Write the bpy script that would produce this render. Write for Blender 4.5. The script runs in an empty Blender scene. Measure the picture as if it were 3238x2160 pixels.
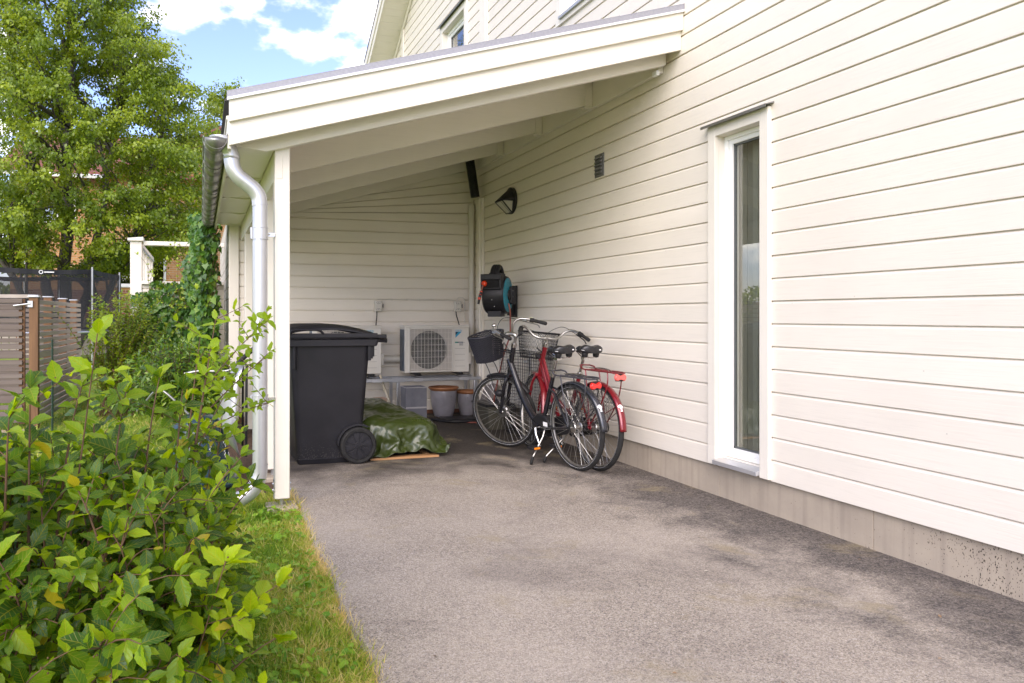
import bpy, math, random
import numpy as np
from mathutils import Vector, Matrix, noise as mnoise
C = bpy.context.scene.collection
S = bpy.context.scene
R = math.radians
# ---------------------------------------------------------------- camera
cam = bpy.data.objects.new('camera', bpy.data.cameras.new('camera')); C.objects.link(cam)
cam.data.sensor_width = 36.0
cam.data.lens = 2340/3238*36
cam.data.shift_x = (1619-1345)/3238
cam.data.shift_y = -(1080-999)/3238
cam.data.clip_start = 0.05; cam.data.clip_end = 2000
cam.location = (0, 0, 1.235)
cam.rotation_euler = (R(90), 0, -math.atan((1345-634)/2340))
S.camera = cam
# ---------------------------------------------------------------- light
SUN_EL, SUN_AZ = 35, 213            # azimuth clockwise from +Y; light comes from behind left
w = bpy.data.worlds.new('World'); S.world = w; w.use_nodes = True
nt = w.node_tree; nt.nodes.clear()
def N(t, k, **kw):
    n = t.nodes.new(k)
    for a, b in kw.items(): setattr(n, a, b)
    return n
sky = N(nt, 'ShaderNodeTexSky', sky_type='NISHITA', sun_disc=False)
sky.sun_elevation = R(SUN_EL); sky.sun_rotation = R(SUN_AZ); sky.air_density = 1.0; sky.dust_density = 0.6; sky.ozone_density = 1.6
bg = N(nt, 'ShaderNodeBackground'); out = N(nt, 'ShaderNodeOutputWorld')
tc = N(nt, 'ShaderNodeTexCoord')
# clouds: fair-weather cumulus, in sky directions
sep = N(nt, 'ShaderNodeSeparateXYZ'); nt.links.new(tc.outputs['Generated'], sep.inputs[0])
mp = N(nt, 'ShaderNodeMapping'); mp.inputs['Scale'].default_value = (1, 1, 1.9); mp.inputs['Location'].default_value = (0.3, 0.1, 0.0)
nt.links.new(tc.outputs['Generated'], mp.inputs[0])
n1 = N(nt, 'ShaderNodeTexNoise'); n1.inputs['Scale'].default_value = 9.5; n1.inputs['Detail'].default_value = 9; n1.inputs['Roughness'].default_value = .52
nt.links.new(mp.outputs[0], n1.inputs['Vector'])
n2 = N(nt, 'ShaderNodeTexNoise'); n2.inputs['Scale'].default_value = 3.1; n2.inputs['Detail'].default_value = 3
nt.links.new(mp.outputs[0], n2.inputs['Vector'])
mx = N(nt, 'ShaderNodeMath', operation='MULTIPLY_ADD'); mx.inputs[1].default_value = .45
nt.links.new(n2.outputs['Fac'], mx.inputs[0]); nt.links.new(n1.outputs['Fac'], mx.inputs[2])
cr = N(nt, 'ShaderNodeValToRGB'); cr.color_ramp.interpolation = 'EASE'
cr.color_ramp.elements[0].position = .725; cr.color_ramp.elements[0].color = (0,0,0,1)
cr.color_ramp.elements[1].position = .93; cr.color_ramp.elements[1].color = (1,1,1,1)
nt.links.new(mx.outputs[0], cr.inputs[0])
skym = N(nt, 'ShaderNodeVectorMath', operation='MULTIPLY'); skym.inputs[1].default_value = (.60, .605, .84)
nt.links.new(sky.outputs[0], skym.inputs[0])
mix = N(nt, 'ShaderNodeMix', data_type='RGBA')
nt.links.new(cr.outputs[0], mix.inputs[0]); nt.links.new(skym.outputs[0], mix.inputs[6])
mix.inputs[7].default_value = (7.0, 7.0, 7.2, 1)
nt.links.new(mix.outputs[2], bg.inputs['Color']); bg.inputs['Strength'].default_value = .15
nt.links.new(bg.outputs[0], out.inputs[0])
sun = bpy.data.objects.new('sun', bpy.data.lights.new('sun', 'SUN')); C.objects.link(sun)
sun.data.energy = 1.06; sun.data.angle = R(50); sun.data.color = (1, .955, .89)
az = R(SUN_AZ); el = R(SUN_EL)
sd = Vector((math.sin(az)*math.cos(el), math.cos(az)*math.cos(el), math.sin(el)))
sun.rotation_euler = sd.to_track_quat('Z', 'Y').to_euler()
S.view_settings.view_transform = 'Standard'; S.view_settings.look = 'None'
S.view_settings.exposure = 1.68; S.view_settings.gamma = 1
S.view_settings.use_white_balance = True; S.view_settings.white_balance_temperature = 7350; S.view_settings.white_balance_tint = 11
S.cycles.max_bounces = 16; S.cycles.diffuse_bounces = 12; S.cycles.transparent_max_bounces = 16
S.cycles.use_denoising = True

# ---------------------------------------------------------------- materials
def mat(name, col, rough=.5, metal=0, var=None, bump=None, spec=.5, coat=0, co='Object', sub=None, stretch=(1,1,1), tr=None, dirt=None):
    m = bpy.data.materials.new(name); m.use_nodes = True; t = m.node_tree
    b = t.nodes['Principled BSDF']; b.inputs['Base Color'].default_value = (*col, 1)
    b.inputs['Roughness'].default_value = rough; b.inputs['Metallic'].default_value = metal
    b.inputs['Specular IOR Level'].default_value = spec; b.inputs['Coat Weight'].default_value = coat
    c = N(t, 'ShaderNodeTexCoord'); mpn = N(t, 'ShaderNodeMapping'); mpn.inputs['Scale'].default_value = stretch
    t.links.new(c.outputs[co], mpn.inputs[0])
    m['_'] = 0
    if var:                       # (scale, colour2, contrast)
        n = N(t, 'ShaderNodeTexNoise'); n.inputs['Scale'].default_value = var[0]; n.inputs['Detail'].default_value = 6
        n.inputs['Roughness'].default_value = .62
        t.links.new(mpn.outputs[0], n.inputs['Vector'])
        r = N(t, 'ShaderNodeMapRange'); k = var[2] if len(var) > 2 else .25
        r.inputs[1].default_value = .5-k; r.inputs[2].default_value = .5+k
        t.links.new(n.outputs['Fac'], r.inputs[0])
        x = N(t, 'ShaderNodeMix', data_type='RGBA'); x.inputs[6].default_value = (*col, 1); x.inputs[7].default_value = (*var[1], 1)
        t.links.new(r.outputs[0], x.inputs[0]); t.links.new(x.outputs[2], b.inputs['Base Color'])
        rr = N(t, 'ShaderNodeMapRange'); rr.inputs[3].default_value = max(0, rough-.08); rr.inputs[4].default_value = min(1, rough+.12)
        t.links.new(n.outputs['Fac'], rr.inputs[0]); t.links.new(rr.outputs[0], b.inputs['Roughness'])
    if bump:                      # (scale, strength, distance)
        n = N(t, 'ShaderNodeTexNoise'); n.inputs['Scale'].default_value = bump[0]; n.inputs['Detail'].default_value = 5
        t.links.new(mpn.outputs[0], n.inputs['Vector'])
        bp = N(t, 'ShaderNodeBump'); bp.inputs['Strength'].default_value = bump[1]; bp.inputs['Distance'].default_value = bump[2] if len(bump) > 2 else .01
        t.links.new(n.outputs['Fac'], bp.inputs['Height']); t.links.new(bp.outputs[0], b.inputs['Normal'])
    if tr is not None: b.inputs['Transmission Weight'].default_value = tr
    return m
def paint(name, col, axis, board=.14, z0=.349, rough=.42):
    """painted wood boards running along axis: faint grain, board to board differences, small specks"""
    m = mat(name, col, rough); t = m.node_tree; b = t.nodes['Principled BSDF']
    c = N(t, 'ShaderNodeTexCoord'); s = N(t, 'ShaderNodeSeparateXYZ'); geo = N(t, 'ShaderNodeNewGeometry')
    t.links.new(geo.outputs['Position'], s.inputs[0])
    d = N(t, 'ShaderNodeMath', operation='SUBTRACT'); d.inputs[1].default_value = z0; t.links.new(s.outputs[2], d.inputs[0])
    e = N(t, 'ShaderNodeMath', operation='DIVIDE'); e.inputs[1].default_value = board; t.links.new(d.outputs[0], e.inputs[0])
    f = N(t, 'ShaderNodeMath', operation='FLOOR'); t.links.new(e.outputs[0], f.inputs[0])
    wn = N(t, 'ShaderNodeTexWhiteNoise', noise_dimensions='1D'); t.links.new(f.outputs[0], wn.inputs['W'])
    # grain
    off = N(t, 'ShaderNodeMath', operation='MULTIPLY'); off.inputs[1].default_value = 7.3; t.links.new(wn.outputs['Value'], off.inputs[0])
    cb = N(t, 'ShaderNodeCombineXYZ'); t.links.new(off.outputs[0], cb.inputs[0 if axis == 'Y' else 1])
    ad = N(t, 'ShaderNodeVectorMath', operation='ADD'); t.links.new(geo.outputs['Position'], ad.inputs[0]); t.links.new(cb.outputs[0], ad.inputs[1])
    mp = N(t, 'ShaderNodeMapping'); mp.inputs['Scale'].default_value = (1, .045, 1) if axis == 'Y' else (.045, 1, 1) if axis == 'X' else (1, 1, .05)
    t.links.new(ad.outputs[0], mp.inputs[0])
    g = N(t, 'ShaderNodeTexNoise'); g.inputs['Scale'].default_value = 95; g.inputs['Detail'].default_value = 4; g.inputs['Distortion'].default_value = .6
    t.links.new(mp.outputs[0], g.inputs['Vector'])
    lo = N(t, 'ShaderNodeTexNoise'); lo.inputs['Scale'].default_value = 2.3; lo.inputs['Detail'].default_value = 5; t.links.new(geo.outputs['Position'], lo.inputs['Vector'])
    # colour = col * (1 - small)
    a1 = N(t, 'ShaderNodeMath', operation='MULTIPLY_ADD'); a1.inputs[1].default_value = -.05; a1.inputs[2].default_value = 1.0; t.links.new(wn.outputs['Value'], a1.inputs[0])
    a2 = N(t, 'ShaderNodeMath', operation='MULTIPLY_ADD'); a2.inputs[1].default_value = -.12; t.links.new(lo.outputs['Fac'], a2.inputs[0]); t.links.new(a1.outputs[0], a2.inputs[2])
    # specks (knots, nail heads showing through)
    v = N(t, 'ShaderNodeTexVoronoi'); v.inputs['Scale'].default_value = 5.5; v.inputs['Randomness'].default_value = 1; t.links.new(geo.outputs['Position'], v.inputs['Vector'])
    vr = N(t, 'ShaderNodeMapRange'); vr.inputs[1].default_value = .012; vr.inputs[2].default_value = .03; vr.inputs[3].default_value = .62; vr.inputs[4].default_value = 1
    t.links.new(v.outputs['Distance'], vr.inputs[0])
    a3 = N(t, 'ShaderNodeMath', operation='MULTIPLY'); t.links.new(a2.outputs[0], a3.inputs[0]); t.links.new(vr.outputs[0], a3.inputs[1])
    gr = N(t, 'ShaderNodeMapRange'); gr.inputs[1].default_value = .25; gr.inputs[2].default_value = .5; gr.inputs[3].default_value = .955; gr.inputs[4].default_value = 1
    t.links.new(g.outputs['Fac'], gr.inputs[0])
    a4 = N(t, 'ShaderNodeMath', operation='MULTIPLY'); t.links.new(a3.outputs[0], a4.inputs[0]); t.links.new(gr.outputs[0], a4.inputs[1])
    sc = N(t, 'ShaderNodeVectorMath', operation='SCALE'); sc.inputs[0].default_value = col; t.links.new(a4.outputs[0], sc.inputs['Scale'])
    t.links.new(sc.outputs[0], b.inputs['Base Color'])
    bp = N(t, 'ShaderNodeBump'); bp.inputs['Strength'].default_value = .35; bp.inputs['Distance'].default_value = .0025
    t.links.new(g.outputs['Fac'], bp.inputs['Height']); t.links.new(bp.outputs[0], b.inputs['Normal'])
    return m
WHITE = (.82, .76, .66)
M = {}
M['clad'] = paint('white_board_paint', WHITE, 'Y')
M['cladx'] = paint('white_board_paint_rear', WHITE, 'X')
M['trim'] = paint('white_trim_paint', (.82, .77, .675), 'Z', board=9)
M['trimx'] = paint('white_fascia_paint', (.82, .77, .675), 'X', board=9)
M['trimy'] = paint('white_beam_paint', (.82, .77, .675), 'Y', board=9)
M['winw'] = mat('window_white', (.84, .84, .82), .3)
M['steel'] = mat('galvanised_steel', (.55, .56, .575), .34, .85, var=(9, (.42, .43, .45)), bump=(60, .1, .002))
M['steeld'] = mat('weathered_zinc', (.42, .42, .41), .36, .9, var=(6, (.2, .2, .19)), bump=(40, .15, .002))
M['silver'] = mat('silver_lacquered_steel', (.56, .565, .58), .3, .6, var=(5, (.50, .505, .52)))
M['felt'] = mat('grey_roof_edging', (.36, .36, .40), .55, .25, var=(60, (.28, .28, .32)))
M['black'] = mat('black_plastic', (.011, .011, .012), .42, var=(12, (.020, .019, .021)), bump=(140, .12, .002), spec=.3)
M['binb'] = mat('anthracite_plastic', (.012, .012, .0145), .42, var=(3.2, (.024, .023, .027)), bump=(230, .22, .002), spec=.3)
M['rubber'] = mat('black_rubber', (.012, .012, .012), .7, var=(20, (.028, .027, .026)), bump=(90, .3, .003), spec=.3)
M['chrome'] = mat('polished_alloy', (.72, .71, .69), .2, 1, var=(14, (.5, .49, .47)))
M['alu'] = mat('brushed_alloy', (.56, .55, .53), .33, 1, var=(18, (.4, .39, .37)))
M['blackp'] = mat('black_gloss_paint', (.007, .007, .010), .22, 0, coat=.45, var=(8, (.013, .013, .017)))
M['redp'] = mat('red_gloss_paint', (.23, .008, .016), .2, .25, coat=.8, var=(8, (.17, .006, .012)))
M['redl'] = mat('red_reflector', (.75, .02, .015), .12, coat=1, bump=(260, .5, .002)); 
M['pinkl'] = mat('faded_red_reflector', (.72, .13, .11), .14, coat=1, bump=(260, .5, .002))
M['orange'] = mat('orange_reflector', (.9, .24, .01), .2, coat=.6)
M['whitep'] = mat('white_sticker', (.8, .8, .8), .4)
M['acw'] = mat('ivory_casing', (.66, .63, .57), .42, var=(4, (.60, .57, .50)))
M['acd'] = mat('dark_fan_recess', (.03, .03, .032), .6)
M['wicker'] = mat('dark_wicker', (.026, .026, .034), .5, bump=(50, .3, .003))
M['glass_d'] = None
def glassmat(name, tint, rough=0.0, refl=.12):
    m = bpy.data.materials.new(name); m.use_nodes = True; t = m.node_tree; t.nodes.clear()
    o = N(t, 'ShaderNodeOutputMaterial'); g = N(t, 'ShaderNodeBsdfGlossy'); g.inputs['Roughness'].default_value = rough
    tp = N(t, 'ShaderNodeBsdfTransparent'); tp.inputs[0].default_value = (*tint, 1)
    lw = N(t, 'ShaderNodeLayerWeight'); lw.inputs[0].default_value = .5; fr = N(t, 'ShaderNodeMath', operation='POWER'); fr.inputs[1].default_value = 4; t.links.new(lw.outputs['Facing'], fr.inputs[0])
    ad = N(t, 'ShaderNodeMath', operation='MULTIPLY_ADD'); ad.inputs[1].default_value = .9; ad.inputs[2].default_value = refl-.03; ad.use_clamp = True
    t.links.new(fr.outputs[0], ad.inputs[0])
    x = N(t, 'ShaderNodeMixShader'); t.links.new(ad.outputs[0], x.inputs[0]); t.links.new(tp.outputs[0], x.inputs[1]); t.links.new(g.outputs[0], x.inputs[2])
    t.links.new(x.outputs[0], o.inputs[0]); return m
M['glass'] = glassmat('window_glass', (.90, .92, .89), refl=.15)

# ---------------------------------------------------------------- helpers
ORG = {}
def tag(o, label, cat, group=None):
    o['label'] = label; o['category'] = cat
    if group: o['group'] = group
    return o
def thing(name, label, cat, loc=(0, 0, 0), group=None):
    o = bpy.data.objects.new(name, None); C.objects.link(o); o.location = loc; o.empty_display_size = .1
    ORG[o] = Vector(loc); return tag(o, label, cat, group)
def smooth(me, ang=38):
    me.polygons.foreach_set('use_smooth', [True]*len(me.polygons))
    me.set_sharp_from_angle(angle=R(ang))
def frame(d):
    d = Vector(d).normalized(); a = Vector((0, 0, 1)) if abs(d.z) < .9 else Vector((1, 0, 0))
    u = d.cross(a).normalized(); return u, d.cross(u).normalized(), d
class MB:
    def __init__(s): s.v = []; s.f = []
    def add(s, vs, fs):
        k = len(s.v); s.v += [tuple(p) for p in vs]; s.f += [tuple(i+k for i in f) for f in fs]; return s
    def box(s, x0, x1, y0, y1, z0, z1):
        return s.add([(x0,y0,z0),(x1,y0,z0),(x1,y1,z0),(x0,y1,z0),(x0,y0,z1),(x1,y0,z1),(x1,y1,z1),(x0,y1,z1)],
                     [(0,3,2,1),(4,5,6,7),(0,1,5,4),(1,2,6,5),(2,3,7,6),(3,0,4,7)])
    def hexa(s, p): return s.add(p, [(0,3,2,1),(4,5,6,7),(0,1,5,4),(1,2,6,5),(2,3,7,6),(3,0,4,7)])
    def bar(s, a, b, wd, th, up=(0,0,1)):
        a, b = Vector(a), Vector(b); d = (b-a).normalized(); u = Vector(up).cross(d).normalized(); v = d.cross(u)
        u *= wd/2; v *= th/2
        return s.hexa([a-u-v, a+u-v, b+u-v, b-u-v, a-u+v, a+u+v, b+u+v, b-u+v])
    def cyl(s, a, b, r0, r1=None, n=12, cap=True):
        r1 = r0 if r1 is None else r1; a, b = Vector(a), Vector(b); u, v, _ = frame(b-a)
        vs = []
        for p, r in ((a, r0), (b, r1)):
            for i in range(n):
                t = 2*math.pi*i/n; vs.append(p+u*(r*math.cos(t))+v*(r*math.sin(t)))
        fs = [(i, i+n, (i+1) % n+n, (i+1) % n) for i in range(n)]
        if cap: fs += [tuple(range(n)), tuple(range(2*n-1, n-1, -1))]
        return s.add(vs, fs)
    def tube(s, pts, r, n=8, closed=False, cap=True):
        pts = [Vector(p) for p in pts]; m = len(pts); rs = r if isinstance(r, (list, tuple)) else [r]*m
        tang = []
        for i in range(m):
            if closed: t = pts[(i+1) % m]-pts[i-1]
            else: t = pts[min(i+1, m-1)]-pts[max(i-1, 0)]
            tang.append(t.normalized())
        u, v, _ = frame(tang[0]); vs = []
        for i in range(m):
            if i:
                q = tang[i-1].rotation_difference(tang[i]); u = q @ u; v = q @ v
            for j in range(n):
                t = 2*math.pi*j/n; vs.append(pts[i]+u*(rs[i]*math.cos(t))+v*(rs[i]*math.sin(t)))
        fs = []
        for i in range(m if closed else m-1):
            k = (i+1) % m
            for j in range(n): fs.append((i*n+j, i*n+(j+1) % n, k*n+(j+1) % n, k*n+j))
        if not closed and cap: fs += [tuple(range(n))[::-1], tuple(range((m-1)*n, m*n))]
        return s.add(vs, fs)
    def lathe(s, prof, c=(0,0,0), ax=(0,0,1), n=32, cap=False, arc=None):
        u, v, d = frame(ax); c = Vector(c); vs = []; m = len(prof)
        a0, a1 = arc or (0, 2*math.pi); cl = arc is None; nn = n if cl else n+1
        for i in range(nn):
            t = a0+(a1-a0)*i/n
            for r, h in prof: vs.append(c+u*(r*math.cos(t))+v*(r*math.sin(t))+d*h)
        fs = []
        for i in range(n):
            k = (i+1) % nn
            for j in range(m-1): fs.append((i*m+j, k*m+j, k*m+j+1, i*m+j+1))
        if cap: fs += [tuple(i*m for i in range(nn))[::-1], tuple(i*m+m-1 for i in range(nn))]
        return s.add(vs, fs)
    def prism(s, poly, a, b, plane='XZ'):
        """2D polygon swept along the third axis from a to b"""
        n = len(poly)
        P = {'XZ': lambda p, t: (p[0], t, p[1]), 'YZ': lambda p, t: (t, p[0], p[1]), 'XY': lambda p, t: (p[0], p[1], t)}[plane]
        vs = [P(p, a) for p in poly]+[P(p, b) for p in poly]
        fs = [(i, (i+1) % n, (i+1) % n+n, i+n) for i in range(n)]+[tuple(range(n))[::-1], tuple(range(n, 2*n))]
        return s.add(vs, fs)
    def sphere(s, c, r, n=16, m=10, sc=(1,1,1)):
        c = Vector(c); vs = [c+Vector((0, 0, -r*sc[2]))]
        for i in range(1, m):
            p = -math.pi/2+math.pi*i/m
            for j in range(n):
                t = 2*math.pi*j/n; vs.append(c+Vector((r*math.cos(p)*math.cos(t)*sc[0], r*math.cos(p)*math.sin(t)*sc[1], r*math.sin(p)*sc[2])))
        vs.append(c+Vector((0, 0, r*sc[2]))); fs = [(0, 1+(j+1) % n, 1+j) for j in range(n)]
        for i in range(m-2):
            for j in range(n): fs.append((1+i*n+j, 1+i*n+(j+1) % n, 1+(i+1)*n+(j+1) % n, 1+(i+1)*n+j))
        k = 1+(m-2)*n; fs += [(k+j, k+(j+1) % n, len(vs)-1) for j in range(n)]
        return s.add(vs, fs)
    def xf(s, M4, start=0):
        s.v[start:] = [tuple(M4 @ Vector(p)) for p in s.v[start:]]; return s
    def build(s, name, m, parent=None, bev=0, ang=38, seg=2, fix=True):
        org = Vector((0, 0, 0)); q = parent
        while q is not None:
            org = ORG.get(q, Vector((0,0,0))) if q in ORG else org; q = q.parent
        me = bpy.data.meshes.new(name); me.from_pydata([(a-org.x, b-org.y, c-org.z) for a, b, c in s.v], [], s.f)
        if fix:
            import bmesh
            bm = bmesh.new(); bm.from_mesh(me); bmesh.ops.recalc_face_normals(bm, faces=bm.faces); bm.to_mesh(me); bm.free()
        smooth(me, ang); me.materials.append(m)
        o = bpy.data.objects.new(name, me); C.objects.link(o)
        if parent is not None: o.parent = parent
        if bev:
            b = o.modifiers.new('bevel', 'BEVEL'); b.width = bev; b.segments = seg; b.limit_method = 'ANGLE'; b.angle_limit = R(40)
            b.harden_normals = False
        return o
def struct(o): o['kind'] = 'structure'; return o
def text(name, s, size, loc, rot, m, parent, ext=.0006, align='CENTER'):
    cu = bpy.data.curves.new(name, 'FONT'); cu.body = s; cu.size = size; cu.extrude = ext; cu.align_x = align; cu.align_y = 'CENTER'
    cu.materials.append(m); o = bpy.data.objects.new(name, cu); C.objects.link(o); o.parent = parent
    q = parent
    org = Vector((0,0,0))
    while q is not None:
        if q in ORG: org = ORG[q]
        q = q.parent
    me = bpy.data.meshes.new_from_object(o); bpy.data.objects.remove(o)     # plain mesh letters
    me.materials.clear(); me.materials.append(m)
    o = bpy.data.objects.new(name, me); C.objects.link(o); o.parent = parent
    o.location = Vector(loc)-org; o.rotation_euler = rot; return o
def arcpts(c, r, a0, a1, n, U, V):
    c = Vector(c); U = Vector(U); V = Vector(V)
    return [c+U*(r*math.cos(a0+(a1-a0)*i/n))+V*(r*math.sin(a0+(a1-a0)*i/n)) for i in range(n+1)]
def smoothpath(pts, n=6):
    P = [Vector(p) for p in pts]; P = [P[0]*2-P[1]]+P+[P[-1]*2-P[-2]]; o = []
    for i in range(1, len(P)-2):
        for k in range(n):
            t = k/n; a, b, c, d = P[i-1:i+3]
            o.append(.5*((2*b)+(c-a)*t+(2*a-5*b+4*c-d)*t*t+(3*b-a-3*c+d)*t**3))
    o.append(P[-2]); return o
# ---------------------------------------------------------------- ground
W = 3.37                     # cladding face of the house wall
YB = 8.96                    # cladding face of the carport's rear wall
def groundmat():
    m = bpy.data.materials.new('lawn_soil'); m.use_nodes = True; t = m.node_tree; b = t.nodes['Principled BSDF']
    g = N(t, 'ShaderNodeNewGeometry'); n = N(t, 'ShaderNodeTexNoise'); n.inputs['Scale'].default_value = 1.3; n.inputs['Detail'].default_value = 10; n.inputs['Roughness'].default_value = .7
    t.links.new(g.outputs['Position'], n.inputs['Vector'])
    r = N(t, 'ShaderNodeValToRGB'); e = r.color_ramp.elements; e[0].position = .35; e[0].color = (.17, .27, .03, 1); e[1].position = .68; e[1].color = (.34, .42, .07, 1)
    t.links.new(n.outputs['Fac'], r.inputs[0]); t.links.new(r.outputs[0], b.inputs['Base Color']); b.inputs['Roughness'].default_value = .9
    n2 = N(t, 'ShaderNodeTexNoise'); n2.inputs['Scale'].default_value = 60; t.links.new(g.outputs['Position'], n2.inputs['Vector'])
    bp = N(t, 'ShaderNodeBump'); bp.inputs['Strength'].default_value = .8; bp.inputs['Distance'].default_value = .02
    t.links.new(n2.outputs['Fac'], bp.inputs['Height']); t.links.new(bp.outputs[0], b.inputs['Normal']); return m
M['lawn'] = groundmat()
o = MB().add([(-300,-300,-.03),(300,-300,-.03),(300,300,-.03),(-300,300,-.03)], [(0,1,2,3)]).build('lawn', M['lawn']); struct(o)
def asphalt():
    m = bpy.data.materials.new('worn_asphalt'); m.use_nodes = True; t = m.node_tree; b = t.nodes['Principled BSDF']; L = t.links.new
    g = N(t, 'ShaderNodeNewGeometry'); s = N(t, 'ShaderNodeSeparateXYZ'); L(g.outputs['Position'], s.inputs[0])
    def noi(sc, det=5, ro=.6, dist=0, st=None):
        n = N(t, 'ShaderNodeTexNoise'); n.inputs['Scale'].default_value = sc; n.inputs['Detail'].default_value = det; n.inputs['Roughness'].default_value = ro; n.inputs['Distortion'].default_value = dist
        if st:
            mp = N(t, 'ShaderNodeMapping'); mp.inputs['Scale'].default_value = st; L(g.outputs['Position'], mp.inputs[0]); L(mp.outputs[0], n.inputs['Vector'])
        else: L(g.outputs['Position'], n.inputs['Vector'])
        return n.outputs['Fac']
    def mr(x, a, b_, c=0, d=1):
        r = N(t, 'ShaderNodeMapRange', interpolation_type='SMOOTHSTEP'); L(x, r.inputs[0])
        for i, v in enumerate((a, b_, c, d)): r.inputs[i+1].default_value = v
        return r.outputs[0]
    def ma(op, x, y):
        n = N(t, 'ShaderNodeMath', operation=op)
        for i, v in enumerate((x, y)):
            if isinstance(v, (int, float)): n.inputs[i].default_value = v
            else: L(v, n.inputs[i])
        return n.outputs[0]
    def mixc(f, a, b_):
        x = N(t, 'ShaderNodeMix', data_type='RGBA'); 
        if isinstance(f, (int, float)): x.inputs[0].default_value = f
        else: L(f, x.inputs[0])
        for i, v in ((6, a), (7, b_)):
            if isinstance(v, tuple): x.inputs[i].default_value = (*v, 1)
            else: L(v, x.inputs[i])
        return x.outputs[2]
    fine = noi(120, 3, .75, 1.2); mid = noi(40, 6, .7, 1.5); broad = noi(1.3, 6, .55); pat = noi(2.2, 7, .62, .3)
    col = mixc(mr(fine, .38, .62), (.29, .240, .190), (.55, .475, .39))
    v = N(t, 'ShaderNodeTexVoronoi'); v.inputs['Scale'].default_value = 210; L(g.outputs['Position'], v.inputs['Vector'])
    vc = N(t, 'ShaderNodeSeparateColor'); L(v.outputs['Color'], vc.inputs[0])
    col = mixc(ma('MULTIPLY', mr(vc.outputs[0], .80, .92), .55), col, (.60, .54, .50))
    col = mixc(ma('MULTIPLY', mr(vc.outputs[1], .80, .9), .6), col, (.055, .048, .045))
    col = mixc(ma('MULTIPLY', mr(mid, .46, .66), .55), col, (.13, .112, .10))
    col = mixc(ma('MULTIPLY', mr(broad, .35, .7), .35), col, (.56, .485, .41))
    # damp dark band that follows the house wall, ragged edge
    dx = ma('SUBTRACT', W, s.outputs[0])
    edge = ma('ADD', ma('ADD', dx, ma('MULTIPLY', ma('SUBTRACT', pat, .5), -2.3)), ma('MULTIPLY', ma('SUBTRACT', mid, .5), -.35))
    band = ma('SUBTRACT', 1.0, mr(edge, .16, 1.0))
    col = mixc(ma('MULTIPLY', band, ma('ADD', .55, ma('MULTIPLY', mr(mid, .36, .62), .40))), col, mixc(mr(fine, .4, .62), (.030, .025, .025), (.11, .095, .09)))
    # dirt under the roof and behind the bikes, roof shade painted in with it
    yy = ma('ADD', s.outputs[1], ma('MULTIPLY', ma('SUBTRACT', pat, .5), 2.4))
    dirt_shade = mr(yy, 5.0, 6.5)
    col = mixc(ma('MULTIPLY', dirt_shade, .93), col, mixc(mr(mid, .35, .65), (.018, .014, .012), (.060, .048, .041)))
    # isolated oil-dark blotches and yellowish moss film
    bl = mr(noi(.8, 9, .68, .8, (1, 1.2, 1)), .50, .70)
    col = mixc(ma('MULTIPLY', bl, .34), col, (.075, .062, .062))
    mo = mr(noi(2.1, 7, .66, .4, (1, 1, 1)), .55, .70)
    col = mixc(ma('MULTIPLY', mo, .50), col, (.36, .29, .165))
    L(col, b.inputs['Base Color'])
    L(mr(band, 0, 1, .88, .74), b.inputs['Roughness']); b.inputs['Specular IOR Level'].default_value = .35
    h = ma('ADD', ma('MULTIPLY', fine, 1.0), ma('ADD', ma('MULTIPLY', mid, 1.4), ma('MULTIPLY', v.outputs['Distance'], -.8)))
    bp = N(t, 'ShaderNodeBump'); bp.inputs['Strength'].default_value = .8; bp.inputs['Distance'].default_value = .006
    L(h, bp.inputs['Height']); L(bp.outputs[0], b.inputs['Normal']); return m
M['asph'] = asphalt()
# edge follows the lawn, a little ragged; 25 mm thick slab
rnd = random.Random(3)
def edge_x(y): return .62-.018*max(0, 4.7-y)-.01*max(0, 3-y)+.03*mnoise.noise(Vector((0, y*2.1, 0)))+.014*mnoise.noise(Vector((3, y*9, 0)))
ys = [-4+i*.05 for i in range(int(12.96/.05)+1)]
vs = []; fs = []
for i, y in enumerate(ys):
    e = edge_x(y); vs += [(e-.02, y, -.031), (e, y, -.002), (e+.05, y, 0), (W+.05, y, 0)]
    if i: fs += [(i*4-4+j, i*4-4+j+1, i*4+j+1, i*4+j) for j in range(3)]
struct(MB().add(vs, fs).build('driveway', M['asph']))
M['mulch'] = mat('bark_mulch', (.17, .10, .06), .95, var=(30, (.07, .04, .025)), bump=(60, 1, .03))
struct(MB().add([(.16,5.15,-.026),(.60,5.15,-.026),(.60,8.96,-.026),(.16,8.96,-.026)], [(0,1,2,3)]).build('mulch_strip', M['mulch']))

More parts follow.
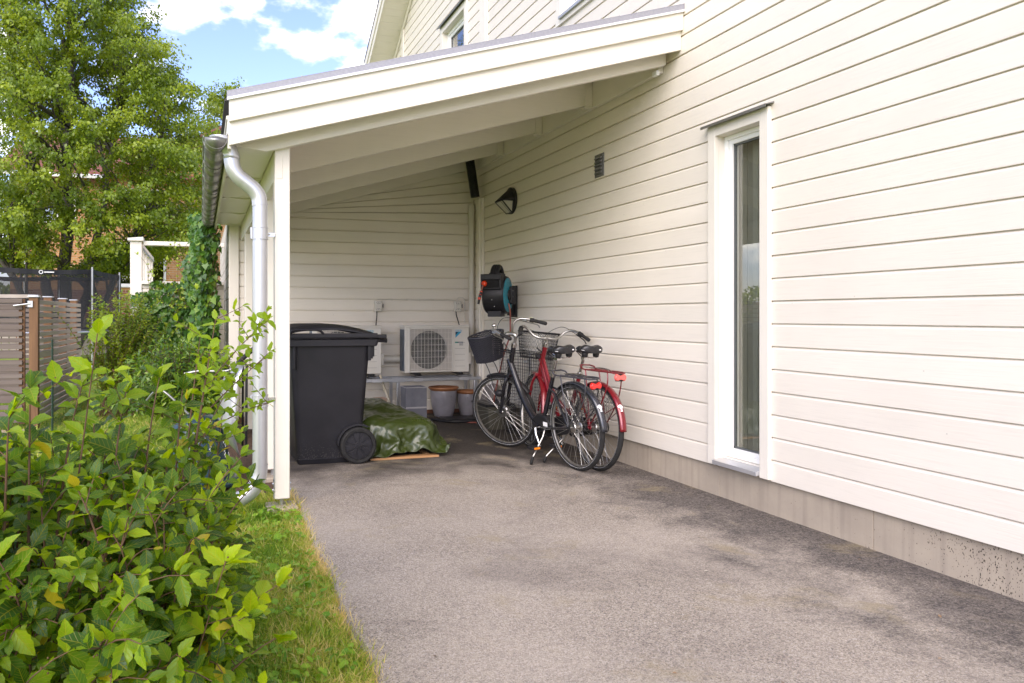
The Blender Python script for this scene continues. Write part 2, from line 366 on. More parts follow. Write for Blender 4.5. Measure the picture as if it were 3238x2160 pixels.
# ---------------------------------------------------------------- house
house = thing('house', 'white clapboard house with a concrete plinth behind the carport', 'house', (W, 4.0, 0))
BS, BZ = .14, .349
def rows(z0, z1):
    """z edges of the boards between z0 and z1"""
    k0 = math.floor((z0-BZ)/BS+1e-6); e = [z0]
    k = k0+1
    while BZ+k*BS < z1-.004: 
        if BZ+k*BS > z0+.004: e.append(BZ+k*BS)
        k += 1
    e.append(z1); return e
def clad(mb, a0, a1, z0, z1, P, aend=None, seed=0):
    """boards between z0 and z1 from a0 to a1 (aend(z) may cut the end). P(a, depth, z) -> point, depth>0 goes into the wall"""
    e = rows(z0, z1); rr = random.Random(seed)
    for i in range(len(e)-1):
        b, t = e[i], e[i+1]; A1b = a1 if aend is None else min(a1, aend(b)); A1t = a1 if aend is None else min(a1, aend(t))
        if A1b <= a0: continue
        A1t = max(A1t, a0+.001)
        j = rr.uniform(-.0012, .0012)
        top_full = abs((t-BZ)/BS-round((t-BZ)/BS)) < 1e-3
        zz = [(.019, b), (j+.001, b), (j, b+.002), (j, t-.019), (.002, t-.0165), (.011, t-.0055), (.018, t-.0055), (.018, t+.002)] if top_full else [(.026, b), (j, b+.0015), (j, t), (.02, t)]
        n = len(zz); cuts = [a0]
        if A1b-a0 > 2.4:                    # butt joints, a hairline apart
            c = max(a0+.5, 5.4)+rr.uniform(0, 7.0)
            while c < min(A1b, A1t)-.3: cuts.append(c); c += rr.uniform(3.6, 9.6)
        for q, c0 in enumerate(cuts):
            last = q == len(cuts)-1; s0 = c0+(.0012 if q else 0); h_ = rr.uniform(-.0006, .0006)
            e1 = [A1b+(A1t-A1b)*min(1, max(0, (z-b)/(t-b))) for d, z in zz] if last else [cuts[q+1]-.0012]*n
            vs = [P(s0, d+h_, z) for d, z in zz]+[P(e, d+h_, z) for e, (d, z) in zip(e1, zz)]
            mb.add(vs, [(k, k+1, k+1+n, k+n) for k in range(n-1)])
            if not last:
                x = cuts[q+1]; mb.add([P(x-.004, .017, b), P(x+.004, .017, b), P(x+.004, .017, t), P(x-.004, .017, t)], [(0, 1, 2, 3)])
PW = lambda a, d, z: (W+d, a, z)
rake = lambda z: 12.0+(6.47-z)/.57            # far roof slope meets the wall
wb = MB()
WY0, WY1, WZ0, WZ1 = 3.748, 4.314, .223, 2.529     # tall window, outside of its trim
for (a0, a1, z0, z1) in ((-2.0, WY0+.04, .214, BZ+BS*16), (WY1-.04, 13.6, .214, BZ+BS*16), (WY0+.04, WY1-.04, WZ1-.04, BZ+BS*16)):
    clad(wb, a0, a1, z0, z1, PW, rake)
# upper storey around its windows
UW1 = (9.16, 10.27, 4.30, 5.42); UW2 = (4.9, 6.6, 4.07, 5.4)
zt = BZ+BS*16
clad(wb, -2.0, UW2[0]+.03, zt, 9.6, PW, rake); clad(wb, UW2[0]+.03, UW2[1]-.03, zt, UW2[2]+.02, PW, rake); clad(wb, UW2[0]+.03, UW2[1]-.03, UW2[3]-.03, 9.0, PW, rake)
clad(wb, UW2[1]-.03, UW1[0]+.03, zt, 9.0, PW, rake); clad(wb, UW1[0]+.03, UW1[1]-.03, zt, UW1[2]+.02, PW, rake); clad(wb, UW1[0]+.03, UW1[1]-.03, UW1[3]-.03, 9.0, PW, rake)
clad(wb, UW1[1]-.03, 13.9, zt, 9.0, PW, rake)
wall = wb.build('wall', M['clad'], house, ang=20, fix=False)
# plinth of cast concrete with formwork joints
def concrete():
    m = mat('cast_concrete', (.46, .39, .30), .85, var=(4, (.34, .285, .225), .3), bump=(45, .35, .004)); t = m.node_tree; L = t.links.new; b = t.nodes['Principled BSDF']
    src = b.inputs['Base Color'].links[0].from_socket; g = N(t, 'ShaderNodeNewGeometry')
    def layer(src, scale, st, lo, hi, amt, col):
        mp = N(t, 'ShaderNodeMapping'); mp.inputs['Scale'].default_value = st; L(g.outputs['Position'], mp.inputs[0])
        n = N(t, 'ShaderNodeTexNoise'); n.inputs['Scale'].default_value = scale; n.inputs['Detail'].default_value = 4; L(mp.outputs[0], n.inputs['Vector'])
        r = N(t, 'ShaderNodeMapRange'); r.inputs[1].default_value = lo; r.inputs[2].default_value = hi; r.inputs[4].default_value = amt; L(n.outputs['Fac'], r.inputs[0])
        x = N(t, 'ShaderNodeMix', data_type='RGBA'); L(r.outputs[0], x.inputs[0]); L(src, x.inputs[6]); x.inputs[7].default_value = (*col, 1); return x.outputs[2]
    src = layer(src, 22, (1, 1, .05), .50, .78, .38, (.19, .155, .13))
    # dark pitting, only nearer the street end of the wall
    s = N(t, 'ShaderNodeSeparateXYZ'); L(g.outputs['Position'], s.inputs[0])
    mp = N(t, 'ShaderNodeMapping'); mp.inputs['Scale'].default_value = (1, 1, .55); L(g.outputs['Position'], mp.inputs[0])
    n = N(t, 'ShaderNodeTexNoise'); n.inputs['Scale'].default_value = 150; n.inputs['Detail'].default_value = 3; L(mp.outputs[0], n.inputs['Vector'])
    n3 = N(t, 'ShaderNodeTexNoise'); n3.inputs['Scale'].default_value = 5; L(g.outputs['Position'], n3.inputs['Vector'])
    r2 = N(t, 'ShaderNodeMapRange'); r2.inputs[1].default_value = 3.3; r2.inputs[2].default_value = 2.3; r2.inputs[3].default_value = -.10; r2.inputs[4].default_value = .03; L(s.outputs[1], r2.inputs[0])
    ad = N(t, 'ShaderNodeMath', operation='ADD'); L(n.outputs['Fac'], ad.inputs[0]); L(r2.outputs[0], ad.inputs[1])
    ad2 = N(t, 'ShaderNodeMath', operation='MULTIPLY_ADD'); ad2.inputs[1].default_value = .22; L(n3.outputs['Fac'], ad2.inputs[0]); L(ad.outputs[0], ad2.inputs[2])
    r3 = N(t, 'ShaderNodeMapRange'); r3.inputs[1].default_value = .745; r3.inputs[2].default_value = .775; L(ad2.outputs[0], r3.inputs[0])
    x = N(t, 'ShaderNodeMix', data_type='RGBA'); L(r3.outputs[0], x.inputs[0]); L(src, x.inputs[6]); x.inputs[7].default_value = (.045, .032, .022, 1)
    L(x.outputs[2], b.inputs['Base Color']); return m
M['conc'] = concrete()
pb = MB(); yj = [-2, -.6, .62, 1.84, 3.05, 4.26, 5.5, 6.7, 7.9, 9.0, 11, 13.2]
for i in range(len(yj)-1): pb.box(W+.028, W+.25, yj[i]+.0015, yj[i+1]-.0015, -.1, .26)
pb.box(W+.034, W+.24, -2, 13.2, -.1, .259)
pb.build('plinth', M['conc'], house, bev=.003)
# structural core so that no light leaks: sides, back and floors behind the cladding
core = MB()
core.box(W+.30, 9.5, -2, -1.9, 0, 6.0).box(W+.30, 9.5, 13.1, 13.2, 0, 5.6).box(9.4, 9.5, -2, 13.2, 0, 6.0)
core.box(W+.25, W+.27, -2, WY0+.02, .2, 9).box(W+.25, W+.27, WY1-.02, 13.2, .2, 4.0).box(W+.25, W+.27, WY0+.02, WY1-.02, 2.5, 4.0)
core.box(W+.25, W+.27, 10.4, 11.6, 4.0, 6.4).box(W+.25, W+.27, 6.75, 9.0, 4.0, 6.5)
core.build('core_wall', mat('plaster', (.55, .53, .5), .8), house)
rm = MB(); rm.box(W+.27, 7.6, 2.6, 5.6, .12, .2).box(W+.27, 7.6, 2.6, 5.6, 2.75, 2.85).box(7.5, 7.6, 2.6, 5.6, .2, 2.75).box(W+.27, 7.5, 2.5, 2.6, .2, 2.75).box(W+.27, 7.5, 5.6, 5.7, .2, 2.75)
rm.build('room_lining', mat('grey_room', (.34, .33, .30), .8), house)
# vertical trim boards on the upper wall
MB().box(W-.022, W-.001, 8.50, 8.695, 3.35, 6.6).box(W-.012, W+.0, 8.44, 8.50, 3.35, 6.6).build('corner_board', M['trim'], house, bev=.003)
MB().box(W-.022, W-.001, 12.34, 12.46, 3.3, 6.2).build('corner_board', M['trim'], house, bev=.003)
# rake: roof slab, fascia boards, soffit
OV = .42; sl = -.57
def rk(y, dz=0): return 6.47+sl*(y-12.0)+dz
rf = MB()
def slab(mb, x0, x1, y0, y1, d0, d1):
    mb.hexa([(x0,y0,rk(y0,d0)),(x1,y0,rk(y0,d0)),(x1,y1,rk(y1,d0)),(x0,y1,rk(y1,d0)),(x0,y0,rk(y0,d1)),(x1,y0,rk(y0,d1)),(x1,y1,rk(y1,d1)),(x0,y1,rk(y1,d1))])
YE = 13.45; YR = 6.0
slab(rf, W-OV-.045, 9.9, YR, YE+.03, .30, .345)
rf.hexa([(W-OV-.045,-1.5,5.7),(9.9,-1.5,5.7),(9.9,YR,rk(YR,.30)),(W-OV-.045,YR,rk(YR,.30)),(W-OV-.045,-1.5,5.745),(9.9,-1.5,5.745),(9.9,YR,rk(YR,.345)),(W-OV-.045,YR,rk(YR,.345))])
rf.build('roof', mat('dark_roof_felt', (.05, .05, .055), .8), house)
fb = MB(); slab(fb, W-OV-.022, W-OV, YR, YE, .0, .299); slab(fb, W-OV-.040, W-OV-.0235, YR, YE, .13, .297)
fb.build('rake_fascia', M['trimy'], house, bev=.003)
sf = MB(); y = YR
while y < YE:
    slab(sf, W-OV+.001, W-.003, y+.002, min(y+.118, YE), .012, .03); y += .12
slab(sf, W-OV+.001, W-.003, YR, YE, .032, .05)
sf.build('soffit', M['trimx'], house, bev=.002)
eb = MB(); slab(eb, W-.024, W-.003, YR, 13.3, -.10, .011); eb.build('rake_trim', M['trimy'], house, bev=.003)
gb = MB(); gb.box(W-OV-.02, 9.5, YE, YE+.02, rk(YE, -.02), rk(YE, .28)).build('eaves_board', M['trimx'], house)

def window(y0, y1, z0, z1, tw=.095, deep=.10, name='window', sill=True, hood=True, curtain=False, fr=.05, cas=.045, bottomtrim=True, low=0):
    """window in the house wall; y0..y1, z0..z1 are the outer edges of its trim. Trim stands 22 mm proud."""
    tr = MB(); xo = W-.026
    tr.box(xo, W+.004, y0, y0+tw, z0-low, z1).box(xo, W+.004, y1-tw, y1, z0, z1)
    tr.box(xo+.001, W+.004, y0+tw, y1-tw, z1-tw, z1-.001)
    if bottomtrim: tr.box(xo+.001, W+.004, y0+tw, y1-tw, z0+.001, z0+tw)
    p = tr.build(name, M['trim'], house, bev=.0025)
    a0, a1, b0, b1 = y0+tw, y1-tw, z0+(tw if bottomtrim else .06), z1-tw
    # reveal lining
    rv = MB(); rv.box(W+.004, W+deep+.07, a0-.018, a0, b0-.02, b1+.018).box(W+.004, W+deep+.07, a1, a1+.018, b0-.02, b1+.018).box(W+.004, W+deep+.07, a0, a1, b1, b1+.018).box(W+.03, W+deep+.07, a0, a1, b0-.02, b0-.002)
    rv.build('reveal', M['trim'], p)
    f = MB(); x0, x1 = W+deep-.035, W+deep+.05
    f.box(x0, x1, a0+.001, a0+fr, b0, b1-.001).box(x0, x1, a1-fr, a1-.001, b0, b1-.001).box(x0+.001, x1, a0+fr, a1-fr, b1-fr, b1-.001).box(x0+.001, x1, a0+fr, a1-fr, b0, b0+fr)
    f.build('frame', M['winw'], p, bev=.003)
    s = MB(); x0 += .015; c0, c1, d0, d1 = a0+fr, a1-fr, b0+fr, b1-fr
    s.box(x0, x1-.012, c0, c0+cas, d0, d1).box(x0, x1-.012, c1-cas, c1, d0, d1).box(x0+.001, x1-.012, c0+cas, c1-cas, d1-cas, d1).box(x0+.001, x1-.012, c0+cas, c1-cas, d0, d0+cas)
    s.build('sash', M['winw'], p, bev=.003)
    g = MB(); g.box(x0+.022, x0+.026, c0+cas-.004, c1-cas+.004, d0+cas-.004, d1-cas+.004).build('pane', M['glass'], p)
    sp = MB(); e = .012; xg = x0+.019
    sp.box(xg-.004, xg+.012, c0+cas, c0+cas+e, d0+cas, d1-cas).box(xg-.004, xg+.012, c1-cas-e, c1-cas, d0+cas, d1-cas).box(xg-.004, xg+.012, c0+cas, c1-cas, d1-cas-e, d1-cas).box(xg-.004, xg+.012, c0+cas, c1-cas, d0+cas, d0+cas+e)
    sp.build('glazing_bead', mat('grey_bead', (.09, .10, .10), .4), p)
    if sill:
        k = MB(); zt = b0-.002
        k.hexa([(W-.05,a0+.002,zt-.05),(W+deep-.036,a0+.002,zt-.034),(W+deep-.036,a1-.002,zt-.034),(W-.05,a1-.002,zt-.05),
                (W-.05,a0+.002,zt-.022),(W+deep-.036,a0+.002,zt-.004),(W+deep-.036,a1-.002,zt-.004),(W-.05,a1-.002,zt-.022)])
        k.build('sill', M['silver'], p, bev=.002)
    if hood:
        k = MB(); k.hexa([(W-.065,y0-.025,z1+.001),(W+.0,y0-.025,z1+.016),(W+.0,y1+.025,z1+.016),(W-.065,y1+.025,z1+.001),
                (W-.065,y0-.025,z1+.006),(W+.0,y0-.025,z1+.026),(W+.0,y1+.025,z1+.026),(W-.065,y1+.025,z1+.006)])
        k.box(W-.067, W-.064, y0-.025, y1+.025, z1-.012, z1+.006)
        k.build('drip_cap', M['steeld'], p)
    return p
wn = window(WY0, WY1, WZ0+.0, WZ1, tw=.074, deep=.085, bottomtrim=False, low=.0, fr=.03, cas=.03, name='window')
wn['label'] = 'narrow floor-length window'
window(*UW1, deep=.09)
window(*UW2, deep=.09)
# curtain and a dim lamp-less interior behind the tall pane
cu = MB(); n = 90; vs = []
for i in range(n):
    y = 3.72+1.7*i/(n-1); x = W+.20+.03*math.sin(i*.9)+.02*math.sin(i*2.3)
    vs += [(x, y, .25), (x, y, 2.6)]
cu.add(vs, [(2*i, 2*i+2, 2*i+3, 2*i+1) for i in range(n-1)]).build('curtain', mat('linen_curtain', (.30, .295, .265), .9), wn, fix=False)
# ---------------------------------------------------------------- carport
cp = thing('carport', 'white lean-to carport with open front, grey roof edge and slanting rafters', 'carport', (1.9, 6.8, 0))
SLP = .2848
def rt(x, d=0): return 2.588+SLP*(x-.157)-d       # roof top line
XL, XR = .157, W-.001
YF = 4.61
def strip(mb, x0, x1, y0, y1, d0, d1):
    """slab following the roof slope, d = distance below the roof top line"""
    return mb.hexa([(x0,y0,rt(x0,d1)),(x1,y0,rt(x1,d1)),(x1,y1,rt(x1,d1)),(x0,y1,rt(x0,d1)),(x0,y0,rt(x0,d0)),(x1,y0,rt(x1,d0)),(x1,y1,rt(x1,d0)),(x0,y1,rt(x0,d0))])
strip(MB(), .165, XR, YF+.004, YF+.030, .03, .182).build('fascia_board', M['trimx'], cp, bev=.003)
strip(MB(), .165, XR, YF+.0315, YF+.054, .150, .32).build('fascia_board', M['trimx'], cp, bev=.003)
rp = MB(); strip(rp, .14, XR, YF+.056, 9.75, .026, .040); rp.build('roof_felt', mat('dark_grey_felt', (.07, .07, .075), .85, bump=(80, .4, .004)), cp)
cd = MB(); y = YF+.057
while y < 9.7: strip(cd, .15, W-.05, y+.002, y+.118, .132, .152); y += .12
cd.build('roof_boarding', M['trimx'], cp)
re = MB()
for x0, x1 in ((.152, 1.02), (1.018, XR-.0)):
    q = .0012 if x0 > .5 else 0
    strip(re, x0, x1, YF-.008-q, YF-.002, .0, .037); strip(re, x0, x1, YF-.008-q, YF+.20, -.004-q, .0005)
re.build('roof_edging', M['felt'], cp, bev=.0015)
lp = MB(); strip(lp, .152, XR, YF-.014, YF-.0005, .0375, .054); lp.build('drip_lip', mat('pale_lip', (.78, .78, .80), .35, .1), cp, bev=.001)
for i in range(9): 
    x = .23+i*.375; MB().cyl((x, YF+.03, rt(x)+.002), (x, YF+.03, rt(x)+.016), .008, .006, n=8).build('roofing_nail', M['steeld'], cp)
for i, y in enumerate((4.785, 5.85, 6.86, 7.87, 8.88)):
    r = MB(); x0 = .205; x1 = W-.046 if i else W-.03
    bot = .378 
    ht = rt(.33, bot)                       # tail is cut level underneath
    prof = [(x0, rt(x0, .155)), (x1, rt(x1, .155)), (x1, rt(x1, bot)), (.40, rt(.40, bot)), (x0, rt(x0, .30))]
    r.prism(prof, y, y+.046); r.build('rafter', M['trimx'], cp, bev=.003)
    if i:
        h = MB(); h.box(W-.12, W-.047, y-.012, y-.001, rt(W-.1, bot+.012), rt(W-.1, .21)).box(W-.125, W-.047, y-.02, y+.05, rt(W-.1, bot+.022), rt(W-.1, bot+.011))
        h.build('joist_hanger', M['trimx'], cp, bev=.003)
MB().box(W-.045, W-.0015, 4.86, 8.94, 3.078, 3.30).build('ledger', M['trimy'], cp, bev=.004)
MB().box(W-.075, W-.046, 4.84, 4.90, 3.055, 3.092).build('ledger_clip', M['winw'], cp, bev=.004)
MB().box(.4575, .508, 4.8305, 8.95, 2.118, 2.335).build('beam', M['trimy'], cp, bev=.004)
MB().box(.158, .180, YF+.056, 9.7, 2.255, 2.44).build('eaves_board', M['trimy'], cp, bev=.003)
sb = MB()
for y0, y1 in ((4.84, 5.84), (5.90, 6.85), (6.91, 7.86), (7.92, 8.87)): sb.box(.185, .451, y0, y1, rt(.19, .30), rt(.19, .285))
sb.build('eaves_soffit', M['trimx'], cp, bev=.002)
def post(x0, x1, y0, y1, z0, z1, foot=True):
    p = MB().box(x0, x1, y0, y1, z0, z1).build('post', M['trim'], cp, bev=.005)
    if foot:
        xm, ym = (x0+x1)/2, (y0+y1)/2
        f = MB(); f.cyl((xm, ym, -.05), (xm, ym, z0), .013).box(xm-.035, xm+.035, ym-.03, ym+.03, z0-.006, z0+.0).box(x0-.004, x0-.0005, ym-.025, ym+.025, z0-.004, z0+.12)
        f.box(x1+.0005, x1+.004, ym-.025, ym+.025, z0-.004, z0+.12)
        for z in (.05, .09):
            f.cyl((x0-.012, ym, z0+z), (x0-.003, ym, z0+z), .008, n=6); f.cyl((x1+.012, ym, z0+z), (x1+.003, ym, z0+z), .008, n=6)
        f.build('post_shoe', M['steel'], p)
        MB().box(xm-.10, xm+.10, ym-.10, ym+.10, -.12, .008).build('footing', M['conc'], p, bev=.012)
    return p
p0 = post(.457, .553, 4.832, 4.928, .055, 2.335)
post(.487, .575, 5.76, 5.85, .06, 2.335); post(.455, .540, 8.13, 8.22, .02, 2.2, False)
post(.487, .570, 7.0, 7.09, .02, 2.335, False)
# rear wall and the store room behind it
BZ = .1875
rw = MB(); PB = lambda a, d, z: (a, YB+d, z)
def clip_roof(mb):
    mb.v = [(x, y, min(z, rt(x, .20))) for x, y, z in mb.v]
clad(rw, .40, W-.002, .033, 3.2, PB, seed=5); clip_roof(rw); rw.build('rear_wall', M['cladx'], cp, ang=20, fix=False)
MB().box(.32, W+.0, YB+.03, YB+.10, .0, 2.3).build('rear_wall_core', M['cladx'], cp)
c2 = MB().add([(.32,YB+.05,2.3),(W,YB+.05,2.3),(W,YB+.05,rt(W,.16)),(.32,YB+.05,rt(.32,.16))],[(0,1,2,3)]); c2.build('rear_wall_gable', M['cladx'], cp)
MB().box(.322, .43, YB-.024, YB+.10, .02, 2.32).build('corner_board', M['trim'], cp, bev=.003)
MB().box(.40, W-.1, YB-.006, YB+.03, -.02, .045).build('base_board', mat('brown_board', (.22, .09, .04), .7, var=(8, (.12, .05, .03))), cp)
PS = lambda a, d, z: (.322+d, a, z)
sw = MB(); clad(sw, YB+.10, 13.2, .05, 2.45, PS, seed=9); sw.build('side_wall', M['clad'], cp, ang=20, fix=False)
MB().box(.35, .4, YB+.1, 13.2, 0, 2.4).build('side_wall_core', M['cladx'], cp)
BZ = .349
# gutter on its brackets
gx, gz, gr = .090, 2.335, .0655
g = MB(); prof = [(gr*math.cos(a), gr*math.sin(a)) for a in [math.pi+math.pi*i/14 for i in range(15)]]
prof = [(prof[0][0]-.004, .012), (prof[0][0]-.009, .004), (prof[0][0]-.004, -.003)] + prof + [(gr, .03)]
Y0, Y1 = 4.66, 9.45; segs = [Y0+(Y1-Y0)*i/12 for i in range(13)]
for i in range(12):
    a, b = segs[i], segs[i+1]; vs = []
    for (y, s) in ((a, 1), (b, 1)):
        vs += [(gx+px*s, y, gz+pz*s-.004*(Y1-y)) for px, pz in prof]
    n = len(prof); g.add(vs, [(k, k+1, k+1+n, k+n) for k in range(n-1)])
for y in (Y0, Y1):
    vs = [(gx+px, y, gz+pz-.004*(Y1-y)) for px, pz in prof[3:18]]; g.add(vs, [tuple(range(15))])
go = g.build('gutter', M['steeld'], cp, ang=50, fix=False); so = go.modifiers.new('s', 'SOLIDIFY'); so.thickness = .0022
gb = MB()
for i in range(9):
    y = 4.78+i*.57; dz = -.004*(Y1-y); rr_ = gr+.004
    pts = [(gx-rr_-.004, y, gz+dz+.014)]+[(gx+rr_*math.cos(a), y, gz+dz+rr_*math.sin(a)) for a in [math.pi+math.pi*k/12 for k in range(13)]]+[(gx+rr_, y, gz+dz+.05), (gx+rr_+.10, y, gz+dz+.085)]
    b = MB(); b.tube(pts, .0042, n=6); b.build('gutter_bracket', M['steeld'], go)
# downpipe
dr = .047; Yp = 4.78
dp = MB()
rg = [(.118, 2.350, .066), (.135, 2.335, .064), (.158, 2.295, .056), (.180, 2.255, .0495), (.187, 2.235, .048), (.187, 2.215, .0495)]; n = 28
for cx_, z, r_ in rg: dp.v += [(cx_+r_*math.cos(2*math.pi*q/n), Yp+r_*math.sin(2*math.pi*q/n), z) for q in range(n)]
dp.f = [(a*n+q, a*n+(q+1) % n, (a+1)*n+(q+1) % n, (a+1)*n+q) for a in range(5) for q in range(n)]
fun = dp.build('downpipe_funnel', M['silver'], cp, fix=False); fun.modifiers.new('s', 'SOLIDIFY').thickness = .002
path = [(.187, Yp, 2.235), (.188, Yp, 2.20), (.200, Yp, 2.15), (.232, Yp, 2.105), (.28, Yp, 2.068), (.325, Yp, 2.03), (.352, Yp, 1.985), (.360, Yp, 1.93)]
pp = smoothpath(path, 7)
d = MB(); d.tube(pp, [dr+.0018]*len(pp), n=28, cap=False)
low = smoothpath([(.360, Yp, .30), (.356, Yp, .235), (.335, Yp, .17), (.295, Yp, .12), (.235, Yp, .085)], 7)
d.tube(low, [dr+.0018]*len(low), n=28, cap=False)
# seam rings
for p_, q_ in ((pp[24], pp[25]), (pp[1], pp[2]), (pp[-2], pp[-1]), (low[0], low[1]), (low[-2], low[-1])):
    d.cyl(p_, Vector(p_)+(Vector(q_)-Vector(p_)).normalized()*.006, dr+.0035, n=28, cap=False)
d.cyl((.360, Yp, 1.94), (.360, Yp, .29), dr, n=32, cap=False)
dpo = d.build('downpipe', M['silver'], cp, ang=60, fix=False)
MB().cyl((.360, Yp, 1.94), (.360, Yp, .29), dr-.003, n=24, cap=True).build('downpipe_inside', M['acd'], dpo)
for z in (1.755, .70):
    c = MB(); c.cyl((.360, Yp, z-.036), (.360, Yp, z+.036), dr+.0035, n=32)
    c.cyl((.360, Yp, z+.033), (.360, Yp, z+.038), dr+.006, n=32); c.cyl((.360, Yp, z-.038), (.360, Yp, z-.033), dr+.006, n=32)
    c.box(.300, .312, Yp-.02, Yp+.012, z-.036, z+.036)
    c.build('pipe_clamp', M['silver'], dpo, bev=.001)
    MB().box(.408, .458, Yp+.04, Yp+.07, z-.012, z+.012).cyl((.402, Yp+.03, z), (.458, Yp+.07, z), .006).build('clamp_arm', M['chrome'], dpo)

# ---------------------------------------------------------------- things fixed to the walls
vt = thing('wall_vent', 'small dark grey louvred vent grille high on the house wall under the carport', 'wall vent', (W, 5.80, 2.56))
MB().box(W-.010, W-.0005, 5.722, 5.872, 2.462, 2.662).build('plate', M['black'] if 0 else mat('grey_vent', (.12, .12, .115), .5), vt, bev=.004)
for i in range(5):
    z = 2.495+i*.032; MB().hexa([(W-.030,5.742,z-.004),(W-.010,5.742,z-.008),(W-.010,5.852,z-.008),(W-.030,5.852,z-.004),(W-.028,5.742,z-.001),(W-.010,5.742,z+.020),(W-.010,5.852,z+.020),(W-.028,5.852,z-.001)]).build('louvre', mat('grey_louvre', (.15, .15, .145), .45), vt, bev=.001)
lampt = thing('wall_lamp', 'unlit black half-cone outdoor lamp with frosted glass on the clapboard wall', 'wall lamp', (W, 7.72, 2.535))
ly, lz = 7.72, 2.535
n = 40; P1 = []; P2 = []; 
def lamp_outline(sc, x): return [(x, ly+.150*sc*math.cos(t), lz+.150*sc*math.sin(t)) for t in [2*math.pi*i/n for i in range(n)]]
b = MB(); A = lamp_outline(1.0, W-.001); B_ = lamp_outline(1.0, W-.030); D_ = lamp_outline(.94, W-.036)
b.add(A+B_+D_, [(i, (i+1) % n, (i+1) % n+n, i+n) for i in range(n)]+[(i+n, (i+1) % n+n, (i+1) % n+2*n, i+2*n) for i in range(n)]+[tuple(range(2*n, 3*n))])
b.build('lamp_base', M['black'], lampt)
tipx = W-.165; hz = lz-.010
# hood: upper half bulges out to a straight lower lip
m = 20; hv = [];
for j in range(9):
    s = j/8
    for i in range(m+1):
        t = math.pi*i/m
        yb, zb = ly+.138*math.cos(t), lz+.138*math.sin(t)-.012
        yt, zt_ = ly+.105*math.cos(t), hz-.0+.012*math.sin(t)
        k = s; x = (W-.03)*(1-k)+tipx*k
        hv.append((x, yb*(1-k)+yt*k, zb*(1-k**1.15)+zt_*(k**1.15)))
hb = MB().add(hv, [(j*(m+1)+i, j*(m+1)+i+1, (j+1)*(m+1)+i+1, (j+1)*(m+1)+i) for j in range(8) for i in range(m)])
ho = hb.build('lamp_hood', M['black'], lampt, ang=60, fix=False); ho.modifiers.new('s', 'SOLIDIFY').thickness = .006
fro = mat('frosted_glass', (.50, .49, .40), .22, coat=.5, bump=(40, .2, .003))
cyb = MB(); y0_, y1_ = ly-.098, ly+.098
V = [(tipx+.006,y0_,hz-.004),(tipx+.006,y1_,hz-.004),(W-.035,y1_-.02,hz-.128),(W-.035,y0_+.02,hz-.128),(W-.032,y0_,hz-.004),(W-.032,y1_,hz-.004)]
cyb.add(V, [(0,1,2,3),(0,3,4),(1,5,2),(0,4,5,1),(3,2,5,4)]).build('lamp_glass', fro, lampt)
bb = MB()
for a, c in ((0,3),(1,2),(0,1),(3,2)): bb.cyl(V[a], V[c], .006, n=8)
for k in (.12, .30):
    a = Vector(V[0])*(1-k)+Vector(V[1])*k; c = Vector(V[3])*(1-k)+Vector(V[2])*k; bb.cyl(a, c, .003, n=6)
bb.build('lamp_frame', M['black'], lampt)

# pipe, trunking and corrugated hose in the inner corner
tag(MB().cyl((3.326, 8.905, .02), (3.326, 8.905, 2.62), .036, n=24).cyl((3.326, 8.905, 2.40), (3.326, 8.905, 2.63), .041, n=24).lathe([(.041, 2.63), (.038, 2.655), (.026, 2.672), (.001, 2.678)], (3.326, 8.905, 0), n=24).build('vent_pipe', M['acw'], ang=50),
    'white capped plastic pipe standing in the inner corner of the carport', 'pipe')
t = thing('pipe_trunking', 'tall white square pipe cover on the wall beside the corner pipe', 'pipe cover', (3.34, 8.66, 1.3))
MB().box(3.312, W-.001, 8.60, 8.70, .05, 2.70).build('cover', M['trim'], t, bev=.008)
MB().box(3.335, W-.001, 8.565, 8.60, .05, 2.70).build('side_strip', M['trim'], t, bev=.004)
h = MB(); P0, P1_ = Vector((3.268, 8.62, 2.71)), Vector((3.175, 8.62, 3.30)); nr = 46
prof = []
L_ = (P1_-P0).length
for i in range(nr): prof += [(.058, L_*i/nr), (.058, L_*(i+.45)/nr), (.049, L_*(i+.55)/nr), (.049, L_*(i+.95)/nr)]
h.lathe([(.001, 0), (.054, 0)]+prof, P0, P1_-P0, n=20)
tag(h.build('corrugated_hose', M['black'], ang=20), 'black corrugated hose coming down from the carport ceiling corner', 'hose')

# hose reel
rl = thing('hose_reel', 'black and turquoise hose reel hung on a swivelling wall bracket', 'hose reel', (3.05, 7.38, 1.2))
cR = Vector((3.046, 7.367, 1.458)); fN = Vector((-.63, -.777, 0)).normalized(); sN = Vector((.777, -.63, 0)).normalized(); up = Vector((0, 0, 1))
def RL(a, b_, c): return cR+sN*a+fN*b_+up*c     # side, front, up
turq = mat('turquoise_plastic', (.005, .26, .36), .35, var=(6, (.004, .15, .2)))
b = MB(); hw = .118
prof2 = []
nn = 44
def drum(t, r): 
    x, z = math.cos(t)*r, math.sin(t)*r
    return x, z
sec = []
for (a, r) in ((-hw, .185), (-hw+.02, .203), (hw-.02, .203), (hw, .19)):
    sec.append([RL(a, math.cos(2*math.pi*i/nn)*r, math.sin(2*math.pi*i/nn)*r) for i in range(nn)])
vs = sum(sec, []); fs = [(j*nn+i, j*nn+(i+1) % nn, (j+1)*nn+(i+1) % nn, (j+1)*nn+i) for j in range(3) for i in range(nn)]+[tuple(range(nn))[::-1], tuple(range(3*nn, 4*nn))]
b.add(vs, fs); body = b.build('drum_casing', M['black'], rl)
def rbox(mb, a0, a1, b0, b1, c0, c1): return mb.hexa([RL(a0,b0,c0), RL(a1,b0,c0), RL(a1,b1,c0), RL(a0,b1,c0), RL(a0,b0,c1), RL(a1,b0,c1), RL(a1,b1,c1), RL(a0,b1,c1)])
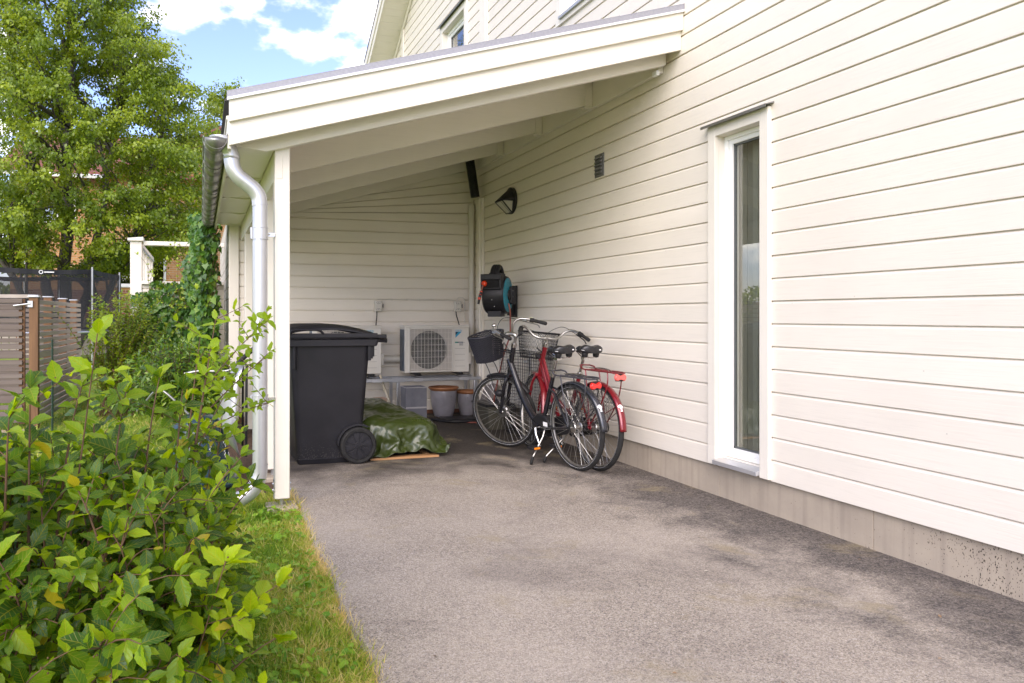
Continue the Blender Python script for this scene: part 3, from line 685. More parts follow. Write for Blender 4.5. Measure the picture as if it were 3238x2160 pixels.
k = MB(); rbox(k, -hw+.0, hw-.012, .10, .228, .155, .215); rbox(k, -hw, hw-.012, .10, .228, .055, .075); rbox(k, -hw, -hw+.02, .10, .228, .07, .16); rbox(k, hw-.035, hw-.012, .10, .228, .07, .16); rbox(k, -hw+.02, hw-.035, .10, .208, .07, .16)
k.build('hose_outlet', M['black'], rl, bev=.006)
k = MB(); rbox(k, -hw+.018, hw-.032, .2085, .212, .077, .153); k.build('outlet_opening', mat('deep_black', (.004, .004, .004), .9), rl)
k = MB(); rbox(k, -.07, .075, -.03, .13, -.232, -.17); k.build('foot', M['black'], rl, bev=.006)
# carrying handle on top
hp = [RL(0, -.13, .15), RL(0, -.10, .22), RL(0, -.045, .285), RL(0, .03, .30), RL(0, .085, .262), RL(0, .13, .195)]
k = MB(); sp_ = smoothpath(hp, 5)
for a in (-.022, 0, .022): k.tube([p+sN*a for p in sp_], .027, n=12)
rbox(k, -.085, .085, -.15, .16, .15, .205); rbox(k, -.06, .06, -.11, .12, .19, .235)
k.build('handle', M['black'], rl, bev=.01)
k = MB(); k.lathe([(.001, .006), (.12, .010), (.176, .004), (.182, 0)], RL(hw, 0, 0), sN, n=44); k.build('side_cover', turq, rl, fix=False)
k = MB(); k.lathe([(.0, .030), (.05, .026), (.056, .006)], RL(hw, 0, 0), sN, n=24)
rbox(k, hw+.006, hw+.045, -.13, -.01, -.085, .085); k.build('hub_bracket', M['black'], rl, bev=.006)
br = MB(); br.box(W-.022, W-.001, 7.564, 7.742, 1.222, 1.572).box(W-.075, W-.02, 7.62, 7.69, 1.24, 1.55)
a0 = RL(hw+.03, -.07, 0)
for z in (1.375, 1.535): br.bar((W-.06, 7.655, z), (a0.x, a0.y, z), .04, .03)
br.bar((a0.x, a0.y, 1.36), (a0.x, a0.y, 1.55), .05, .05, up=(1, 0, 0))
br.build('wall_bracket', M['black'], rl, bev=.004)
for y, z in ((7.585, 1.555), (7.72, 1.555), (7.585, 1.24), (7.72, 1.24)): MB().cyl((W-.026, y, z), (W-.020, y, z), .006, n=8).build('screw', M['chrome'], rl)
for a in ((hw+.046, -.03, .045), (hw+.046, -.03, -.02), (0, .205, -.055), (.02, .178, -.125)): MB().sphere(RL(*a), .005, n=8, m=6).build('screw', M['chrome'], rl)
ored = mat('orange_red_plastic', (.62, .045, .01), .35)
k = MB(); k.sphere(RL(-.075, .228, .115), .030); k.build('stop_ball', ored, rl)
k = MB(); k.cyl(RL(-.082, .245, .10), RL(-.098, .262, .035), .009, n=12); k.build('hose_end', mat('brown_hose', (.20, .055, .03), .5), rl)
k = MB(); k.cyl(RL(-.098, .262, .035), RL(-.112, .272, -.025), .014, n=14).cyl(RL(-.112, .272, -.025), RL(-.124, .278, -.10), .015, .011, n=14); k.build('spray_nozzle', M['black'], rl)
k = MB(); k.cyl(RL(-.098, .262, .036), RL(-.100, .263, .026), .0165, n=14).cyl(RL(-.112, .272, -.030), RL(-.116, .274, -.052), .0165, n=14).cyl(RL(-.105, .267, .0), RL(-.106, .268, -.004), .0165, n=14); k.build('nozzle_ring', ored, rl)
k = MB(); k.tube(smoothpath([RL(hw+.014, .03, -.09), RL(hw+.03, .03, -.17), (3.165, 7.30, 1.18), (3.172, 7.33, 1.02), (3.15, 7.45, .80), (3.13, 7.6, .45), (3.10, 7.75, .05), (3.02, 7.95, .012), (2.8, 8.1, .012)], 6), .0085, n=10)
k.build('supply_hose', mat('terracotta_hose', (.24, .065, .045), .45), rl)
# cloth heights: 55 rows of 42 points, x y z in thousandths of the tarpaulin's bounding box
TARP_LO = (1.2, 6.1, 0.0); TARP_SZ = (1.05, 1.6, .5)
TARP = [
88,36,256,100,26,211,118,20,190,116,19,123,127,21,47,149,21,52,178,24,66,196,23,33,220,23,80,238,25,88,258,24,74,286,20,71,315,22,53,338,22,59,362,22,88,386,21,112,403,20,130,427,30,134,454,27,112,482,32,136,503,38,124,510,33,164,533,45,133,545,62,117,566,54,122,583,49,120,608,39,147,621,36,176,637,34,192,657,27,182,677,21,165,694,21,153,711,22,119,730,27,110,757,29,78,773,23,85,804,20,94,837,26,82,850,20,149,879,29,155,885,24,198,902,23,264,
95,46,246,117,43,234,138,38,183,124,33,120,146,34,82,155,42,55,187,40,25,204,43,59,233,37,45,245,38,100,268,35,123,293,32,110,314,35,94,341,44,83,360,37,125,377,33,164,402,37,175,422,29,177,456,32,177,465,49,146,493,54,165,505,51,182,527,62,180,551,63,181,573,70,167,598,59,170,607,54,196,627,45,221,646,35,244,671,32,234,688,37,212,706,38,180,716,40,127,737,46,100,767,41,92,780,39,127,812,36,114,825,35,129,846,38,156,868,38,207,889,34,225,911,43,241,
93,64,208,123,64,208,116,52,181,134,45,165,152,45,127,171,42,102,202,50,79,218,56,58,235,55,87,261,56,88,278,54,115,289,45,163,312,57,120,342,51,136,366,53,144,377,51,181,396,42,233,428,36,249,448,41,220,459,60,185,487,69,197,503,72,193,524,75,218,554,75,223,579,82,225,589,68,243,606,57,264,630,59,240,647,53,288,675,54,258,693,48,242,697,58,179,728,53,166,745,57,143,772,60,122,788,57,124,806,56,89,815,47,143,831,49,202,849,47,240,878,50,223,903,60,232,
94,80,188,105,69,151,120,60,128,136,65,148,159,62,138,181,64,130,197,71,83,218,72,92,244,74,54,261,77,106,281,67,157,292,67,180,314,66,178,345,72,174,366,72,185,391,68,202,418,60,228,427,50,269,456,51,282,467,62,257,487,73,226,492,88,234,518,87,248,546,94,244,569,84,279,582,79,273,610,75,286,621,66,293,651,72,278,674,62,305,698,65,282,713,59,238,733,58,221,756,65,200,767,78,149,767,76,113,793,73,133,814,68,149,822,69,191,843,68,224,863,69,225,891,72,205,
84,80,130,105,78,102,127,71,74,156,70,90,165,81,152,194,71,162,220,72,137,223,86,122,255,84,112,274,86,124,299,83,154,295,76,193,318,74,237,344,75,219,360,67,248,389,76,260,413,70,286,440,63,310,460,53,328,476,71,315,484,87,285,504,83,305,523,98,307,543,83,306,569,97,321,594,89,338,602,77,355,633,77,339,654,83,330,680,80,321,699,66,327,725,65,296,742,72,261,758,83,231,744,92,169,763,91,164,784,87,154,813,85,156,827,89,195,852,88,203,866,83,160,889,90,190,
80,85,81,102,80,42,128,87,58,144,89,90,179,89,89,202,91,138,215,88,174,226,97,151,250,101,155,269,106,161,288,98,200,291,89,245,311,83,259,341,85,281,359,83,296,378,71,324,408,74,338,431,61,358,461,59,385,462,76,357,475,91,361,497,98,360,521,84,364,541,83,384,569,90,395,593,91,396,622,89,387,637,76,402,657,83,400,680,75,389,712,72,385,719,84,335,744,84,293,740,99,266,755,97,234,773,99,210,795,103,198,808,105,194,837,110,170,867,102,194,879,101,188,903,97,189,
80,100,32,104,99,56,122,99,73,153,106,93,161,98,151,178,89,175,195,106,173,214,109,187,229,97,215,256,111,234,270,102,261,287,101,288,313,91,323,329,80,344,351,78,370,375,72,376,393,66,399,419,59,428,442,69,434,459,81,413,479,84,428,500,88,428,517,85,446,541,89,457,573,83,450,589,95,455,615,89,447,637,80,478,671,81,468,695,79,460,711,91,418,741,83,398,737,96,358,744,106,318,767,110,278,775,119,247,794,122,213,812,126,191,830,120,199,861,117,231,883,117,191,905,120,204,
88,123,23,92,119,76,108,112,119,139,117,128,154,109,178,158,106,215,184,115,238,192,101,246,218,107,264,240,101,291,256,101,330,274,95,349,300,95,375,309,79,404,339,75,426,363,84,430,379,70,466,407,73,468,437,73,483,452,88,476,482,91,493,502,87,496,527,86,510,553,77,508,570,94,510,594,97,522,622,90,510,652,97,509,676,87,515,703,94,499,724,90,486,748,97,455,744,113,416,759,117,365,776,130,323,781,132,293,802,137,254,812,146,202,837,138,226,855,132,215,883,137,209,905,137,241,
97,137,72,94,131,122,112,131,153,120,119,188,148,130,192,149,121,256,168,112,285,181,107,318,211,109,321,227,95,348,244,103,388,267,103,412,286,91,444,312,93,466,334,83,492,357,88,506,382,84,532,405,83,532,428,85,535,453,95,551,474,83,563,496,81,564,525,90,562,553,89,572,584,93,575,602,96,585,630,102,569,654,91,579,687,94,584,706,106,554,737,105,539,750,114,500,770,122,456,763,136,403,783,144,370,801,143,339,796,152,293,821,145,277,840,154,223,849,154,235,877,152,253,900,155,263,
95,155,94,92,151,147,110,146,181,112,132,230,141,134,249,157,132,282,167,125,329,180,120,336,194,112,381,221,107,406,237,95,448,259,108,477,283,103,499,304,95,527,327,101,530,352,91,548,380,97,565,402,99,585,435,93,593,461,101,583,482,102,590,503,100,590,525,104,605,554,99,639,582,107,620,614,105,633,635,106,632,662,110,613,685,112,618,718,109,620,739,121,569,760,128,537,767,141,496,786,145,451,795,157,399,792,163,365,811,172,318,818,166,297,832,171,239,855,164,266,882,169,231,903,169,221,
113,170,127,100,165,171,100,158,216,118,147,258,135,140,299,145,140,334,160,130,364,179,132,391,194,120,425,204,107,475,234,110,497,250,100,537,275,107,548,293,101,584,320,101,607,344,106,592,376,107,617,397,111,607,430,107,630,454,110,645,484,114,629,505,111,650,526,113,662,553,120,643,579,119,668,610,125,660,639,126,666,668,122,678,695,121,682,720,130,644,750,133,626,764,145,575,771,158,529,793,161,492,792,168,449,807,172,416,830,182,368,816,184,306,830,190,268,855,187,258,885,183,276,907,185,270,
122,188,160,109,180,199,107,170,261,111,159,285,120,151,338,129,143,377,155,145,421,162,135,439,185,132,475,203,124,519,219,113,562,246,113,593,268,107,619,287,110,645,314,115,631,340,117,657,372,115,667,394,120,669,423,123,688,452,129,662,484,129,687,503,133,671,527,136,675,553,136,678,583,134,699,615,139,684,640,136,728,672,143,704,696,142,684,719,148,665,748,151,646,761,161,589,789,173,568,791,182,506,801,189,479,818,190,450,809,197,401,822,201,344,850,203,315,863,201,315,884,204,290,911,201,296,
109,191,207,132,195,237,119,182,284,114,175,335,124,165,365,133,153,417,155,151,457,155,144,488,166,137,532,193,135,575,210,125,615,233,119,653,265,126,667,286,127,682,309,123,700,339,131,680,363,136,688,394,138,702,424,140,713,449,143,719,482,145,736,506,148,724,529,152,702,557,153,700,586,152,720,609,157,724,638,158,705,664,159,699,698,163,713,721,168,698,741,174,652,763,181,620,773,192,569,799,197,555,819,204,505,804,211,469,814,216,409,838,219,378,845,223,329,865,221,329,900,220,333,917,223,277,
93,205,218,106,200,285,114,196,334,111,184,379,117,174,427,127,169,459,135,159,510,156,160,530,159,146,579,185,144,620,202,139,665,229,137,697,258,135,734,281,137,745,308,144,724,342,145,741,367,155,707,388,159,706,422,161,698,450,160,730,478,163,729,500,166,736,525,169,740,556,170,738,584,171,714,610,176,739,636,176,740,664,179,715,692,181,711,718,187,705,740,192,681,748,198,622,771,205,575,801,215,574,815,221,512,812,228,476,832,231,444,830,238,389,855,240,363,882,237,360,894,243,302,912,240,269,
82,215,251,97,209,302,101,201,347,110,196,395,100,183,455,117,173,491,140,173,528,143,164,560,168,158,594,173,152,655,193,148,701,227,147,737,252,150,757,281,153,744,310,153,759,340,160,746,361,165,742,394,169,742,419,174,726,452,176,726,476,178,714,499,177,720,524,182,718,556,183,717,582,182,734,614,188,721,636,189,724,665,190,745,688,193,726,715,199,693,733,205,668,762,208,649,766,220,583,790,227,554,807,232,513,828,233,509,821,242,451,847,249,406,868,240,404,881,250,351,909,250,333,904,254,270,
65,218,310,90,219,332,114,218,357,116,207,406,128,198,462,116,190,518,132,186,552,153,184,575,153,178,634,177,174,675,195,170,736,225,170,760,252,168,783,278,170,786,310,176,763,338,181,747,370,181,764,390,192,718,422,194,731,450,192,700,476,200,731,495,197,714,523,199,715,552,200,743,584,205,721,612,207,758,637,205,717,660,209,723,693,213,746,714,218,719,734,222,674,747,229,649,776,236,627,793,241,595,807,253,551,829,255,531,841,260,482,860,259,447,865,261,394,898,266,387,912,267,335,905,273,283,
58,223,365,88,232,363,103,223,409,118,219,439,115,208,475,117,204,540,140,205,575,147,201,616,152,191,667,182,192,692,200,190,751,224,191,775,256,187,778,281,190,797,309,194,803,339,197,796,359,203,749,392,207,748,418,213,713,448,211,726,478,215,730,495,218,707,523,219,724,550,220,712,585,220,715,607,226,719,639,228,706,663,226,710,682,231,718,711,236,728,729,240,704,746,246,649,767,252,618,793,256,602,803,264,547,823,270,530,835,273,486,848,277,442,876,280,418,892,286,363,914,279,354,925,289,314,
73,236,383,80,239,437,98,241,460,119,236,482,97,226,516,114,226,549,126,220,611,146,217,616,160,211,673,177,210,734,210,211,743,231,207,786,256,209,795,288,209,778,310,214,804,344,215,787,365,221,770,400,223,747,422,229,710,447,235,712,477,236,711,500,234,701,519,239,697,552,242,712,583,242,728,612,242,713,639,247,727,660,246,728,682,251,739,701,255,707,730,254,707,746,262,644,772,270,637,785,278,584,814,283,582,830,286,549,839,291,493,851,295,460,867,299,405,892,297,388,920,300,375,946,302,343,
59,250,370,73,258,418,102,258,427,99,254,476,109,249,531,116,241,569,143,239,597,158,234,619,165,231,687,194,231,722,218,228,749,241,228,761,266,227,794,290,228,787,315,231,758,344,237,779,374,236,763,391,240,707,420,247,730,449,250,698,478,251,701,494,256,724,524,257,704,556,261,719,575,262,702,610,265,706,634,267,705,661,269,742,682,271,700,710,271,692,724,273,674,747,280,661,772,285,633,787,293,587,803,301,568,821,304,542,843,304,511,853,311,471,880,314,439,899,318,408,926,315,366,954,321,353,
50,267,375,62,272,414,89,275,438,101,272,482,108,264,527,119,264,580,146,260,604,166,255,638,167,250,696,191,247,728,218,246,762,239,249,775,266,252,795,289,253,794,319,252,758,340,254,738,373,257,723,394,264,724,422,263,734,446,268,731,479,268,741,497,275,712,523,278,725,552,279,727,581,280,711,610,287,704,634,287,736,660,287,702,690,292,727,714,291,707,732,295,692,749,299,652,761,304,610,793,312,611,807,315,559,826,319,576,850,325,534,859,328,470,886,327,450,894,335,381,921,336,339,945,342,371,
36,287,391,57,290,420,82,289,463,98,288,508,103,284,558,118,275,611,151,276,633,150,272,670,176,270,703,200,267,721,222,267,773,244,272,792,270,274,766,298,274,770,318,276,761,349,275,757,370,280,709,401,283,737,426,282,697,450,289,734,476,292,743,494,294,721,523,298,747,551,299,720,582,304,731,605,307,724,634,310,713,656,309,713,685,311,697,713,312,685,726,316,665,754,319,657,772,325,632,781,329,570,813,337,568,820,335,524,836,342,506,864,348,475,889,351,448,894,348,386,924,354,388,929,356,328,
30,301,406,54,305,426,79,311,461,85,305,524,109,301,572,122,292,619,147,293,648,152,295,693,184,291,697,202,293,738,220,290,791,251,292,778,276,291,813,299,299,769,331,297,787,355,294,762,383,298,748,405,304,713,424,305,710,453,307,704,478,308,734,498,310,709,519,317,721,553,319,710,577,325,710,607,323,728,632,327,706,656,328,723,682,333,714,707,334,703,732,337,693,751,341,662,768,343,616,788,348,610,804,354,550,820,359,524,829,361,512,853,362,462,870,362,438,887,373,386,915,376,370,924,371,314,
28,315,447,54,324,453,69,321,499,79,314,554,107,316,589,128,315,637,146,314,651,167,310,656,178,314,718,204,310,744,226,311,784,257,309,773,282,311,776,310,314,806,333,315,759,362,317,763,388,318,756,410,319,757,430,322,712,454,329,696,485,330,703,498,333,730,524,336,716,550,339,730,581,342,709,606,341,749,631,350,720,666,351,720,680,355,714,699,357,701,731,360,692,741,362,645,764,364,627,792,365,608,795,371,536,816,375,534,820,377,480,848,379,446,862,380,397,883,386,386,897,385,347,913,387,291,
21,334,467,40,333,500,60,335,540,77,329,569,107,333,593,132,332,596,147,330,649,169,334,661,179,330,723,198,332,757,228,330,774,255,328,800,283,329,773,302,331,763,330,337,762,356,336,750,385,342,740,408,341,724,428,346,707,453,346,731,486,351,725,499,353,700,525,361,706,553,359,732,577,362,732,608,364,733,636,363,724,658,371,715,680,367,723,711,372,711,735,376,674,753,382,656,767,381,600,784,386,588,811,390,554,802,391,516,827,394,466,839,397,426,864,403,412,874,400,358,901,407,339,900,405,265,
17,346,495,41,352,508,50,350,562,82,351,571,99,353,597,129,350,634,149,352,647,169,349,675,185,351,702,203,349,759,223,351,791,252,349,803,281,350,780,308,351,805,330,356,758,353,359,743,384,359,739,402,366,728,425,366,694,453,371,724,483,371,696,501,375,717,531,376,707,551,380,716,580,382,730,606,381,715,636,384,728,662,387,706,694,390,733,715,391,680,727,395,660,748,401,638,766,404,607,788,409,588,793,409,523,815,414,508,821,415,471,835,418,430,843,417,369,878,419,363,888,423,327,885,424,275,
35,362,456,41,372,522,72,363,534,77,370,590,104,366,595,121,368,652,152,367,658,159,368,704,180,370,731,208,368,742,226,367,788,249,372,808,277,372,801,303,373,769,330,372,797,352,377,753,381,381,744,398,386,723,426,387,726,455,390,706,483,394,721,500,395,700,531,395,716,560,397,702,584,401,702,612,401,718,636,402,712,665,407,731,693,412,703,710,415,698,734,415,675,752,421,647,770,427,621,778,426,552,801,432,522,793,430,485,804,434,450,818,433,394,840,437,373,868,439,367,887,443,320,906,441,284,
43,381,438,66,381,484,81,383,510,81,389,569,105,385,616,135,382,616,149,388,677,169,387,675,183,387,732,211,386,742,235,388,764,251,391,774,278,395,785,307,390,798,329,395,793,361,397,788,385,399,739,405,406,749,427,408,707,456,412,720,481,412,720,499,414,704,532,417,705,559,418,733,583,420,700,616,423,708,637,424,708,665,428,729,692,433,728,718,435,711,738,440,690,744,444,633,771,444,607,784,447,570,783,449,506,806,452,496,808,451,436,836,450,403,848,452,360,875,456,358,892,457,340,913,462,300,
59,395,419,60,402,485,83,403,518,99,400,556,116,404,594,131,405,631,154,402,666,175,403,676,189,407,726,205,407,770,225,408,787,258,410,794,281,412,782,307,414,801,327,414,754,358,417,757,386,418,774,407,425,735,441,428,739,458,433,700,481,434,718,503,434,716,528,431,756,561,436,753,587,437,748,610,441,741,638,444,718,662,448,694,685,452,692,715,455,713,741,461,694,758,462,649,761,465,586,770,468,547,788,467,513,794,470,475,820,470,449,828,472,388,845,470,335,872,478,351,889,475,293,911,482,326,
54,411,415,73,417,455,91,420,499,102,420,560,122,417,588,131,419,618,158,421,648,166,423,695,191,425,727,213,426,747,231,428,774,255,429,791,282,434,805,308,434,776,333,438,761,362,437,779,379,439,777,409,442,782,435,450,740,461,454,737,490,452,740,502,456,741,525,453,790,560,452,784,586,460,752,608,465,741,641,465,734,667,468,731,689,473,714,714,475,681,727,478,666,752,482,649,773,484,603,772,489,538,796,491,506,788,487,463,820,493,437,822,491,365,853,487,348,867,491,309,894,495,327,917,499,279,
69,430,408,84,429,445,94,439,493,113,439,529,137,435,568,146,436,603,148,442,659,170,445,674,187,448,730,204,446,773,231,451,782,259,446,775,274,448,767,306,454,779,336,454,768,360,456,784,380,463,777,410,462,806,435,466,796,461,471,777,488,475,765,504,472,790,536,475,783,562,473,816,595,475,801,612,480,753,641,483,765,665,486,734,688,493,711,716,497,701,739,498,691,748,501,630,763,505,594,780,506,545,779,509,495,792,511,461,817,509,426,835,508,386,854,512,326,861,511,275,884,512,284,904,518,269,
90,440,408,109,434,413,117,451,453,137,445,501,146,456,561,148,459,599,166,459,641,168,463,673,186,467,715,214,465,732,236,468,742,261,466,773,280,471,782,306,474,746,339,474,771,357,477,798,382,478,830,412,484,818,442,481,831,464,485,828,491,491,794,511,489,813,537,493,818,564,496,796,589,497,802,622,497,793,638,501,766,660,507,729,694,511,731,712,514,683,734,517,669,760,524,636,764,522,581,766,523,539,781,525,480,802,530,468,815,529,412,826,524,367,833,527,314,854,530,271,885,528,249,907,539,276,
102,448,352,130,452,393,131,457,441,150,465,479,153,466,533,167,474,576,174,479,612,187,478,649,199,483,675,217,487,720,244,483,734,263,489,755,282,492,740,306,491,788,326,492,797,350,493,838,382,491,857,408,498,853,435,502,840,471,501,857,492,505,850,508,511,826,538,509,840,560,513,830,593,516,814,613,520,786,641,525,778,667,522,749,681,528,714,703,535,703,720,534,647,744,539,601,749,542,566,773,548,536,777,549,472,797,547,453,816,553,406,807,546,348,837,551,309,849,546,257,877,549,255,905,554,282,
113,470,337,124,469,378,144,476,413,139,481,471,168,484,515,174,491,556,186,486,589,191,496,622,211,492,664,221,502,712,235,503,751,250,506,786,279,513,769,297,507,808,322,509,842,349,510,864,380,511,858,405,516,884,438,518,896,465,522,862,490,528,862,509,526,878,538,531,869,566,533,856,586,538,817,614,543,815,647,543,804,659,545,742,688,549,737,688,550,664,719,555,649,729,560,591,747,565,560,766,562,515,778,561,452,798,568,451,805,566,387,815,565,346,817,566,282,843,569,239,869,571,258,892,576,291,
110,476,357,123,485,372,132,495,414,160,496,451,164,506,500,180,507,538,203,505,572,212,505,620,213,511,645,238,514,677,245,522,747,258,527,770,268,523,830,293,527,846,321,532,857,349,529,884,378,530,891,405,535,890,437,540,879,465,542,901,492,544,882,514,546,899,540,552,895,565,556,865,597,556,854,616,561,811,642,566,802,653,565,754,684,573,727,688,569,667,701,573,633,725,577,594,734,578,529,757,580,480,785,583,464,778,581,416,806,587,379,806,583,322,812,587,288,840,591,248,872,591,251,894,595,255,
110,497,323,114,504,387,142,509,405,166,510,430,174,517,481,196,517,530,218,519,571,214,522,612,238,527,640,225,533,703,247,540,735,247,542,798,274,546,824,292,544,878,322,547,883,348,549,913,376,553,889,403,558,891,430,558,906,459,563,890,488,564,915,511,568,913,540,572,906,563,572,867,590,577,839,608,584,810,641,587,820,656,588,758,671,592,713,681,592,655,705,595,626,719,591,574,727,594,510,756,601,494,762,599,431,781,603,410,787,602,346,799,605,307,825,609,285,837,609,257,868,610,256,897,612,256,
113,519,313,137,521,356,135,522,422,166,529,413,188,530,469,196,536,513,201,538,579,213,538,615,218,543,663,241,553,692,235,557,759,256,562,800,271,563,847,297,567,860,320,566,896,350,569,887,375,576,919,400,579,916,431,578,895,454,584,895,485,588,907,504,589,895,536,591,903,565,595,888,594,595,863,612,603,838,628,607,787,658,611,767,662,611,700,679,612,655,695,614,600,705,612,561,721,611,501,738,614,461,763,617,415,784,623,414,786,622,346,792,623,287,811,622,243,844,627,254,870,627,245,882,632,237,
117,541,315,129,541,355,147,541,400,154,543,461,181,549,479,202,550,524,191,553,585,203,561,620,222,564,667,220,567,733,245,575,750,259,578,804,272,585,846,293,586,889,324,586,883,348,592,888,373,595,893,401,597,910,429,602,908,451,605,918,485,606,926,503,610,903,532,614,899,557,617,869,589,617,858,605,623,833,627,626,801,655,633,758,654,628,691,681,631,649,697,633,610,696,631,543,708,631,489,737,635,443,753,637,427,759,638,382,772,642,339,799,641,300,811,646,227,842,646,214,871,649,229,889,653,242,
117,555,323,120,558,374,139,559,434,157,566,452,174,566,510,189,570,535,192,570,594,209,575,613,211,584,677,218,586,725,229,592,769,256,599,800,277,604,838,292,604,886,326,611,878,349,612,925,373,615,920,398,620,892,427,624,886,452,627,916,479,629,934,502,632,931,531,633,899,553,638,875,585,640,880,607,646,837,616,647,778,628,646,724,657,652,688,672,651,633,682,652,597,700,653,544,714,652,492,746,654,468,751,659,432,766,659,395,785,661,355,790,663,289,817,666,264,846,665,246,866,667,234,893,671,209,
106,566,325,114,570,373,127,575,414,140,577,465,146,579,531,172,585,578,195,591,600,199,595,636,220,599,665,234,604,725,240,612,761,248,619,815,280,622,835,293,625,894,322,628,896,346,632,894,370,637,903,401,642,917,423,646,918,456,648,894,479,652,913,498,654,925,528,655,915,552,658,896,578,660,856,596,665,827,616,669,783,631,669,724,659,668,685,675,672,653,684,671,590,698,676,536,731,671,526,733,673,460,742,677,416,766,679,412,771,682,340,796,683,310,821,685,261,834,683,200,864,688,215,888,692,222,
103,586,317,111,591,355,122,593,397,141,595,451,157,600,506,168,604,557,192,611,586,199,614,617,211,615,683,229,624,720,244,630,764,252,634,819,270,642,851,300,646,870,315,650,916,344,653,921,372,656,897,394,662,899,426,665,915,450,671,903,476,676,919,498,675,906,522,675,911,547,680,877,578,682,875,593,685,814,610,688,770,636,688,734,652,689,677,675,689,650,692,694,601,709,692,573,735,694,536,734,695,472,759,695,435,761,696,388,779,696,337,791,699,294,811,702,259,833,703,234,856,706,184,877,710,207,
104,605,321,133,607,343,138,611,389,145,610,442,150,610,506,164,620,549,189,625,586,185,625,631,202,635,687,230,645,703,234,651,768,260,654,810,271,663,841,288,665,893,311,671,899,342,674,883,368,675,924,395,680,892,419,685,888,445,691,913,475,697,894,496,698,908,524,697,907,551,702,902,570,703,852,600,706,837,616,711,776,635,709,733,661,708,702,668,709,641,683,714,600,708,713,559,735,713,531,745,715,467,748,715,412,756,713,370,783,715,347,791,718,281,814,724,257,835,724,241,852,728,194,884,725,190,
108,614,301,131,623,348,124,622,411,147,621,460,142,624,514,157,632,550,179,640,594,187,639,610,212,645,652,215,654,717,236,659,769,262,670,800,262,675,863,293,678,871,309,683,877,337,688,904,368,691,920,396,693,921,418,699,913,447,703,897,473,708,918,491,712,897,522,712,886,548,712,871,576,715,875,593,718,824,623,722,795,639,722,746,652,721,690,679,723,652,692,726,616,707,721,564,727,726,520,755,726,484,752,727,412,766,727,394,783,732,347,784,734,278,817,735,254,832,736,226,860,738,219,877,737,160,
89,624,348,105,628,378,122,641,410,123,635,483,138,645,519,144,647,570,154,648,633,176,658,630,195,660,677,218,671,699,236,677,741,243,685,810,265,692,846,281,699,882,318,700,893,336,704,895,361,710,896,388,714,924,420,716,918,440,721,907,472,724,919,492,727,887,522,732,908,543,736,876,565,736,861,592,736,814,624,739,794,640,741,747,658,742,705,666,741,643,693,744,609,701,743,560,736,746,533,733,745,470,758,746,432,760,749,385,769,751,329,801,750,304,815,749,252,842,754,248,854,754,183,877,758,150,
67,637,372,84,642,399,97,645,446,117,656,477,121,658,532,130,662,595,157,668,633,177,671,631,189,679,686,202,688,718,230,696,754,238,700,811,271,707,826,283,716,888,307,720,906,332,727,915,361,729,888,386,733,889,414,736,887,444,741,920,476,745,891,493,749,917,516,752,907,543,753,898,576,759,871,596,760,830,613,760,774,629,761,736,659,761,705,681,759,658,682,758,583,702,761,551,720,761,498,733,765,458,738,761,397,757,769,380,775,769,320,795,770,283,808,766,255,837,774,228,849,775,191,860,771,141,
58,647,370,78,657,392,78,659,453,99,670,483,116,672,546,137,675,565,162,685,601,167,689,642,195,694,650,203,705,710,229,713,736,251,718,789,268,724,838,282,732,889,303,740,913,336,744,915,358,749,912,384,755,912,412,758,891,444,760,910,470,767,915,487,770,887,518,773,905,543,778,900,572,778,865,597,779,834,613,782,783,631,782,727,659,783,705,670,779,644,682,778,589,688,777,522,708,779,485,713,778,429,734,781,388,748,779,354,762,778,321,789,783,277,806,787,232,815,785,196,840,785,148,855,789,106,
72,657,355,76,673,390,96,677,425,90,689,478,111,690,527,137,697,557,162,698,589,169,703,626,182,711,662,204,717,709,229,727,733,246,734,791,260,742,832,287,749,849,297,761,897,332,765,893,353,771,896,381,771,923,408,778,922,438,782,893,470,785,907,488,789,889,513,794,888,543,795,897,570,799,873,588,801,825,618,803,792,627,802,728,650,801,691,662,797,625,663,792,566,676,787,500,698,791,457,705,787,397,730,794,365,732,791,321,760,794,306,771,802,254,788,797,212,810,804,172,823,801,122,851,806,82,
105,662,338,107,679,369,102,694,393,112,700,441,128,706,499,139,713,536,152,713,584,164,722,610,182,726,665,206,733,690,213,743,754,233,751,802,263,758,813,270,767,865,300,778,865,323,786,908,348,789,905,371,793,922,409,799,917,438,801,887,461,807,888,481,810,907,514,813,886,541,817,874,571,820,866,597,823,826,617,818,770,626,814,708,647,817,669,641,808,605,658,808,545,665,807,482,681,803,428,694,803,385,709,805,338,722,807,300,747,818,289,751,811,231,773,816,179,795,817,137,813,822,117,843,828,98,
118,677,312,128,685,334,126,701,368,136,704,428,129,722,460,150,720,511,164,730,568,159,739,609,178,744,643,195,750,691,221,762,720,227,769,783,249,779,805,266,789,842,294,795,860,313,805,881,339,809,892,371,813,916,403,816,904,427,822,903,460,825,883,480,831,898,505,836,890,539,839,878,564,839,834,595,841,803,605,836,739,628,834,690,631,835,635,642,830,587,646,827,522,669,825,475,677,823,427,697,820,374,699,822,315,720,827,297,733,830,266,756,834,225,778,832,210,800,831,157,820,840,130,844,840,116,
139,682,286,143,701,315,161,700,371,154,714,405,156,728,449,158,737,484,164,751,539,174,749,578,173,762,626,192,769,683,215,778,714,231,785,744,252,795,791,260,807,837,276,815,863,309,821,867,336,831,896,367,832,879,392,836,875,423,841,892,450,847,883,469,848,855,499,855,863,527,856,830,561,862,814,580,857,760,604,856,714,608,849,651,621,845,594,629,845,558,643,839,505,648,838,450,677,839,418,684,838,356,705,843,308,705,842,266,726,846,239,754,845,240,772,848,198,795,851,147,808,857,122,832,855,136,
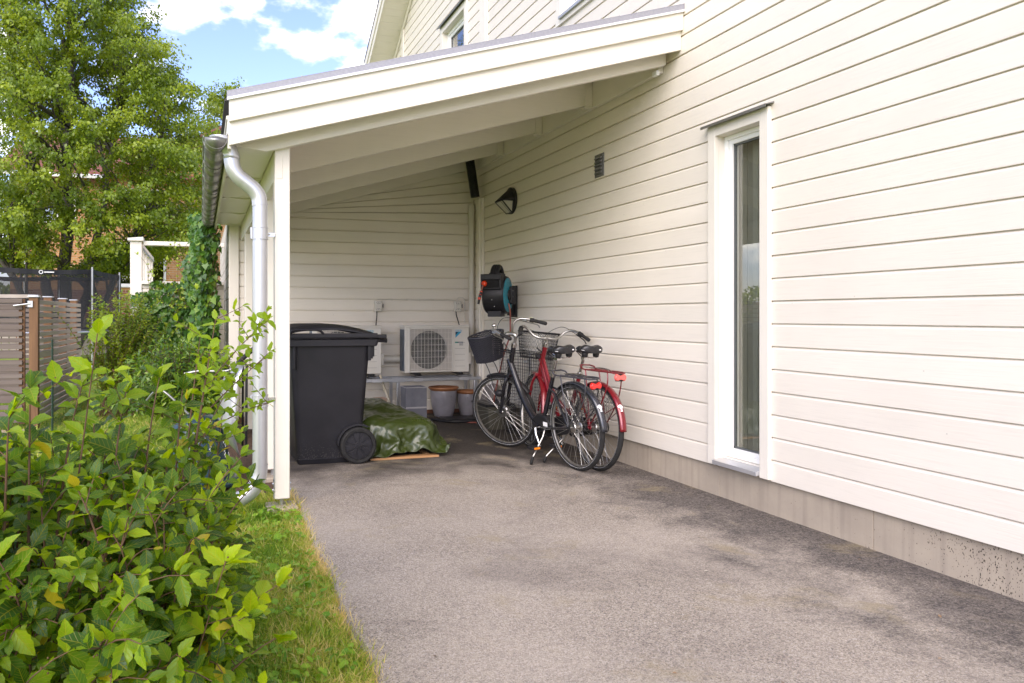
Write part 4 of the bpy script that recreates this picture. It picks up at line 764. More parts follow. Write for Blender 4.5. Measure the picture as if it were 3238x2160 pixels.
134,700,250,163,706,273,161,716,333,173,731,373,187,733,426,179,751,458,192,750,525,183,762,541,196,773,587,197,785,628,212,796,686,223,804,725,245,817,761,264,825,798,279,835,820,302,842,848,331,850,868,362,854,871,387,857,859,419,861,845,441,859,823,460,867,828,494,870,819,520,873,788,550,876,769,570,875,723,582,867,679,605,869,628,600,860,568,613,857,512,642,861,497,655,857,450,670,853,411,682,852,350,714,858,333,724,859,288,738,860,279,749,864,210,775,863,171,799,868,172,815,873,127,839,874,115,
123,713,231,155,721,246,165,734,297,177,739,338,198,745,388,211,750,433,216,765,485,208,775,503,213,786,545,208,796,603,228,805,633,236,822,686,234,828,735,248,843,773,277,850,791,303,861,807,330,863,810,356,869,820,388,872,795,410,875,799,439,881,805,455,876,790,483,876,750,512,888,746,533,890,717,553,881,672,573,883,640,576,875,588,598,879,536,607,873,482,623,871,446,636,870,406,664,872,391,683,872,351,699,876,297,719,875,268,736,877,235,764,882,227,774,884,172,792,889,168,815,892,131,842,886,80,
121,731,236,150,735,221,178,737,240,183,753,290,205,762,342,218,770,397,213,778,430,218,788,469,221,799,524,212,815,563,208,822,604,230,832,655,245,843,681,251,857,734,274,868,752,306,870,756,326,881,778,357,876,750,382,878,747,408,891,747,434,892,738,450,886,721,473,889,704,503,888,678,525,895,668,546,902,645,564,900,604,576,891,554,580,890,510,601,892,466,604,884,415,625,887,386,657,894,369,679,895,333,691,888,286,702,888,253,726,890,197,755,898,192,776,902,168,782,905,130,811,906,93,832,906,101,
129,748,196,142,753,251,166,760,220,189,765,251,198,776,302,192,784,371,207,795,402,203,804,429,216,813,479,229,825,527,220,840,561,246,845,602,242,859,643,266,864,679,287,875,690,307,882,725,330,882,708,359,895,711,377,893,697,408,895,696,428,886,671,451,885,663,472,889,645,501,889,636,514,910,613,533,904,578,557,910,560,577,912,531,599,906,487,589,904,429,614,904,385,628,904,360,644,907,321,671,905,301,686,907,263,702,906,235,727,912,220,748,913,181,775,918,150,786,917,120,810,924,79,826,923,66,
114,765,235,140,772,213,153,776,220,171,781,244,184,792,289,186,804,336,212,810,352,210,821,388,211,827,439,214,841,490,243,845,506,235,858,556,254,873,588,268,874,615,287,883,631,307,886,656,328,902,670,350,889,648,377,893,631,400,895,623,426,897,620,444,886,607,471,887,589,485,905,581,508,903,555,524,922,544,545,913,504,562,920,483,589,928,464,592,919,404,615,918,359,621,916,301,636,919,290,656,912,242,685,922,260,698,925,221,728,928,226,742,932,166,766,939,151,776,937,97,797,942,100,825,943,83,
109,773,215,121,789,229,147,796,217,180,798,209,176,811,261,204,818,293,195,831,344,208,837,371,220,841,435,220,853,440,234,866,478,249,869,506,267,869,534,290,871,570,300,885,597,323,893,588,331,908,607,359,901,607,369,885,580,400,884,564,433,889,565,442,900,554,464,890,525,480,902,517,501,915,507,524,915,477,540,934,479,551,925,426,570,941,414,583,937,370,603,936,324,631,934,287,640,935,254,663,936,246,678,936,219,697,943,217,713,944,189,732,950,180,746,950,111,777,956,106,795,960,50,822,957,38,
]
# ---------------------------------------------------------------- tarpaulin over a pile on a pallet
def tarp():
    a = np.array(TARP, float).reshape(55, 42, 3)/999*np.array(TARP_SZ)+np.array(TARP_LO)
    x, y, z = a[..., 0], a[..., 1], a[..., 2]
    x = np.where(x > 2.06, 2.06+(x-2.06)*.45, x); y = np.where(y < 6.27, 6.27+(y-6.27)*.7, y)
    x = np.where(x > 1.75, 1.75+(x-1.75)*1.10, x); z = z*(1-.10*(z/.45))
    a = np.stack([x, y, np.maximum(z-.006, .006)], 2)
    b = MB(); b.v = [tuple(p) for p in a.reshape(-1, 3)]
    b.f = [(j*42+i, j*42+i+1, (j+1)*42+i+1, (j+1)*42+i) for j in range(54) for i in range(41)]
    m = mat('olive_tarpaulin', (.040, .058, .010), .26, var=(2, (.032, .048, .009)), spec=.6)
    o = b.build('tarpaulin', m, ang=180, fix=False)
    u = o.modifiers.new('sub', 'SUBSURF'); u.render_levels = 3; u.levels = 3
    tx = bpy.data.textures.new('crinkle', 'MUSGRAVE'); tx.musgrave_type = 'RIDGED_MULTIFRACTAL'; tx.noise_scale = .16; tx.octaves = 1.6
    d = o.modifiers.new('crinkle', 'DISPLACE'); d.texture = tx; d.strength = .012; d.mid_level = .6; d.texture_coords = 'LOCAL'
    s = o.modifiers.new('s', 'SOLIDIFY'); s.thickness = .0015
    tag(o, 'shiny olive green tarpaulin crumpled over a low pile beside the wheelie bin', 'tarpaulin')
    return o
TP = tarp(); TP.location = (-.03, -.02, .0)
pl = thing('pallet', 'pale wooden pallet board peeping out from under the green tarpaulin', 'pallet', (1.7, 6.6, 0))
wood = mat('fresh_pine', (.50, .27, .12), .6, var=(3, (.38, .19, .08)), stretch=(.15, 1, 1), bump=(30, .2, .002))
MB().box(1.385, 2.0, 6.165, 6.26, .0, .018).build('board', wood, pl, bev=.002)
MB().box(1.385, 2.0, 6.75, 6.85, .0, .018).build('board', wood, pl, bev=.002)
MB().box(1.40, 1.44, 6.27, 6.74, .0, .02).build('bearer', wood, pl, bev=.002); MB().box(1.9, 1.94, 6.27, 6.74, .0, .02).build('bearer', wood, pl, bev=.002)

# ---------------------------------------------------------------- wheelie bin
def scuffed():
    m = M['binb'].copy(); m.name = 'scuffed_bin_plastic'; t = m.node_tree; L = t.links.new; b = t.nodes['Principled BSDF']; src = b.inputs['Base Color'].links[0].from_socket
    g_ = N(t, 'ShaderNodeNewGeometry'); v = N(t, 'ShaderNodeTexVoronoi'); v.inputs['Scale'].default_value = 95; L(g_.outputs['Position'], v.inputs['Vector'])
    n_ = N(t, 'ShaderNodeTexNoise'); n_.inputs['Scale'].default_value = 5; n_.inputs['Detail'].default_value = 5; L(g_.outputs['Position'], n_.inputs['Vector']); s_ = N(t, 'ShaderNodeSeparateXYZ'); L(g_.outputs['Position'], s_.inputs[0])
    r1 = N(t, 'ShaderNodeMapRange'); r1.inputs[1].default_value = .05; r1.inputs[2].default_value = .26; r1.inputs[3].default_value = .26; r1.inputs[4].default_value = .0; L(s_.outputs[2], r1.inputs[0])
    r2 = N(t, 'ShaderNodeMath', operation='SUBTRACT'); L(r1.outputs[0], r2.inputs[0]); L(v.outputs['Distance'], r2.inputs[1])
    r3 = N(t, 'ShaderNodeMapRange'); r3.inputs[1].default_value = -.05; r3.inputs[2].default_value = .05; L(r2.outputs[0], r3.inputs[0]); r4 = N(t, 'ShaderNodeMath', operation='MULTIPLY'); L(r3.outputs[0], r4.inputs[0]); L(n_.outputs['Fac'], r4.inputs[1])
    x = N(t, 'ShaderNodeMix', data_type='RGBA'); L(r4.outputs[0], x.inputs[0]); L(src, x.inputs[6]); x.inputs[7].default_value = (.22, .20, .18, 1); L(x.outputs[2], b.inputs['Base Color']); return m
M['binb2'] = scuffed()
bn = thing('wheelie_bin', 'big anthracite wheelie bin with domed lid beside the front post', 'bin', (1.05, 6.45, 0))
y0, y1 = 6.08, 6.80
def frus(mb, lo, hi, n=5, rad=.05):
    """rounded-rectangle frustum; lo/hi = (x0,x1,y0,y1,z)"""
    rings = []
    for (x0, x1, a, b_, z) in (lo, hi):
        ring = []
        for cx_, cy_, s in ((x1-rad, b_-rad, 0), (x0+rad, b_-rad, 1), (x0+rad, a+rad, 2), (x1-rad, a+rad, 3)):
            for i in range(n+1):
                t = math.pi/2*(s+i/n); ring.append((cx_+rad*math.cos(t), cy_+rad*math.sin(t), z))
        rings.append(ring)
    k = len(rings[0]); return mb.add(rings[0]+rings[1], [(i, (i+1) % k, (i+1) % k+k, i+k) for i in range(k)]+[tuple(range(k))[::-1], tuple(range(k, 2*k))])
b = MB(); frus(b, (.765, 1.300, 6.16, 6.72, .022), (.700, 1.372, 6.10, 6.80, .985)); bo = b.build('body', M['binb2'], bn, bev=.004)
b = MB(); frus(b, (.775, 1.20, 6.165, 6.70, .0), (.762, 1.22, 6.155, 6.72, .045), rad=.03); b.build('base_skid', M['binb'], bo, bev=.003)
for q in ((.722, .742, 6.083, 6.112, .80, 1.0), (.752, .758, 6.088, 6.11, .80, 1.0), (1.345, 1.372, 6.080, 6.115, .86, 1.0)): MB().box(*q).build('corner_rib', M['binb'], bo, bev=.003)
MB().box(1.368, 1.392, 6.10, 6.80, .875, 1.005).box(1.388, 1.412, 6.13, 6.77, .89, 1.0).build('hinge_block', M['binb'], bo, bev=.003)
b = MB(); frus(b, (.655, 1.425, 6.065, 6.835, .982), (.655, 1.445, 6.065, 6.835, 1.040), rad=.03); b.build('rim', M['binb'], bn, bev=.006)
# lid: domed, sweeping down to the hinge side
ld = MB(); nx_, ny_ = 40, 18
def lidz(t, s):
    dome = 1.062+.100*math.sin(math.pi*min(1, max(0, .20+.80*(1-t)**.9)))**.8*(1-.10*(2*s-1)**2) if t < .0 else 0
    z = 1.160-.115*max(0, (t-.42)/.58)**1.7-.004*(t < .0)-.030*(1-min(1, t/.22))**2
    edge = min(1, min(s, 1-s)/.09); z -= (1-edge**.5)*.055*(1-.55*t)
    z += .0055*math.cos(s*math.pi*10)*(1 if .08 < s < .92 else 0)*(1 if t < .85 else (1-t)/.15)
    return z
for i in range(nx_+1):
    for j in range(ny_*3+1):
        t, s = i/nx_, j/(ny_*3); ld.v.append((.655+.865*t if 1 else 0, 6.06+.78*s+(.0 if t < .9 else (s-.5)*-.12*(t-.9)/.1), lidz(t, s)))
kk = ny_*3+1; ld.f = [(i*kk+j, i*kk+j+1, (i+1)*kk+j+1, (i+1)*kk+j) for i in range(nx_) for j in range(kk-1)]
lo_ = ld.build('lid', M['binb'], bn, ang=70, fix=False); s_ = lo_.modifiers.new('s', 'SOLIDIFY'); s_.thickness = .004
b = MB(); b.box(.655, 1.50, 6.052, 6.066, 1.048, 1.080).box(.69, 1.42, 6.044, 6.053, 1.056, 1.092)
b.build('lid_flange', M['binb'], lo_, bev=.004)
b = MB(); b.hexa([(1.38,6.075,1.018),(1.522,6.12,1.006),(1.522,6.78,1.006),(1.38,6.83,1.018),(1.38,6.075,1.052),(1.522,6.12,1.045),(1.522,6.78,1.045),(1.38,6.83,1.052)])
b.build('handle', M['binb'], bn, bev=.006)
b = MB()
b.tube(smoothpath([(.70, 6.045, 1.085), (.715, 6.03, 1.118), (.80, 6.026, 1.122), (.92, 6.03, 1.117), (.965, 6.045, 1.088)], 5), .010, n=10).build('lid_grip', M['binb'], lo_)
for wy in (6.085, 6.80):
    wl = MB(); c = (1.262, wy, .153)
    wl.lathe([(.118, -.032), (.138, -.034), (.150, -.026), (.1535, -.010), (.1535, .010), (.150, .026), (.138, .034), (.118, .032), (.114, 0), (.118, -.032)], c, (0, 1, 0), n=64)
    wo = wl.build('wheel', M['rubber'], bn)
    d = MB(); d.lathe([(.0, -.020), (.030, -.020), (.034, -.010), (.118, -.008), (.118, .008), (.0, .010)], c, (0, 1, 0), n=48)
    for q in range(8):
        a = 2*math.pi*q/8+.2; p = Vector(c)+Vector((math.cos(a)*.115, -.014, math.sin(a)*.115)); p2 = Vector(c)+Vector((math.cos(a)*.028, -.018, math.sin(a)*.028))
        t_ = Vector((-math.sin(a), 0, math.cos(a)))
        d.hexa([p2-t_*.010+Vector((0,.012,0)), p-t_*.030+Vector((0,.010,0)), p+t_*.030+Vector((0,.010,0)), p2+t_*.010+Vector((0,.012,0)), p2-t_*.010, p-t_*.030, p+t_*.030, p2+t_*.010])
    d.cyl((c[0], c[1]-.034, c[2]), (c[0], c[1], c[2]), .011, n=16)
    d.build('wheel_disc', M['binb'], wo, bev=.0015)
MB().cyl((1.262, 6.10, .153), (1.262, 6.79, .153), .012).build('axle', M['steel'], bn)
ark = MB(); pts = [(1.262+.178*math.cos(R(a)), .153+.178*math.sin(R(a))) for a in range(55, 181, 9)]+[(1.262+.162*math.cos(R(a)), .153+.162*math.sin(R(a))) for a in range(180, 54, -9)]
ark.prism(pts, 6.09, 6.145); ark.build('wheel_arch', M['binb'], bo)

# ---------------------------------------------------------------- heat pump units on their rack
def heatpump(x0, label, first=True):
    t = thing('heat_pump', label, 'heat pump', (x0+.41, 8.7, .539), 'outdoor heat pump units on the rack')
    x1, ya, yb, z0, z1 = x0+.82, 8.60, 8.83, .545, 1.12
    MB().box(x0-.012, x1+.004, ya-.002, yb+.004, z1-.032, z1).build('top_panel', M['acw'], t, bev=.007)
    MB().box(x0-.006, x0-.0005, ya+.05, yb, z0+.02, z1-.05).build('side_coil', mat('blue_grey_fins', (.10, .13, .17), .45, .5), t)
    MB().box(x1+.0005, x1+.045, ya+.05, ya+.17, z0+.09, z0+.24).build('valve_cover', M['acw'], t, bev=.012)
    gx0, gx1, gz0, gz1 = x0+.058, x0+.60, z0+.022, z1-.046
    cb = MB(); cb.box(x0, x1, ya+.062, yb, z0, z1-.03)
    cb.box(x0, gx0+.001, ya+.006, ya+.063, z0, z1-.03).box(gx1-.001, x1, ya+.006, ya+.063, z0, z1-.03).box(gx0, gx1, ya+.0062, ya+.063, gz1-.001, z1-.0302).box(gx0, gx1, ya+.0062, ya+.063, z0+.0002, gz0+.001)
    c = cb.build('casing', M['acw'], t, bev=.005, seg=2)
    fr = MB(); w_ = .013
    fr.box(gx0-w_, gx0, ya-.010, ya+.008, gz0-w_, gz1+w_).box(gx1, gx1+w_, ya-.010, ya+.008, gz0-w_, gz1+w_).box(gx0, gx1, ya-.0095, ya+.008, gz1, gz1+w_).box(gx0, gx1, ya-.0095, ya+.008, gz0-w_, gz0)
    g = fr.build('grille_frame', M['acw'], t, bev=.003)
    gc = ((gx0+gx1)/2-.025, (gz0+gz1)/2)
    pn = MB(); n = 72; rr_ = .232; vs = []
    for i in range(n):
        a = 2*math.pi*i/n; ca, sa = math.cos(a), math.sin(a)
        k = min(abs(((gx1 if ca > 0 else gx0)-gc[0])/ca) if abs(ca) > 1e-6 else 9, abs(((gz1 if sa > 0 else gz0)-gc[1])/sa) if abs(sa) > 1e-6 else 9)
        vs += [(gc[0]+ca*rr_, ya+.012, gc[1]+sa*rr_), (gc[0]+ca*k, ya+.004, gc[1]+sa*k), (gc[0]+ca*rr_, ya+.05, gc[1]+sa*rr_)]
    pn.add(vs, [(3*i, 3*i+1, 3*((i+1) % n)+1, 3*((i+1) % n)) for i in range(n)]+[(3*i, 3*i+2, 3*((i+1) % n)+2, 3*((i+1) % n)) for i in range(n)])
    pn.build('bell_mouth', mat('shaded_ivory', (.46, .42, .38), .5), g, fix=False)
    MB().cyl((gc[0], ya+.045, gc[1]), (gc[0], ya+.05, gc[1]), rr_, n=48).build('fan_well', M['acd'], g)
    fn = MB()
    for b_ in range(3):
        for j in range(8):
            pass
    for b_ in range(3):
        a0 = 2*math.pi*b_/3; vs = []
        for i in range(7):
            r_ = .05+.17*i/6
            for j in (0, 1):
                a = a0+j*1.35+.25*i/6; vs.append((gc[0]+r_*math.cos(a), ya+.042-.02*j, gc[1]+r_*math.sin(a)))
        fn.add(vs, [(2*i, 2*i+1, 2*i+3, 2*i+2) for i in range(6)])
    fn.cyl((gc[0], ya+.018, gc[1]), (gc[0], ya+.044, gc[1]), .055, n=24); fn.build('fan', mat('black_fan', (.02, .02, .022), .4), g, fix=False)
    wr = MB(); i = 0
    z = gz0+.02
    while z < gz1-.006: wr.cyl((gx0, ya-.006, z), (gx1, ya-.006, z), .0032, n=6, cap=False); z += (.074 if True else 0)
    x = gx0+.012
    while x < gx1-.004: wr.cyl((x, ya-.004, gz0), (x, ya-.004, gz1), .0022, n=5, cap=False); x += .0435
    z = gz0+.006
    while z < gz1: wr.cyl((gx0, ya-.003, z), (gx1, ya-.003, z), .0014, n=4, cap=False); z += .0148
    wr.build('grille_wires', M['acw'], g)
    for k in range(5):
        z = z0+.07+k*.0725; MB().box(gx1+.035, x1-.055, ya+.0045, ya+.0062, z, z+.004).build('panel_groove', mat('groove_grey', (.33, .31, .28), .6), c)
    blue = mat('cyan_ink', (.02, .30, .48), .4); navy = mat('navy_ink', (.01, .03, .07), .4)
    lx = gx1+.042; lz_ = z1-.073; yy = ya+.0035
    MB().prism([(lx, lz_-.005), (lx+.082, lz_-.005), (lx, lz_-.082)], yy, yy+.003).build('logo_triangle', blue, c)
    MB().prism([(lx, lz_-.010), (lx+.040, lz_-.010), (lx, lz_-.048)], yy-.0008, yy+.002).build('logo_triangle_dark', navy, c)
    text('logo_lettering', 'DAIKIN', .026, (lx+.042, yy, lz_+.008), (R(90), 0, 0), blue, c)
    MB().box(lx-.006, lx+.03, yy, yy+.003, lz_-.145, lz_-.130).build('badge_green', mat('green_ink', (.01, .20, .15), .4), c)
    MB().box(lx+.03, lx+.098, yy, yy+.003, lz_-.145, lz_-.130).build('badge_black', navy, c)
    text('badge_lettering', 'INVERTER', .012, (lx+.064, yy-.001, lz_-.1375), (R(90), 0, 0), M['whitep'], c, ext=.0003)
    k = MB(); a, bb, cc_, dd = lx+.052, lx+.098, lz_-.176, lz_-.152
    k.box(a, bb, yy, yy+.003, cc_, cc_+.002).box(a, bb, yy, yy+.003, dd-.002, dd).box(a, a+.002, yy, yy+.003, cc_, dd).box(bb-.002, bb, yy, yy+.003, cc_, dd).build('code_frame', navy, c)
    text('code_lettering', 'R32', .021, ((a+bb)/2, yy, (cc_+dd)/2), (R(90), 0, 0), navy, c)
    for fx in (x0+.16, x0+.70):
        f = MB().box(fx-.03, fx+.03, ya-.03, yb+.02, z0-.028, z0-.002).box(fx-.045, fx+.045, ya-.04, ya-.0, z0-.034, z0-.026); f.build('foot', M['black'], t, bev=.003)
        MB().cyl((fx, ya-.02, z0-.034), (fx, ya-.02, z0-.005), .006, n=8).cyl((fx, ya-.02, z0-.012), (fx, ya-.02, z0-.005), .011, n=6).build('foot_bolt', M['chrome'], t)
    return t
heatpump(2.360, 'ivory heat pump outdoor unit in full view between the bin and the bicycles')
heatpump(1.246, 'ivory heat pump outdoor unit mostly hidden behind the wheelie bin lid')
rk = thing('equipment_rack', 'galvanised steel rack carrying the two heat pump units', 'rack', (2.3, 8.65, 0))
for y in (8.50, 8.84):
    MB().box(1.15, 3.30, y, y+.035, .452, .490).build('rail', M['steel'], rk, bev=.003)
for x, y in ((2.232, 8.502), (2.228, 8.842), (3.21, 8.502), (3.21, 8.842), (1.25, 8.502)):
    MB().box(x, x+.036, y, y+.034, .0, .4515).build('leg', M['steel'], rk, bev=.003)
for fx in (1.406, 1.946, 2.52, 3.06):
    MB().box(fx-.02, fx+.02, 8.5355, 8.8395, .46, .488).build('cross_bar', M['steel'], rk, bev=.002)
for x in (1.93, 2.44, 3.02): MB().box(x, x+.115, 8.496, 8.4995, .450, .4935).box(x, x+.115, 8.496, 8.53, .4905, .4935).build('sleeve', M['silver'], rk)
MB().box(2.17, 2.33, 8.4945, 8.4985, .446, .4975).build('corner_sleeve', M['steel'], rk)

def socket(x, label):
    t = thing('switch_box', label, 'switch box', (x, YB, 1.356), 'switch boxes above the heat pumps')
    MB().box(x-.045, x+.045, YB-.062, YB-.004, 1.289, 1.422).build('housing', M['acw'], t, bev=.010, seg=3)
    for s in (-1, 1):
        k = MB(); k.tube([(x-.034+.068*i/10, YB-.0635, 1.3555+s*(.028+.020*((i-5)/5)**2)) for i in range(11)], .0014, n=4).build('lid_groove', mat('dark_groove', (.12, .11, .10), .6), t)
        MB().cyl((x, YB-.065, 1.3555+s*.040), (x, YB-.061, 1.3555+s*.040), .004, n=8).build('lid_screw', M['black'], t)
    MB().cyl((x+.045, YB-.034, 1.36), (x+.062, YB-.034, 1.36), .014, n=14).box(x+.055, x+.066, YB-.042, YB-.026, 1.335, 1.385).build('switch_knob', mat('grey_knob', (.25, .24, .23), .5), t, bev=.002)
    k = MB(); k.tube(smoothpath([(x-.018, YB-.03, 1.29), (x-.018, YB-.035, 1.24), (x-.03, YB-.06, 1.18), (x-.045, YB-.10, 1.118)] if x < 2.5 else [(x-.022, YB-.03, 1.29), (x-.018, YB-.035, 1.24), (x-.008, YB-.06, 1.18), (x-.003, YB-.10, 1.118)], 5), .0065, n=8).build('cable', M['rubber'], t)
    return t
socket(2.104, 'ivory switch box on the rear wall above the half-hidden heat pump')
socket(3.145, 'ivory switch box on the rear wall next to the corner pipe')
k = MB(); k.tube([(2.10, YB-.012, 1.441), (2.5, YB-.012, 1.436), (3.0, YB-.012, 1.433), (3.10, YB-.012, 1.432), (3.115, YB-.012, 1.42)], .005, n=6)
k.tube(smoothpath([(3.145, YB-.012, 1.42), (3.147, YB-.012, 1.45), (3.175, YB-.012, 1.47), (3.225, YB-.012, 1.465), (3.245, YB-.012, 1.43), (3.247, YB-.012, 1.30), (3.245, YB-.012, 1.17), (3.255, YB-.012, 1.14)], 5), .0055, n=6)
for x in (2.28, 2.48, 2.64, 2.82): k.box(x-.008, x+.008, YB-.020, YB-.001, 1.428, 1.446)
tag(k.build('wall_cable', M['acw']), 'thin ivory cable clipped along the rear wall between the switch boxes', 'cable')
k = MB(); k.cyl((1.2, 8.90, .70), (2.60, 8.90, .70), .042, n=20); tag(k.build('drain_duct', M['acw']), 'pale round duct running along the rear wall behind the heat pumps', 'duct')
k = MB(); k.tube(smoothpath([(2.055, 8.62, .53), (2.075, 8.56, .42), (2.11, 8.50, .30), (2.15, 8.44, .15), (2.20, 8.38, .02)], 6), .016, n=10); tag(k.build('condensate_hose', mat('beige_hose', (.42, .37, .28), .5)), 'beige drain hose hanging from the half-hidden heat pump', 'hose')
k = MB(); k.tube(smoothpath([(3.24, 8.62, .75), (3.27, 8.66, .76), (3.30, 8.75, .79), (3.31, 8.86, .82)], 5), .015, n=10); tag(k.build('refrigerant_pipe', M['acw']), 'short insulated white pipe from the heat pump to the corner', 'pipe')

# ---------------------------------------------------------------- things under the rack
slate = mat('slate_fibre', (.10, .10, .115), .6, var=(7, (.17, .17, .185)), bump=(25, .3, .004))
edge_ = mat('limescale_edge', (.40, .38, .37), .8)
def cube_planter(z, label):
    x0, x1, a, b_ = 2.148, 2.388, 7.80, 8.04; h_ = .225
    t = thing('square_planter', label, 'planter', ((x0+x1)/2, (a+b_)/2, z), 'square planters stacked two high')
    p = MB(); p.box(x0, x1, a, a+.012, z, z+h_).box(x0, x1, b_-.012, b_, z, z+h_).box(x0, x0+.012, a+.012, b_-.012, z, z+h_).box(x1-.012, x1, a+.012, b_-.012, z, z+h_).box(x0+.012, x1-.012, a+.012, b_-.012, z, z+.012)
    p.build('pot_wall', slate, t, bev=.002)
    MB().box(x0-.001, x1+.001, a-.0015, a-.0002, z+h_-.006, z+h_).box(x0-.0015, x0-.0002, a, b_, z+h_-.006, z+h_).box(x0+.004, x1, a-.0012, a-.0002, z, z+.010).build('pale_rim', edge_, t)
cube_planter(0.0, 'dark grey square planter at the bottom of the stack behind the tarpaulin'); cube_planter(.2262, 'dark grey square planter standing on top of another')
glaze = mat('grey_glaze', (.155, .15, .16), .28, var=(3.5, (.30, .28, .30)), coat=.3, bump=(12, .15, .004)); terra = mat('terracotta_rim', (.36, .15, .055), .45, var=(9, (.24, .09, .04)))
def pot(x, y, s, label):
    t = thing('flower_pot', label, 'flower pot', (x, y, 0), 'glazed grey flower pots with brown rims')
    prof = [(.0, .0), (.108, .0), (.118, .012), (.145, .12), (.160, .22), (.164, .29), (.160, .325)]
    o = MB().lathe([(r*s, z*s) for r, z in prof], (x, y, 0), n=40).build('pot_body', glaze, t, ang=60)
    MB().lathe([(r*s, z*s) for r, z in [(.158, .318), (.170, .330), (.186, .345), (.190, .355), (.184, .364), (.165, .362), (.148, .35), (.140, .30), (.120, .10), (.0, .09)]], (x, y, 0), n=40).build('pot_rim', terra, t, ang=60)
    k = MB(); q = y-.160*s
    for (dx, dz, rx, rz_) in ((-.03, .262, .026, .013), (.03, .262, .026, .013), (-.026, .238, .020, .011), (.026, .238, .020, .011)):
        k.sphere((x+dx*s-.03*s, q+.010*s, dz*s), .01, sc=(rx*100*s, .35, rz_*100*s), n=12, m=8)
    k.cyl((x-.03*s, q+.004*s, .175*s), (x-.03*s, q-.002*s, .285*s), .005*s, n=8); k.build('dragonfly_relief', glaze, t)
pot(2.865, 8.66, 1.0, 'larger grey glazed flower pot with brown rim under the heat pump'); pot(3.20, 8.70, .84, 'smaller grey glazed flower pot partly behind the bicycle wheel')
t = thing('cardboard_box', 'small open brown carton behind the tarpaulin', 'carton', (1.98, 8.2, 0))
card = mat('cardboard', (.36, .25, .18), .85); k = MB(); x0, x1, a, b_, h_ = 1.90, 2.03, 8.18, 8.32, .30
k.box(x0, x1, a, a+.004, 0, h_).box(x0, x1, b_-.004, b_, 0, h_).box(x0, x0+.004, a+.004, b_-.004, 0, h_).box(x1-.004, x1, a+.004, b_-.004, 0, h_).box(x0+.004, x1-.004, a+.004, b_-.004, 0, .004).build('carton_wall', card, t)
MB().box(x0+.004, x1-.004, a+.005, b_-.005, .004, .16).build('contents', M['black'], t)
# tall wire basket against the wall, crate, grey mats
t = thing('wire_cage', 'tall black wire basket leaning on the house wall behind the bicycles', 'wire basket', (3.2, 7.1, 0))
k = MB(); cx0, cx1, cy0, cy1, hh = 3.08, 3.335, 6.62, 7.42, .86
def cagept(u, s, z): # perimeter param
    f_ = .78+.22*z/hh; xm, ym = (cx0+cx1)/2, (cy0+cy1)/2; a, b_ = (cx1-cx0)/2*f_, (cy1-cy0)/2*f_
    p = (u % 1)*4
    if p < 1: return (xm-a+2*a*p, ym-b_, z)
    if p < 2: return (xm+a, ym-b_+2*b_*(p-1), z)
    if p < 3: return (xm+a-2*a*(p-2), ym+b_, z)
    return (xm-a, ym+b_-2*b_*(p-3), z)
for i in range(56): k.cyl(cagept(i/56, 0, 0.0), cagept(i/56, 0, hh), .0017, n=4, cap=False)
for j in range(27):
    z = hh*j/26; k.tube([cagept(i/4+e, 0, z) for i in range(4) for e in (.0005, .2495)], .0015 if j % 26 else .004, n=4, closed=True)
k.build('wire_mesh', M['black'], t)
t = thing('storage_crate', 'dark olive crate on the ground behind the bicycle wheels', 'crate', (3.1, 7.55, 0))
b = MB(); frus(b, (3.0, 3.24, 7.46, 7.88, .0), (2.96, 3.28, 7.44, 7.92, .26), rad=.03); b.build('crate_body', mat('olive_plastic', (.07, .065, .045), .6), t, bev=.003)
b = MB(); frus(b, (2.95, 3.29, 7.43, 7.93, .25), (2.95, 3.29, 7.43, 7.93, .275), rad=.03); b.build('crate_rim', M['black'], t, bev=.003)
taupe = mat('taupe_felt', (.21, .185, .17), .9, var=(10, (.15, .13, .12)), bump=(40, .4, .004))
t = thing('rolled_mats', 'two taupe mats folded and leaning in the corner behind the front wheel', 'mats', (3.27, 8.15, 0))
for i, (a, b_) in enumerate(((8.02, 8.16), (8.17, 8.33))):
    p = MB(); p.hexa([(3.13,a,0.0),(3.20,a,0.0),(3.20,b_,0.0),(3.13,b_,0.0),(3.27,a-.02,.44-.03*i),(3.33,a-.02,.44-.03*i),(3.33,b_-.02,.44-.03*i),(3.27,b_-.02,.44-.03*i)]); p.build('mat', taupe, t, bev=.018, seg=3)
t = thing('black_tray', 'flat black tray on the asphalt beneath the flower pots', 'tray', (3.0, 8.3, 0))
MB().box(2.72, 3.12, 8.12, 8.44, .003, .03).build('tray_body', M['black'], t, bev=.012)
MB().tube(smoothpath([(2.6, 8.3, .02), (2.75, 8.05, .02), (3.05, 8.0, .02), (3.25, 7.95, .02)], 5), .014, n=8).build('tray_hose', M['black'], t)
hk = thing('wall_hook', 'small galvanised hook bracket on the wall above the front wheels', 'hook', (W, 7.25, .74))
MB().box(W-.006, W-.0005, 7.22, 7.27, .66, .84).box(W-.07, W-.005, 7.235, 7.255, .735, .765).build('hook_plate', M['steel'], hk, bev=.002)
